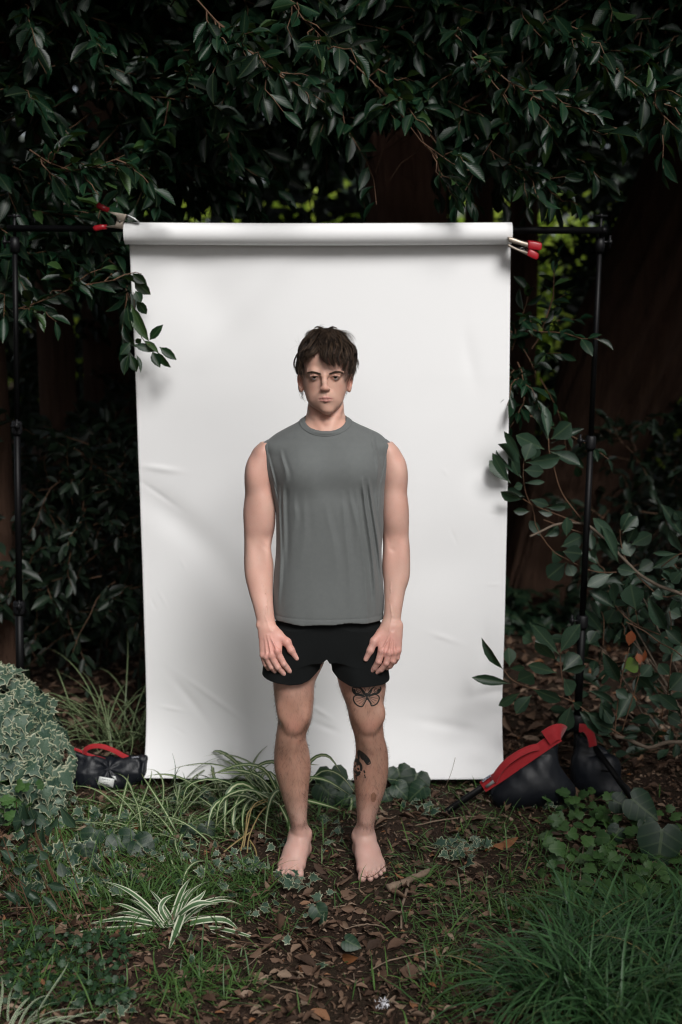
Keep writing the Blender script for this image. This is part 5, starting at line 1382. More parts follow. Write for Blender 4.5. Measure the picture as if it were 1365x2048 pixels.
# ============================================================ stands
bar = empty('crossbar', at(620, 457, BD)); tag(bar, 'black telescopic crossbar running through the paper roll', 'crossbar')
A_, B_ = at(15, 456.5, BD), at(1213, 461, BD)
mb = MB(); mb.tube([A_, A_ + (B_ - A_) * .55], .0125, 20); mb.build('tube', M['black_metal'], bar)
mb = MB(); mb.tube([A_ + (B_ - A_) * .55, B_ - [.01, 0, 0]], .0135, 20); mb.tube([B_ - [.02, 0, 0], B_], .0142, 20); mb.build('tube', M['black_metal'], bar)
def knob(mb, c, d, r=.014, L=.035):
    c = np.asarray(c, float); d = norm(d)
    mb.tube([c, c + d * L], .005, 8)
    a = np.arange(16) * 2 * math.pi / 16
    mb.tube([c + d * L, c + d * (L + .004), c + d * (L + .014), c + d * (L + .017)], [r * .6, r, r, r * .6], 8)
    s = norm(np.cross(d, [0.1, .2, 1])); mb.box(c + d * (L + .008), (.008, .008, .05) if abs(d[2]) < .5 else (.05, .008, .008))
def light_stand(label, top, bot, legs, col_px, group='stands that hold up the backdrop'):
    st_ = empty('light_stand', [bot[0], bot[1], 0]); tag(st_, label, 'light stand', group)
    ax = bot - top; L = np.linalg.norm(ax); d = ax / L
    P = lambda t: top + ax * t
    for (a_, b_, r_) in ((0, col_px[0], .0105), (col_px[0], col_px[1], .0130), (col_px[1], 1.0, .0160)):
        mb = MB(); mb.tube([P(a_), P(b_)], r_, 20); mb.build('pole', M['black_metal'], st_)
    for t, r_ in zip(col_px, (.021, .024)):
        mb = MB(); mb.tube([P(t) - d * .002, P(t) + d * .004, P(t) + d * .045, P(t) + d * .055], [r_ * .8, r_, r_, r_ * .85], 18)
        cb = mb.build('collar', M['black_plastic'], st_)
        mb = MB(); knob(mb, P(t) + d * .02 + np.array([-.02, -.012, 0]), (-1 if bot[0] > 0 else 1, -.5, .15), .013, .022); mb.build('knob', M['black_plastic'], cb)
    hub = P(1.0)
    mb = MB(); mb.tube([hub - d * .05, hub - d * .045, hub + d * .012, hub + d * .02], [.026, .031, .031, .024], 18); mb.build('hub', M['black_plastic'], st_)
    mb = MB(); mb.tube([hub, [hub[0], hub[1], .03]], .014, 14); lo = mb.build('pole', M['black_metal'], st_)
    for lg in legs:
        mb = MB(); s_ = hub + norm([lg[0] - hub[0], lg[1] - hub[1], 0]) * .03; mb.tube([s_, lg], .0098, 12, flat=1.5)
        o = mb.build('leg', M['black_metal'], st_)
        mb = MB(); dv = norm(lg - s_); mb.tube([lg - dv * .035, lg, lg + dv * .006], [.013, .013, .009], 12); mb.build('rubber_foot', M['black_plastic'], o)
        mid = s_ * .55 + lg * .45; mb = MB(); mb.box(mid, (.012, .012, .012)); mb.tube([mid, [hub[0], hub[1], .05]], .0045, 6); mb.build('brace', M['black_metal'], o)
    # head with grip knobs under the crossbar
    mb = MB(); mb.tube([top - d * .0, top + d * .03, top + d * .06], [.017, .0195, .0175], 18); mb.tube([top - d * .075, top], .006, 10); hd = mb.build('head', M['black_plastic'], st_)
    mb = MB(); knob(mb, top + d * .02, (1 if bot[0] > 0 else -1, -.3, 0), .010, .03); knob(mb, top - d * .06, (0, -.1, 1), .009, .012); mb.build('knob', M['black_plastic'], hd)
    return st_
light_stand('right hand black light stand, its tripod feet under a sandbag', at(1201, 474, BD + .03), at(1155, 1452, BD + .03), [atz(885, 1629, .012), atz(1312, 1662, .012), np.array([at(1155, 1452, BD)[0] + .12, BD + .62, .012])], (.395, .765))
light_stand('left hand black light stand, its foot hidden behind the ivy bush', at(30, 474, BD + .03), at(42, 1452, BD + .03), [atz(-110, 1640, .012), atz(70, 1590, .012), np.array([at(42, 1452, BD)[0] - .1, BD + .62, .012])], (.365, .735))

# ============================================================ spring clamps
def clamp(label, c, build):
    r_ = empty('spring_clamp', c); tag(r_, label, 'clamp', 'spring clamps on the roll ends'); build(r_); return r_
def cl_left(r_):
    C = lambda x, y, D=BD - .035: at(170 + x / 9.75, 390 + y / 9.75, D)
    up = [C(*p) for p in ((450, 325), (600, 343), (830, 385), (765, 515), (690, 545), (640, 500), (625, 410), (545, 378))]
    lo = [C(*p) for p in ((632, 498), (760, 515), (748, 560), (748, 668), (600, 648), (420, 630), (425, 612), (600, 588))]
    mb = MB(); mb.prism(up, (0, 1, 0), .024); mb.build('jaw', M['steel'], r_, smooth=False, bevel=.0015)
    mb = MB(); mb.prism(lo, (0, 1, 0), .019); mb.build('jaw', M['steel'], r_, smooth=False, bevel=.0015)
    mb = MB(); mb.prism([C(*p) for p in ((815, 385), (860, 392), (990, 455), (1070, 525), (1040, 535), (960, 485), (830, 425))], (0, 1, 0), .022); mb.build('jaw_tip', M['steel_shiny'], r_, smooth=False, bevel=.001)
    mb = MB(); mb.tube([C(470, 300, BD - .035), C(350, 250), C(265, 205), C(235, 190)], [.0062, .0072, .0072, .005], 14, flat=1.6); mb.build('grip', M['grip_red'], r_)
    mb = MB(); mb.tube([C(435, 622), C(330, 625), C(215, 650), C(170, 662)], [.0055, .0066, .0072, .005], 14, flat=1.6); mb.build('grip', M['grip_red'], r_)
    mb = MB(); a = C(690, 518); mb.tube([a + [0, -.017, 0], a + [0, -.014, 0]], [.0028, .0035], 12); mb.build('pivot', M['steel_shiny'], r_)
clamp('silver spring clamp with dark red grips on the left end of the roll', at(240, 440, BD - .035), cl_left)
def cl_right(r_):
    C = lambda x, y, D=BD - .045: at(980 + x / 5.25, 430 + y / 5.25, D)
    mb = MB(); mb.prism([C(*p) for p in ((190, 230), (240, 238), (330, 270), (405, 290), (395, 338), (300, 305), (200, 280))], (0, 1, .3), .024); mb.build('jaw', M['steel'], r_, smooth=False, bevel=.0015)
    mb = MB(); mb.prism([C(*p) for p in ((190, 300), (290, 350), (400, 385), (385, 420), (300, 375), (190, 330))], (0, 1, .3), .020); mb.build('jaw', M['steel'], r_, smooth=False, bevel=.0015)
    P = [C(300 + 30 * math.cos(t) + t * 5, 358 + 16 * math.sin(t), BD - .045 + .006 * math.sin(t * .5)) for t in np.linspace(0, 14, 60)]
    mb = MB(); mb.tube(P, .0011, 6); mb.build('spring', M['steel_shiny'], r_)
    mb = MB(); mb.prism([C(*p) for p in ((398, 268), (470, 275), (545, 292), (540, 345), (526, 368), (460, 358), (395, 348))], (0, 1, .25), .034); mb.build('grip', M['grip_red'], r_, bevel=.004, smooth=False)
    mb = MB(); mb.prism([C(*p) for p in ((408, 350), (465, 372), (512, 402), (506, 440), (490, 468), (440, 445), (384, 418))], (0, 1, .25), .032); mb.build('grip', M['grip_red'], r_, bevel=.004, smooth=False)
clamp('silver spring clamp with bright red grips on the right end of the roll', at(1050, 495, BD - .045), cl_right)

# ============================================================ sandbags
def text_part(name, body, c, right, up, size, mat, parent, n_off=.0015):
    cu = bpy.data.curves.new(name, 'FONT'); cu.body = body; cu.size = size; cu.align_x = 'CENTER'; cu.align_y = 'CENTER'; cu.offset = size * .02
    o = bpy.data.objects.new(name, cu); dg = bpy.context.evaluated_depsgraph_get()
    me = bpy.data.meshes.new_from_object(o); me.materials.clear(); me.materials.append(mat); bpy.data.objects.remove(o); bpy.data.curves.remove(cu)
    t = bpy.data.objects.new(name, me); COL.objects.link(t); t.parent = parent; t.matrix_parent_inverse = Matrix.Translation(parent.location).inverted()
    right = norm(right); up = norm(up - right * (np.dot(up, right))); nn = np.cross(right, up)
    R = np.eye(4); R[:3, 0] = right; R[:3, 1] = up; R[:3, 2] = nn; R[:3, 3] = np.asarray(c) + nn * n_off
    t.matrix_basis = Matrix(R.tolist()); return t
def strap(path, w, n_hint, thick=.0025, n=24):
    C = spline(path, n); t = norm(np.gradient(C, axis=0)); s_ = norm(np.cross(t, np.broadcast_to(norm(n_hint), t.shape))); nn = np.cross(s_, t)
    G = np.stack([C + s_ * w / 2 + nn * thick, C + nn * thick * 1.2, C - s_ * w / 2 + nn * thick, C - s_ * w / 2 - nn * thick, C - nn * thick * .8, C + s_ * w / 2 - nn * thick, C + s_ * w / 2 + nn * thick], 1)
    mb = MB(); mb.grid(G); return mb
def pouch(axes, build, relax=2):
    S = Sculpt(*[np.arange(a, b, s) for a, b, s in axes]); build(S); return S.mesh(relax=relax)
# left hand bag
LD = 4.66
c0 = atz(212, 1578, .0); LD = c0[1] + .05
bagL = empty('sandbag', [c0[0], LD, 0]); tag(bagL, 'black sandbag with a white label and a red handle, left of the paper', 'sandbag', 'sandbags on the stands')
def bl(S):
    S.ell(at(178, 1548, LD), (.092, .055, .062), .0); S.ell(at(248, 1546, LD), (.090, .055, .064), .045); S.ell(at(212, 1560, LD), (.10, .058, .045), .04)
    S.cone(at(140, 1504, LD), at(222, 1528, LD), .006, .010, .05); S.cone(at(222, 1528, LD), at(290, 1514, LD), .010, .006, .05)
    S.ell(at(289, 1540, LD), (.012, .045, .045), .03); S.ell(at(135, 1540, LD), (.02, .045, .04), .03)
    xs, ys, zs = S.a; X, Y, Z = xs[:, None, None], ys[None, :, None], zs[None, None, :]
    c = at(222, 1530, LD); r_ = np.sqrt((X - c[0]) ** 2 + (Z - c[2]) ** 2); th = np.arctan2(Z - c[2], X - c[0])
    S.F = (S.F + .0028 * np.sin(th * 7) * np.clip(r_ / .03, 0, 1) * np.exp(-(r_ / .09) ** 2) + .004 * vnoise(X * 22, Y * 22, Z * 22) + .0015 * vnoise(X * 60, Y * 60, Z * 60)).astype(np.float32)
    S.F = np.maximum(S.F, .002 - Z + 0 * S.F)
lo, hi = at(110, 1600, LD), at(310, 1480, LD)
V, Q = pouch(((lo[0], hi[0], .003), (LD - .09, LD + .09, .003), (-.01, hi[2], .003)), bl)
newobj('pouch', mesh_np('pouch', V, [Q], M['tarp']), bagL)
strap([at(128, 1500, LD - .004), at(150, 1498, LD - .004), at(180, 1510, LD - .006), at(208, 1518, LD - .008), at(225, 1529, LD - .012), at(236, 1519, LD - .010), at(262, 1518, LD - .008), at(288, 1514, LD - .004)], .010, (0, -1, .2), .004, 40).build('trim', M['webbing'], bagL)
strap([at(170, 1508, LD - .006), at(172, 1499, LD - .010), at(186, 1492.5, LD - .014), at(206, 1493, LD - .016), at(228, 1501, LD - .014), at(246, 1511, LD - .012), at(256, 1516, LD - .008)], .019, (0, -.9, .35), .0035, 30).build('handle', M['webbing'], bagL)
strap([at(288, 1514, LD - .004), at(289.5, 1520, LD - .01), at(287, 1532, LD - .02)], .014, (0, -1, 0), .003, 12).build('trim', M['webbing'], bagL)
q = lambda x, y, dd=0: at(190 + x / 27.3, 1545 + y / 27.3, LD - .071 + dd)
mb = MB(); mb.prism([q(255, 225), (q(270, 218)), q(1050, 350), q(1075, 385), q(1000, 805), q(965, 822), q(165, 672), q(145, 640)], (0, 1, 0), .0018)
lb = mb.build('label', M['label_white'], bagL, smooth=False)
rt_, upv = q(1050, 350) - q(270, 218), q(270, 218) - q(165, 672)
for txt, cx_, cy_, sz in (('EURAWFICH', 625, 385, .0066), ('Sandbag 15kg', 600, 535, .0030), ('S-043893', 590, 655, .0092)):
    if txt.startswith('Sand'): txt = 'PROPERTY OF'
    p_ = q(cx_, cy_); text_part('print', txt, p_, rt_, upv, sz * .92, M['label_print'], bagL, .0016)
mb = MB(); mb.prism([q(900, 170, -.001), q(1130, 215, -.001), q(1210, 440, -.001), q(1100, 400, -.001), q(1050, 300, -.001)], (0, 1, 0), .002); mb.build('tie', M['label_white'], bagL, smooth=False)
mb = MB(); mb.prism([at(262, 1512, LD - .012), at(280, 1511.5, LD - .012), at(280, 1517, LD - .016), at(262, 1518, LD - .016)], (0, 1, 0), .002); lb = mb.build('brand_tag', M['label_print'], bagL, smooth=False)
text_part('print', 'LAMOTS', at(271, 1514.5, LD - .016), (1, 0, .03), (0, 0, 1), .0075, M['tag_print'], bagL, .0012)
# right hand saddle bag: two pouches over the stand's leg
c0 = atz(1060, 1630, .0); RD = c0[1] + .10
bagR = empty('sandbag', [c0[0], RD, 0]); tag(bagR, 'black saddle sandbag with a broad red strap, slung over the right hand tripod', 'sandbag', 'sandbags on the stands')
def br(S):
    S.cone(at(985, 1572, RD), at(1110, 1492, RD), .012, .014, 0)
    S.ell(at(1062, 1556, RD - .01), (.11, .058, .080), .05, rot=(0, -28, 0)); S.ell(at(1092, 1528, RD), (.035, .040, .07), .05); S.ell(at(1020, 1592, RD - .015), (.07, .05, .05), .05); S.ell(at(1060, 1575, RD - .015), (.12, .058, .06), .06, rot=(0, -10, 0)); S.ell(at(1108, 1582, RD - .015), (.085, .052, .055), .06)
    xs, ys, zs = S.a; X, Y, Z = xs[:, None, None], ys[None, :, None], zs[None, None, :]
    S.F = (S.F + .003 * np.sin((X * .55 + Z * .8) * 0 + (X * .83 - Z * .0) * 95 + 2 * Z * 20) * np.clip((Z - .09) / .1, 0, 1) + .002 * vnoise(X * 20, Y * 20, Z * 8) + .0008 * vnoise(X * 50, Y * 50, Z * 20)).astype(np.float32)
    S.F = np.maximum(S.F, .002 - Z + 0 * S.F)
lo, hi = at(940, 1650, RD), at(1210, 1460, RD)
V, Q = pouch(((lo[0], hi[0], .003), (RD - .11, RD + .10, .003), (-.01, hi[2], .003)), br)
newobj('pouch', mesh_np('pouch', V, [Q], M['tarp']), bagR)
def br2(S):
    S.cone(at(1162, 1480, RD + .16), at(1200, 1500, RD + .16), .014, .014, 0); S.ell(at(1205, 1545, RD + .13), (.070, .045, .085), .05, rot=(0, 38, 0)); S.ell(at(1222, 1580, RD + .12), (.08, .05, .035), .05); S.ell(at(1160, 1540, RD + .16), (.04, .04, .10), .05)
    xs, ys, zs = S.a; X, Y, Z = xs[:, None, None], ys[None, :, None], zs[None, None, :]
    S.F = (S.F + .002 * vnoise(X * 22, Y * 22, Z * 14) + .001 * vnoise(X * 50, Y * 50, Z * 30)).astype(np.float32); S.F = np.maximum(S.F, .002 - Z + 0 * S.F)
lo, hi = at(1100, 1650, RD + .14), at(1300, 1440, RD + .14)
V, Q = pouch(((lo[0], hi[0], .0035), (RD + .04, RD + .26, .0035), (-.01, hi[2], .0035)), br2)
newobj('pouch', mesh_np('pouch', V, [Q], M['tarp']), bagR)
strap([at(966, 1574, RD - .028), at(1000, 1552, RD - .034), at(1035, 1528, RD - .038), at(1070, 1504, RD - .038), at(1105, 1480, RD - .034), at(1118, 1472, RD - .028)], .044, (0, -.95, .3), .004, 40).build('strap', M['webbing'], bagR)
strap([at(1092, 1476, RD - .042), at(1108, 1466, RD - .042), at(1121, 1463, RD - .026), at(1126, 1467, RD + .01)], .060, (0, -.95, .3), .004, 20).build('strap', M['webbing'], bagR)
strap([at(988, 1562, RD - .042), at(996, 1546, RD - .050), at(1015, 1524, RD - .056), at(1040, 1507, RD - .054), at(1062, 1497, RD - .048), at(1078, 1494, RD - .042)], .026, (-.3, -.9, .4), .0035, 36).build('handle', M['webbing'], bagR)
strap([at(1160, 1456, RD + .12), at(1172, 1458, RD + .10), at(1182, 1472, RD + .09), at(1186, 1492, RD + .09)], .034, (.2, -.9, .3), .004, 16).build('handle', M['webbing'], bagR)
q = lambda x, y, D=RD - .045: at(958 + x / 27.3, 1538 + y / 27.3, D)
mb = MB(); mb.prism([q(155, 620), q(620, 300), q(690, 400), q(230, 715)], (0, 1, 0), .002); mb.build('brand_tag', M['tag_blue'], bagR, smooth=False)
text_part('print', 'LAMOTS', q(425, 510), q(620, 300) - q(155, 620), (0, 0, 1), .0105, M['tag_print'], bagR, .0016)
mb = MB(); mb.prism([q(345, 935), q(775, 600), q(900, 725), q(440, 1040)], (0, 1, 0), .0025); mb.build('grey_patch', M['tag_grey'], bagR, smooth=False)
person, PV, PQ = build_person()
# ============================================================ shrub with broad leaves at the right
rg = np.random.default_rng(77)
def zpath(pts, ox, oy, sc, D, n=12):
    Q = []
    for i, (a_, b_) in enumerate(pts):
        px, py = ox + a_ / sc, oy + b_ / sc; DD = D(px, py) if callable(D) else D; Q.append(at(px, py, DD))
    return spline(Q, n)
D3 = lambda px, py: float(np.interp(px, [1015, 1060, 1150, 1230, 1365], [4.88, 4.98, 5.03, 4.98, 4.80]))
D4 = lambda px, py: float(np.interp(px, [950, 1120, 1365], [4.70, 4.72, 4.62]))
shr = empty('broadleaf_shrub', atz(1420, 1560, 0)); tag(shr, 'open shrub with broad grey green toothed leaves reaching across the right hand stand', 'shrub')
ST3 = [([(1500, 1260), (1340, 1190), (1230, 1150), (1110, 1080), (1010, 980), (920, 890), (820, 800), (770, 780)], .0075, .0045), ([(470, 860), (540, 828), (610, 795), (700, 778), (775, 785)], .0045, .0042), ([(775, 760), (680, 640), (640, 560), (610, 450), (585, 370), (580, 285)], .0028, .0018),
       ([(980, 1070), (870, 1070), (780, 1040), (680, 990), (600, 940), (510, 810), (490, 700), (450, 620), (430, 500), (438, 395)], .0024, .0016), ([(820, 850), (700, 815), (550, 762)], .0022, .0014), ([(770, 785), (640, 735), (500, 680), (430, 640)], .0022, .0014), ([(1200, 1185), (1110, 1100), (1040, 1010), (1005, 900), (1000, 820)], .0026, .0016),
       ([(1365, 1180), (1280, 1215), (1200, 1190)], .0022, .0015), ([(1365, 1500), (1240, 1440), (1120, 1390), (1040, 1340), (970, 1265)], .0028, .0016), ([(1110, 1390), (1090, 1290)], .0012, .001), ([(900, 1500), (905, 1360), (890, 1300)], .0018, .0012), ([(1290, 1540), (1300, 1380), (1290, 1300)], .0020, .0014), ([(1500, 1000), (1365, 960), (1240, 1040)], .003, .0015)]
ST4 = [([(1500, 650), (1365, 660), (1280, 662), (1190, 690), (1130, 672), (1060, 640), (1000, 628)], .008, .0055), ([(1060, 640), (940, 560), (830, 480), (770, 440), (640, 390), (520, 360), (440, 320), (400, 268)], .0032, .0018), ([(770, 440), (735, 380), (715, 310), (705, 185)], .0022, .0016), ([(1000, 612), (1015, 460), (1040, 300), (1080, 148)], .0026, .0016),
       ([(1040, 600), (1090, 440), (1130, 300), (1142, 205)], .0024, .0014), ([(1310, 600), (1285, 480), (1290, 350), (1310, 180)], .0026, .0018), ([(1500, 420), (1365, 200), (1240, 120), (1160, 60), (1060, 10)], .0026, .0016)]
for rows, (ox, oy, sc), D in ((ST3, (900, 780, 2.935), D3), (ST4, (860, 1240, 2.703), D4)):
    for pts, r0, r1 in rows:
        mb = MB(); mb.tube(zpath(pts, ox, oy, sc, D, 20), np.linspace(r0, r1 * 1.35, 20), 8); mb.build('stem', M['stem'] if r0 > .004 else M['stem_red'], shr)
R3 = [((575, 295), (470, 85), 60), ((578, 290), (555, 90), 50), ((590, 290), (715, 200), 95), ((590, 315), (785, 222), 34), ((560, 350), (385, 265), 70), ((585, 360), (762, 428), 62), ((580, 352), (685, 335), 25), ((440, 425), (652, 402), 76), ((440, 420), (480, 315), 72), ((480, 425), (520, 330), 50),
      ((425, 520), (262, 345), 72), ((422, 405), (315, 238), 36), ((420, 500), (308, 288), 46), ((360, 548), (232, 420), 66), ((350, 550), (246, 368), 46), ((430, 470), (550, 480), 60), ((435, 545), (555, 542), 25), ((445, 628), (330, 585), 44), ((430, 642), (303, 605), 58), ((470, 642), (580, 680), 44), ((560, 690), (686, 685), 36), ((472, 712), (380, 712), 36),
      ((515, 710), (600, 732), 34), ((375, 570), (425, 560), 40), ((405, 510), (370, 420), 46), ((555, 862), (645, 798), 56), ((685, 862), (690, 752), 52), ((650, 922), (775, 858), 74), ((660, 948), (775, 962), 74), ((600, 945), (655, 1002), 70), ((685, 1010), (575, 1102), 90), ((690, 1012), (722, 1090), 60), ((545, 868), (468, 770), 44),
      ((1000, 830), (1065, 728), 78), ((1012, 842), (1102, 742), 58), ((1060, 912), (1182, 845), 70), ((1042, 900), (1092, 800), 60), ((1000, 912), (838, 755), 58), ((1000, 1022), (865, 868), 46), ((1020, 880), (1062, 972), 70), ((990, 1015), (905, 805), 50), ((1172, 1052), (1345, 968), 58), ((1100, 1072), (985, 1048), 56), ((1102, 1062), (1192, 1010), 66),
      ((1112, 1092), (1222, 1155), 62), ((958, 1075), (808, 1155), 60), ((968, 1258), (948, 1128), 60), ((970, 1280), (832, 1178), 60), ((1092, 1290), (1062, 1148), 108), ((1265, 1215), (1272, 1122), 74), ((1255, 1230), (1198, 1190), 50), ((1280, 1215), (1380, 1200), 60), ((1282, 1420), (1176, 1250), 66), ((1120, 1392), (1205, 1400), 54), ((920, 1372), (965, 1300), 78),
      ((905, 1432), (798, 1290), 62), ((900, 1352), (808, 1240), 50), ((660, 1505), (762, 1385), 68), ((618, 1525), (483, 1375), 66), ((615, 1545), (505, 1468), 58), ((1375, 870), (1255, 678), 60), ((1375, 960), (1288, 825), 52), ((1340, 962), (1190, 955), 26), ((1330, 1080), (1240, 1090), 50), ((1365, 1060), (1300, 1130), 60), ((1290, 1300), (1350, 1230), 60), ((1360, 1330), (1300, 1300), 60), ((1150, 1420), (1240, 1470), 60),
      ((860, 1480), (820, 1440), 70), ((1000, 1460), (975, 1440), 80), ((1365, 760), (1320, 720), 50), ((1240, 1500), (1300, 1420), 66), ((1365, 1440), (1290, 1390), 56), ((700, 985), (740, 1000), 30), ((1240, 1050), (1340, 1090), 46)]
R4 = [((402, 272), (283, 122), 36), ((430, 255), (430, 152), 60), ((440, 345), (236, 312), 44), ((492, 390), (372, 455), 54), ((552, 405), (463, 498), 62), ((552, 372), (705, 428), 60), ((690, 287), (525, 243), 50), ((702, 190), (555, 28), 62), ((702, 180), (805, 28), 70), ((690, 222), (572, 108), 58), ((716, 278), (812, 188), 90), ((720, 276), (842, 252), 42), ((722, 312), (772, 402), 82),
      ((765, 458), (722, 602), 70), ((772, 442), (822, 472), 44), ((838, 492), (995, 592), 74), ((1030, 342), (948, 202), 58), ((1010, 542), (1092, 398), 78), ((1080, 552), (1190, 518), 50), ((1000, 602), (908, 560), 78), ((990, 642), (828, 510), 62), ((940, 480), (982, 562), 60), ((1010, 462), (888, 385), 30), ((1350, 490), (1248, 410), 60), ((1280, 462), (1200, 418), 48), ((1200, 372), (1118, 300), 60),
      ((1290, 382), (1378, 300), 100), ((1300, 300), (1240, 240), 54), ((1310, 190), (1260, 110), 60), ((470, 330), (560, 290), 90), ((430, 262), (512, 252), 36), ((1040, 640), (1120, 628), 22), ((1120, 460), (1205, 470), 18), ((1365, 560), (1290, 520), 60), ((1080, 430), (1010, 380), 50), ((1200, 240), (1150, 300), 60), ((860, 130), (900, 60), 60), ((990, 560), (930, 470), 60), ((1290, 480), (1340, 560), 56), ((1365, 140), (1290, 60), 56), ((560, 120), (500, 90), 50)]
for rows, (ox, oy, sc), D in ((R3, (900, 780, 2.935), D3), (R4, (860, 1240, 2.703), D4)):
    A = px_leaves(rows, ox, oy, sc, D, rg, .28); leaf_objects('leaf', 'phot', L_PHOT, A['p'], A['d'], A['n'], A['L'], A['W'], M['photinia'], shr)
B = np.array([at(rg.uniform(1170, 1390), rg.uniform(1080, 1520), rg.uniform(4.95, 5.5)) for _ in range(30)]); P2, A = sprays(B, rg.normal(0, 1, (30, 3)) + [-.5, -.3, .5], .16, 6, .095, .46, .3, rg, .8)
A['p'][:, 2] = np.maximum(A['p'][:, 2], .04); leaf_objects('leaf', 'phot', L_PHOT, A['p'], A['d'], A['n'], A['L'], A['W'], M['photinia'], shr)
newobj('twigs', tubes_mesh('twigs', P2, np.tile(np.linspace(.0022, .0012, 6), (30, 1)), 5, M['stem_red']), shr)['kind'] = 'stuff'
S_ = [spline([p[0], p[0] * .6 + np.array([p[0][0] + .25, p[0][1] + .1, .3]) * .4, [p[0][0] + .35, 5.3, .05]], 8) for p in P2[::2]]; newobj('branches', tubes_mesh('branches', np.array(S_), np.tile(np.linspace(.002, .005, 8), (len(S_), 1)), 5, M['stem']), shr)['kind'] = 'stuff'
A = px_leaves([((1050, 262), (1125, 232), 72)], 860, 1240, 2.703, D4, rg, .2); leaf_objects('leaf', 'photy', L_PHOT[:1], A['p'], A['d'], A['n'], A['L'], A['W'], M['young'], shr, 'young yellow green leaf')
A = px_leaves([((1075, 142), (1092, 62), 44), ((1140, 242), (1124, 182), 34), ((1150, 232), (1166, 168), 20)], 860, 1240, 2.703, D4, rg, .2); leaf_objects('leaf', 'photr', L_PHOT[:1], A['p'], A['d'], A['n'], A['L'], A['W'], M['redbud'], shr, 'new red brown leaf')

# ============================================================ strappy plants
def blades(base, az, L, el, droop, w, n=10, rg=rg, kink=0.0):
    """arching ribbons: returns centre lines (N,n,3) and half-width vectors"""
    base = np.asarray(base, float); N = len(base); az, L, el, droop, w = [np.broadcast_to(v, (N,)).astype(float) for v in (az, L, el, droop, w)]
    t = np.linspace(0, 1, n)[None]; e = el[:, None] - droop[:, None] * t ** 1.2; ds = (L / (n - 1))[:, None]
    h = np.cumsum(np.cos(e) * ds, 1) - np.cos(e[:, :1]) * ds; z = np.cumsum(np.sin(e) * ds, 1) - np.sin(e[:, :1]) * ds
    azz = az[:, None] + kink * t ** 2 * rg.normal(0, 1, (N, 1)); hx = np.cumsum(np.cos(azz) * np.gradient(h, axis=1), 1); hy = np.cumsum(np.sin(azz) * np.gradient(h, axis=1), 1)
    C = base[:, None] + np.stack([hx, hy, z], -1); C[..., 2] = np.maximum(C[..., 2], gz(C[..., 0], C[..., 1]) + .006)
    s_ = np.stack([-np.sin(azz), np.cos(azz), 0 * azz + rg.normal(0, .25, (N, 1))], -1)
    prof = np.minimum(1, np.minimum(t * 5 + .45, (1 - t) * 2.6 + .03)); S = norm(s_) * (w[:, None] * prof / 2)[..., None]
    return C, S
def blade_arrays(C, S, fold=.25):
    N, n = C.shape[:2]; up = norm(np.cross(norm(np.gradient(C, axis=1)), S)); W = np.linalg.norm(S, axis=-1, keepdims=True); up = up * np.sign(up[..., 2:3] + 1e-6)
    V = np.stack([C - S + up * W * fold, C, C + S + up * W * fold], 2); k = np.arange(N)[:, None, None] * n * 3; i = np.arange(n - 1)[None, :, None] * 3; j = np.arange(2)[None, None]
    a = k + i + j; Q = np.stack([a, a + 1, a + 4, a + 3], -1).reshape(-1, 4)
    uv = np.stack(np.broadcast_arrays(np.array([0, .5, 1.0])[None, None], np.linspace(0, 1, n)[None, :, None] + np.zeros((N, 1, 1))), -1)
    return V.reshape(-1, 3), Q, uv.reshape(-1, 2), np.repeat(rg.random(N), n * 3)
def blade_mass(name, C, S, mat, parent=None, kind='stuff', fold=.25):
    V, Q, uv, r_ = blade_arrays(C, S, fold); o = newobj(name, mesh_np(name, V, [Q], mat, True, attrs={'rnd': r_}, uv=uv), parent)
    if kind: o['kind'] = kind
    return o
def strap_plant(name, label, cat_, c, N, Lr, elr, drr, w, mat, azr=(0, 6.283), spread=.03, group=None, n=12, kink=.5, extra=()):
    r_ = empty(name, c); tag(r_, label, cat_, group)
    base = np.asarray(c) + np.c_[rg.normal(0, spread, (N, 2)), np.zeros(N)]; base[:, 2] = gz(base[:, 0], base[:, 1]) - .005
    C, S = blades(base, rg.uniform(*azr, N), rg.uniform(*Lr, N), rg.uniform(*elr, N), rg.uniform(*drr, N), w * rg.uniform(.75, 1.2, N), n, rg, kink)
    CC, SS = list(C), list(S)
    for pts, ww in extra:
        c_ = spline(pts, n); t = np.linspace(0, 1, n); prof = np.minimum(1, np.minimum(t * 5 + .4, (1 - t) * 2.6 + .03)); tg = norm(np.gradient(c_, axis=0))
        CC.append(c_); SS.append(norm(np.cross(tg, norm(np.array([0, -.55, .83]) + rg.normal(0, .25, 3)))) * (ww * prof / 2)[:, None])
    for k in range(len(CC)):
        blade_mass('blade', CC[k][None], SS[k][None], mat, r_, None)
    return r_
P_ = lambda *pts: [at(a, b, D) for a, b, D in pts]
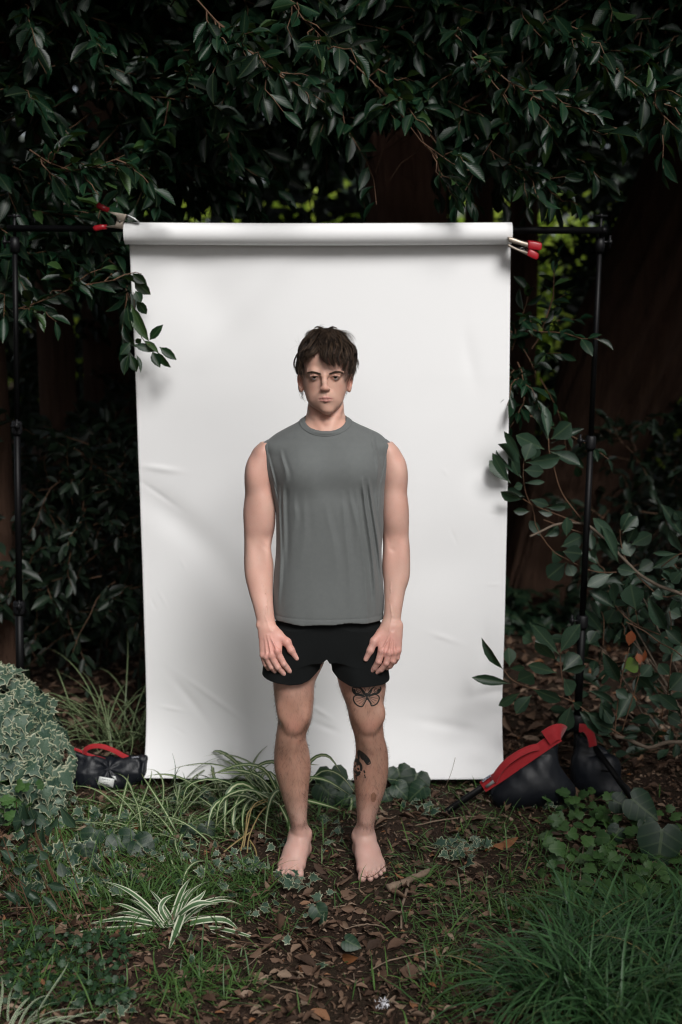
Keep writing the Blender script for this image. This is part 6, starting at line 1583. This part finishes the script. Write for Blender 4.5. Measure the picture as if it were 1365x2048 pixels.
# behind the man's right foot: long arching blades, white down the middle
c1 = atz(560, 1612, 0)
strap_plant('spider_plant', 'arching plant with white centred blades beside the left hand foot, below the paper', 'spider plant', c1, 26, (.28, .52), (.5, 1.25), (1.2, 2.4), .016, M['spider_mid'], (2.0, 4.4), .03,
    extra=[(P_((568, 1600, 4.55), (545, 1548, 4.55), (500, 1550, 4.52), (420, 1545, 4.48)), .017), (P_((560, 1600, 4.55), (520, 1555, 4.5), (470, 1540, 4.5), (415, 1550, 4.5)), .015), (P_((560, 1595, 4.55), (530, 1540, 4.5), (480, 1530, 4.5), (418, 1552, 4.5)), .014),
           (P_((540, 1610, 4.5), (490, 1568, 4.45), (455, 1590, 4.4), (450, 1672, 4.35)), .020), (P_((530, 1610, 4.5), (480, 1590, 4.42), (430, 1610, 4.38), (415, 1660, 4.34)), .018), (P_((520, 1600, 4.5), (440, 1560, 4.45), (380, 1570, 4.42), (366, 1605, 4.4)), .016), (P_((560, 1610, 4.5), (500, 1580, 4.42), (445, 1600, 4.36), (432, 1655, 4.3)), .018), (P_((500, 1570, 4.5), (475, 1600, 4.45), (466, 1640, 4.4), (470, 1665, 4.38)), .016),
           (P_((570, 1600, 4.5), (560, 1550, 4.5), (590, 1530, 4.48), (640, 1530, 4.45)), .014), (P_((575, 1600, 4.5), (600, 1560, 4.45), (650, 1560, 4.4), (700, 1590, 4.36)), .017), (P_((580, 1600, 4.5), (620, 1525, 4.5), (655, 1512, 4.5), (682, 1545, 4.48)), .016), (P_((590, 1600, 4.5), (640, 1545, 4.48), (680, 1550, 4.45), (712, 1588, 4.42)), .014),
           (P_((560, 1610, 4.5), (575, 1640, 4.45), (582, 1670, 4.4), (584, 1700, 4.37)), .012), (P_((560, 1615, 4.5), (600, 1600, 4.45), (650, 1610, 4.4), (685, 1622, 4.36)), .015), (P_((600, 1600, 4.5), (560, 1530, 4.5), (520, 1530, 4.5), (490, 1560, 4.47)), .015)])
dry = empty('dry_grass', atz(520, 1660, 0)); tag(dry, 'few bent straw coloured stalks under the spider plant', 'dry grass')
for pts in (((545, 1598, 4.5), (500, 1620, 4.4), (492, 1660, 4.3), (482, 1702, 4.22)), ((550, 1600, 4.5), (522, 1625, 4.4), (500, 1670, 4.3), (495, 1706, 4.2)), ((540, 1596, 4.5), (508, 1610, 4.4), (496, 1650, 4.3), (488, 1695, 4.23)), ((500, 1665, 4.3), (478, 1680, 4.25), (460, 1694, 4.22), (448, 1704, 4.2)), ((500, 1680, 4.25), (510, 1695, 4.22), (514, 1712, 4.18), (512, 1722, 4.15))):
    c_ = spline(P_(*pts), 14); tg = norm(np.gradient(c_, axis=0)); S = norm(np.cross(tg, [0, -1, .3])) * .0022
    blade_mass('stalk', c_[None], S[None], M['straw'], dry, None)
c2 = atz(215, 1545, 0) + [0, .35, 0]
strap_plant('spider_plant', 'fine bladed variegated plant rising behind the left hand sandbag', 'spider plant', c2, 95, (.35, .62), (.8, 1.45), (1.0, 2.2), .0075, M['spider_mid'], (-1.2, 4.4), .07)
c3 = atz(345, 1850, 0)
strap_plant('spider_plant', 'low spider plant with broad white edged blades in the left foreground', 'spider plant', c3, 16, (.14, .26), (.3, 1.0), (.6, 1.4), .017, M['spider_edge'], (.2, 3.0), .018,
    extra=[(P_((330, 1860, 3.70), (280, 1856, 3.66), (190, 1862, 3.64), (100, 1876, 3.63)), .020), (P_((335, 1855, 3.7), (300, 1846, 3.67), (240, 1838, 3.68), (170, 1850, 3.7)), .018), (P_((340, 1860, 3.70), (290, 1870, 3.62), (240, 1880, 3.58), (198, 1902, 3.53)), .015), (P_((350, 1860, 3.7), (365, 1830, 3.66), (350, 1870, 3.58), (338, 1900, 3.53)), .024), (P_((345, 1850, 3.7), (368, 1822, 3.66), (400, 1806, 3.66), (438, 1808, 3.68)), .020),
           (P_((350, 1855, 3.7), (400, 1842, 3.68), (450, 1840, 3.68), (480, 1862, 3.64)), .020), (P_((355, 1860, 3.7), (420, 1856, 3.66), (470, 1864, 3.62), (535, 1884, 3.6)), .014), (P_((350, 1862, 3.7), (400, 1862, 3.66), (460, 1884, 3.58), (515, 1914, 3.5)), .017), (P_((340, 1850, 3.7), (322, 1820, 3.7), (330, 1800, 3.72), (352, 1788, 3.73)), .017), (P_((335, 1850, 3.7), (290, 1830, 3.7), (250, 1812, 3.72), (225, 1806, 3.74)), .013),
           (P_((350, 1850, 3.7), (380, 1810, 3.7), (400, 1795, 3.72), (412, 1780, 3.74)), .016), (P_((352, 1856, 3.7), (420, 1850, 3.7), (465, 1868, 3.66), (478, 1880, 3.62)), .014)])
c4 = atz(335, 1655, 0)
strap_plant('spider_plant', 'spreading clump of narrow striped blades in front of the left hand sandbag', 'spider plant', c4, 190, (.14, .34), (.2, 1.0), (.6, 2.0), .009, M['spider_mid'], (0, 6.28), .13)
c5 = atz(15, 2080, 0)
strap_plant('spider_plant', 'pale blade tips poking in at the bottom left corner', 'spider plant', c5, 22, (.10, .22), (.5, 1.2), (.8, 1.8), .006, M['spider_edge'], (-.4, 2.2), .03)
c6 = atz(690, 1588, 0)
strap_plant('spider_plant', 'few low strappy blades between and right of the legs, at the foot of the paper', 'spider plant', c6, 26, (.12, .30), (.3, 1.1), (.8, 2.0), .010, M['spider_mid'], (0, 6.28), .08)
c7 = atz(440, 1592, 0)
strap_plant('spider_plant', 'low striped blades along the lower left edge of the paper, right of the sandbag', 'spider plant', c7, 60, (.12, .30), (.3, 1.1), (.8, 2.0), .011, M['spider_mid'], (0, 6.28), .10)
# mondo grass at the bottom right
mo = empty('mondo_grass', atz(1215, 1990, 0)); tag(mo, 'thick tussock of dark green grass filling the bottom right corner', 'grass tussock')
N = 1500; cc = np.array([atz(x, y, 0) for x, y in ((1180, 1960), (1280, 1930), (1330, 2010), (1110, 2010), (1380, 1900), (1230, 2060))]); base = cc[rg.integers(len(cc), size=N)] + np.c_[rg.normal(0, .045, (N, 2)), np.zeros(N)]
az = rg.uniform(0, 2 * math.pi, N); C, S = blades(base, az, rg.uniform(.20, .42, N), rg.uniform(.6, 1.5, N), rg.uniform(1.0, 2.4, N), rg.uniform(.0038, .0075, N), 9, rg, .5)
o = blade_mass('blades', C[300:1475], S[300:1475], M['mondo'], mo); o = blade_mass('dry_blades', C[1475:], S[1475:] * .7, M['straw'], mo)
fr = np.argsort(C[:, :, 1].min(1))
for k in range(300): blade_mass('blade', C[k][None], S[k][None], M['mondo'], mo, None)

# ============================================================ ivies
def ivy_plant(name, label, pts_px, size, mat='ivy', shapes=L_IVY, key='ivy', cat_='ivy', group=None, lift=.03, nmax=300, flat=.45, stem=True):
    P = np.array([atz(a, b, 0) for a, b in pts_px]); P[:, 2] = gz(P[:, 0], P[:, 1]) + lift * (.3 + rg.random(len(P)))
    r_ = empty(name, P.mean(0) * [1, 1, 0]); tag(r_, label, cat_, group); N = len(P)
    d = rg.normal(0, 1, (N, 3)) * [1, 1, .25] + [0, -.5, -.05]; n = norm(np.array([0, -.55, .8]) + rg.normal(0, flat, (N, 3))); L = size * rg.uniform(.65, 1.25, N)
    leaf_objects('leaf', key, shapes, P[:nmax], d[:nmax], n[:nmax], L[:nmax], L[:nmax] * rg.uniform(.85, 1.05, min(N, nmax)), M[mat], r_)
    if N > nmax: leaf_mass('foliage', shapes, P[nmax:], d[nmax:], n[nmax:], L[nmax:], L[nmax:], M[mat], r_)
    if stem:
        o_ = P[np.argsort(P[:, 0] + P[:, 1] * .7)]; k = max(2, N // 5); S_ = []
        for i in range(0, N - 1, 5):
            seg = o_[i:i + 5]
            if len(seg) < 2: continue
            seg = seg.copy(); seg[:, 2] -= .008; S_.append(spline(seg, 8))
        if S_: newobj('runner', tubes_mesh('runner', np.array(S_), np.full((len(S_), 8), .0012), 4, M['stem_red']), r_)
    return r_
# big bush on the left
bc = at(-12, 1470, 4.62); bush = empty('ivy_bush', bc * [1, 1, 0]); tag(bush, 'mound of cream edged ivy leaves at the left edge, beside the sandbag', 'ivy')
N = 1150; R_ = np.array([.25, .23, .31]); dd = rg.normal(0, 1, (N * 3, 3)); dd = norm(dd[dd[:, 1] < .5])[:N]; N = len(dd)
bcen = at(-12, 1455, 4.66); bcen[2] = .25
hh = (1 + .13 * vnoise(dd[:, 0] * 2.2 + 4, dd[:, 1] * 2.2, dd[:, 2] * 2.2)) * rg.uniform(.90, 1.06, N); pos = bcen + dd * R_ * hh[:, None]; pos[:, 0] += .05 * (pos[:, 2] < .2); pos[:, 2] = np.maximum(pos[:, 2], .02)
low = dd[:, 2] < -.2; pos[low, 0] = bcen[0] + (pos[low, 0] - bcen[0]) * 1.0
n = norm(dd * .8 + np.array([0, -.35, .5]) + rg.normal(0, .18, (N, 3))); tang = np.array([0, 0, -1.0]) + dd * .35 + rg.normal(0, .28, (N, 3))
A = dict(p=pos, d=tang, n=n, L=.076 * rg.uniform(.6, 1.25, N), W=.076 * rg.uniform(.65, 1.2, N))
split_leaves('leaf', 'ivy', L_IVY, A, M['ivy'], bush, 300)
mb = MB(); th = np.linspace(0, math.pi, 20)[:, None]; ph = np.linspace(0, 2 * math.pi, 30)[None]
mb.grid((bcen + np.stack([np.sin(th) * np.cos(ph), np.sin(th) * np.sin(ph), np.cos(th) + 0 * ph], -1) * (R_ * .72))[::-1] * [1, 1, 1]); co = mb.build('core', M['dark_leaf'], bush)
u = lambda a, b, n: [(rg.uniform(a[0], a[1]), rg.uniform(b[0], b[1])) for _ in range(n)]
g = lambda cx_, cy_, sx, sy, n: [(rg.normal(cx_, sx), rg.normal(cy_, sy)) for _ in range(n)]
ivy_plant('trailing_ivy', 'wide carpet of variegated ivy over the ground at the left edge', u((-30, 260), (1640, 1790), 150) + u((0, 210), (1600, 1660), 40), .055)
ivy_plant('trailing_ivy', 'variegated ivy runners in the grass between the left carpet and the spider plant', g(330, 1700, 70, 30, 42) + g(420, 1750, 60, 25, 26), .040)
ivy_plant('trailing_ivy', 'pale ivy sprig in front of the toes of the left hand foot', g(590, 1775, 22, 10, 13) + g(500, 1735, 18, 14, 18), .040)
ivy_plant('trailing_ivy', 'small variegated ivy sprig between the two feet', [(650, 1648), (655, 1655), (668, 1660), (676, 1668), (680, 1680), (686, 1690), (662, 1690), (655, 1694), (650, 1710), (670, 1675), (684, 1672), (645, 1645)], .036)
ivy_plant('trailing_ivy', 'pale ivy sprig below the heel leaves at the centre of the paper edge', g(855, 1640, 18, 8, 11) + g(820, 1620, 14, 6, 6), .036)
ivy_plant('trailing_ivy', 'cream and green ivy sprig to the right of the right hand foot', g(905, 1720, 22, 12, 18) + g(950, 1700, 20, 8, 12) + g(890, 1695, 10, 8, 6), .044)
ivy_plant('trailing_ivy', 'silvery ivy sprig under the right hand sandbag', g(1120, 1625, 34, 7, 18), .040)
ivy_plant('trailing_ivy', 'scattered ivy leaves on the bare soil in the centre foreground', [(525, 1820), (530, 1832), (518, 1840), (610, 1850), (612, 1865), (600, 1875), (645, 1915), (640, 1930), (655, 1802), (642, 1806), (590, 1835), (575, 1905), (622, 1825), (640, 1848), (555, 1810), (500, 1830), (385, 1880), (380, 1932), (545, 1795)], .036)
ivy_plant('trailing_ivy', 'variegated ivy leaves under the arching spider plant at the paper foot', g(400, 1600, 30, 14, 16) + g(290, 1630, 25, 15, 10) + g(560, 1690, 30, 8, 8), .038)
ivy_plant('trailing_ivy', 'pale ivy leaves at the very bottom edge on the left', g(225, 2025, 30, 10, 10) + g(60, 2000, 30, 20, 6), .036)
def big(label, rows, lift=.06, group=None):
    """heart shaped leaves placed one by one: (px, py, size, roll)"""
    P, d, n, L = [], [], [], []
    for (px, py, s_, ro, z_) in rows:
        p = atz(px, py, z_); P.append(p); d.append([math.sin(ro), -.25, -math.cos(ro)]); n.append(norm(np.array([0, -.8, .6]) + rg.normal(0, .15, 3))); L.append(s_)
    P, L = np.array(P), np.array(L); r_ = empty('broad_leaved_ivy', P.mean(0) * [1, 1, 0]); tag(r_, label, 'ivy', group)
    leaf_objects('leaf', 'heart', L_HEART, P, np.array(d), np.array(n), L, L * .95, M['bigleaf'], r_)
    S_ = [spline([p, p + [rg.normal(0, .02), .04, -.03], [p[0] + rg.normal(0, .03), p[1] + .08, gz(p[0], p[1])]], 6) for p in P]
    newobj('stalks', tubes_mesh('stalks', np.array(S_), np.full((len(S_), 6), .0014), 4, M['stem']), r_)['kind'] = 'stuff'
big('dark heart shaped ivy leaves beside the right leg at the foot of the paper', [(795, 1535, .105, .3, .11), (835, 1545, .12, -.3, .11), (850, 1572, .09, -.9, .07), (790, 1570, .08, .8, .07), (770, 1582, .07, .4, .05)])
big('dark ivy leaves between the shins against the foot of the paper', [(662, 1538, .13, .1, .11), (640, 1568, .11, .8, .08), (690, 1560, .11, -.7, .08), (655, 1596, .07, .0, .04), (700, 1590, .09, -.5, .05)])
big('two large dark heart shaped leaves hanging at the right edge below the tripod leg', [(1262, 1596, .125, .9, .15), (1325, 1655, .16, -.15, .13), (1225, 1600, .08, 1.2, .12), (1240, 1655, .07, -.6, .08), (1290, 1640, .07, .3, .08)])
big('dark pointed leaves on the ground in the left grass', [(235, 1668, .11, .5, .06), (190, 1662, .09, -.4, .06), (270, 1680, .10, .9, .05), (170, 1690, .08, .2, .05), (410, 1648, .07, .4, .05), (380, 1655, .06, -.4, .04)])
big('single glossy dark leaf standing on the soil below the feet', [(632, 1812, .062, .5, .05), (690, 1880, .055, 1.2, .03)])
ivy_plant('nettle_patch', 'patch of round toothed green leaves under the big leaves at the right', u((1090, 1370), (1640, 1860), 190) + g(1150, 1620, 30, 14, 20), .050, 'weed', L_WEED, 'weed', 'weeds', lift=.06, flat=.35, stem=False)
ivy_plant('nettle_patch', 'blurred green leaves low at the left edge below the ivy bush', u((-40, 80), (1600, 1700), 44), .060, 'weed', L_WEED, 'weed', 'weeds', lift=.16, flat=.45, stem=False)
ivy_plant('nettle_patch', 'feathery dark green weeds in the left foreground', u((0, 260), (1870, 2040), 290), .022, 'weed_dark', L_WEED, 'weedd', 'weeds', lift=.05, flat=.6, stem=False)
rtl = empty('young_shrub', atz(20, 1720, 0)); tag(rtl, 'blurred dark leafy sprigs in front of the ivy bush at the left edge', 'shrub')
A = px_leaves([((x, y), (x + rg.uniform(-35, 45), y + rg.uniform(-15, 50)), rg.uniform(10, 18)) for x, y in u((-20, 120), (1600, 1850), 46)], 0, 0, 1, 3.7, rg, .5, .15); leaf_objects('leaf', 'phot', L_PHOT, A['p'], A['d'], A['n'], A['L'], A['W'], M['photinia'], rtl)
S_ = [spline([p, p + [0, .03, -.08], [p[0] * .9, p[1] + .05, 0]], 6) for p in A['p'][::3]]; newobj('stems', tubes_mesh('stems', np.array(S_), np.full((len(S_), 6), .0015), 4, M['stem_red']), rtl)['kind'] = 'stuff'

# ============================================================ grass, litter, twigs
def dens(px, py):
    d = .0
    for cx_, cy_, sx, sy, a in ((250, 1740, 240, 120, 1.3), (430, 1730, 110, 70, 1.1), (420, 1600, 200, 30, .6), (1000, 1600, 200, 30, .3), (90, 1950, 160, 110, .35), (420, 1960, 120, 60, .5), (1060, 1780, 140, 90, .9), (1190, 1840, 200, 80, 1.0), (980, 1900, 120, 90, .55), (620, 1640, 70, 30, .5), (860, 1740, 60, 40, .5), (930, 1650, 80, 40, .25), (700, 1700, 40, 30, .3), (880, 1980, 100, 60, .35)):
        d = d + a * np.exp(-((px - cx_) / sx) ** 2 - ((py - cy_) / sy) ** 2)
    return np.minimum(d, 1)
N = 75000; px, py = rg.uniform(-60, 1420, N), rg.uniform(1560, 2110, N)
a_ = PITCH + np.arctan((py - 1024) / F); Dy = CAMH / np.tan(a_); Xg = (px - 682.5) * (Dy * CP + CAMH * SP) / F
k = rg.random(N) < dens(px, py) * np.clip(.55 + 1.3 * vnoise(Xg * 7, Dy * 7, 2.2), 0, 1) * .75
Xg, Dy = Xg[k], Dy[k]; N = len(Xg); base = np.c_[Xg, Dy, gz(Xg, Dy) - .003]
C, S = blades(base, rg.uniform(0, 6.28, N), rg.gamma(3.0, .018, N) + .02, rg.uniform(.25, 1.4, N), rg.uniform(.2, 1.6, N), rg.uniform(.0020, .0052, N), 5, rg, .3)
gr = blade_mass('grass', C, S, M['grass'], None); tag(gr, 'short uneven green grass growing through the dead leaves', kind='stuff')
# fallen leaves
N = 27000; x = rg.uniform(-3.2, 3.2, N); y = 2.7 + 8.5 * rg.random(N) ** 1.5; k = (np.abs(x) < y * .36) & (((x + .15) / .062) ** 2 + ((y - 4.09) / .17) ** 2 > 1) & (((x - .09) / .062) ** 2 + ((y - 4.09) / .17) ** 2 > 1)
x, y = x[k], y[k]; N = len(x); P = np.c_[x, y, gz(x, y) + .002 + .014 * rg.random(N)]
d = rg.normal(0, 1, (N, 3)) * [1, 1, .14]; n = norm(np.array([0, 0, 1]) + rg.normal(0, .38, (N, 3))); L = rg.gamma(5, .0058, N) * np.where(y > 5.2, 1.5, 1.0) + .010; W = L * rg.uniform(.3, .55, N)
A = dict(p=P, d=d, n=n, L=L, W=W); score = np.where(L < .11, 1.0, .2)
split_leaves('fallen_leaf', 'dead', L_DEAD, A, M['litter'], ground, 300, 'leaf_litter', score)
# crumbs of bark and leaf
N = 26000; x = rg.uniform(-1.6, 1.6, N); y = rg.uniform(2.7, 5.6, N); P = np.c_[x, y, gz(x, y) + .001 + .005 * rg.random(N)]
L = rg.uniform(.006, .024, N); leaf_mass('leaf_litter', L_CHEAP, P, rg.normal(0, 1, (N, 3)) * [1, 1, .2], norm(np.array([0, 0, 1]) + rg.normal(0, .4, (N, 3))), L, L * rg.uniform(.2, .6, N), M['litter'], ground)
# rusty large leaves that stand out
A = px_leaves([((985, 1692), (1038, 1680), 14), ((1010, 1700), (1065, 1712), 12), ((800, 1940), (842, 1952), 20), ((680, 1784), (712, 1792), 16), ((425, 1690), (440, 1700), 10), ((250, 1650), (290, 1662), 12)], 0, 0, 1, lambda px, py: atz(px, py, .02)[1], rg, .2, 0)
leaf_objects('fallen_leaf', 'dead', L_DEAD, A['p'], A['d'], norm(A['n'] + [0, .4, .9]), A['L'], A['W'] * 1.4, M['litter'], ground)
# twigs
N = 420; x = rg.uniform(-1.5, 1.5, N); y = rg.uniform(2.9, 5.4, N); a = rg.uniform(0, 6.28, N); L = rg.gamma(3, .022, N); t = np.linspace(-.5, .5, 5)[None]
P = np.stack([x[:, None] + np.cos(a)[:, None] * L[:, None] * t + rg.normal(0, .004, (N, 5)), y[:, None] + np.sin(a)[:, None] * L[:, None] * t + rg.normal(0, .004, (N, 5)), 0 * t + np.zeros((N, 5))], -1); P[..., 2] = gz(P[..., 0], P[..., 1]) + .007
o = newobj('twigs', tubes_mesh('twigs', P, rg.uniform(.0008, .0024, (N, 1)) * np.ones((1, 5)), 4, M['twig']), ground); o['kind'] = 'stuff'
for lab, pts, r0 in (('thick split grey stick lying just right of the right hand foot', [(776, 1774), (800, 1765), (830, 1752), (862, 1738)], .0150), ('thin bent twig pointing down from the thick grey stick', [(818, 1757), (812, 1785), (804, 1815), (803, 1850)], .0045),
                     ('long bare twig curving down among the leaves at the right', [(1215, 1670), (1175, 1685), (1165, 1720), (1160, 1775)], .004), ('long dark twig lying in front of the tripod leg', [(1000, 1640), (940, 1636), (880, 1645), (830, 1655)], .0035),
                     ('straight dark twig on the bare soil below the stick', [(775, 1850), (740, 1842), (715, 1846), (690, 1852)], .0025), ('thin twig lying across the bottom centre', [(880, 1890), (830, 1902), (780, 1915), (740, 1935)], .0028)):
    t_ = empty('stick', atz(*pts[0], 0)); tag(t_, lab, 'stick'); c_ = spline([atz(a_, b_, .012) for a_, b_ in pts], 16); c_[:, 2] += gz(c_[:, 0], c_[:, 1]) + rg.normal(0, .001, 16)
    mb = MB(); mb.tube(c_, r0 * (1 + .15 * rg.normal(0, 1, 16)) * np.linspace(1, .75, 16), 9, flat=.8); mb.build('wood', M['twig'], t_)
st2 = empty('thorny_twig', atz(770, 1750, 0)); tag(st2, 'fine curved thorny twig lying over the toes of the right hand foot', 'twig')
c_ = spline([atz(722, 1752, .034), atz(735, 1755, .040), atz(750, 1750, .040), atz(765, 1737, .034), atz(776, 1728, .028)], 16); mb = MB(); mb.tube(c_, .0012, 6)
for i in (4, 6, 8, 10, 12): mb.tube([c_[i], c_[i] + [rg.normal(0, .004), -.004, .012]], [.0008, .0003], 5)
mb.build('stem', M['stem_red'], st2)
st3 = empty('dry_stalk', atz(893, 1595, 0)); tag(st3, 'single hair thin dead stalk standing before the lower right of the paper', 'stalk')
c_ = spline([atz(870, 1600, .0), at(890, 1575, 4.62), at(903, 1545, 4.62), at(911, 1515, 4.62)], 12); mb = MB(); mb.tube(c_, .0009, 5); mb.build('stem', M['twig'], st3)
st4 = empty('grass_sprig', atz(345, 1580, 0)); tag(st4, 'few thin dark grass blades bending in front of the lower left of the paper', 'grass')
for pts in (((345, 1575), (352, 1550), (365, 1532), (412, 1533)), ((350, 1575), (352, 1550), (350, 1525), (345, 1506)), ((340, 1575), (345, 1560), (352, 1548), (360, 1540)), ((352, 1575), (352, 1560), (350, 1545), (352, 1530))):
    c_ = spline([atz(*pts[0], 0)] + [at(a_, b_, 4.62) for a_, b_ in pts[1:]], 12); blade_mass('blade', c_[None], (norm(np.cross(norm(np.gradient(c_, axis=0)), [0, -1, .2])) * np.linspace(.0018, .0003, 12)[:, None])[None], M['mondo'], st4, None)
fl = empty('feather_tuft', atz(767, 2010, 0)); tag(fl, 'tiny white tuft of fluff on the soil at the bottom centre', 'tuft')
P = atz(767, 2010, .01) + rg.normal(0, .008, (60, 3)) * [1, 1, .6]; P[:, 2] = np.abs(P[:, 2]) + .004; leaf_mass('down', L_CHEAP, P, rg.normal(0, 1, (60, 3)), rg.normal(0, 1, (60, 3)), .010, .003, M['fluff'], fl)
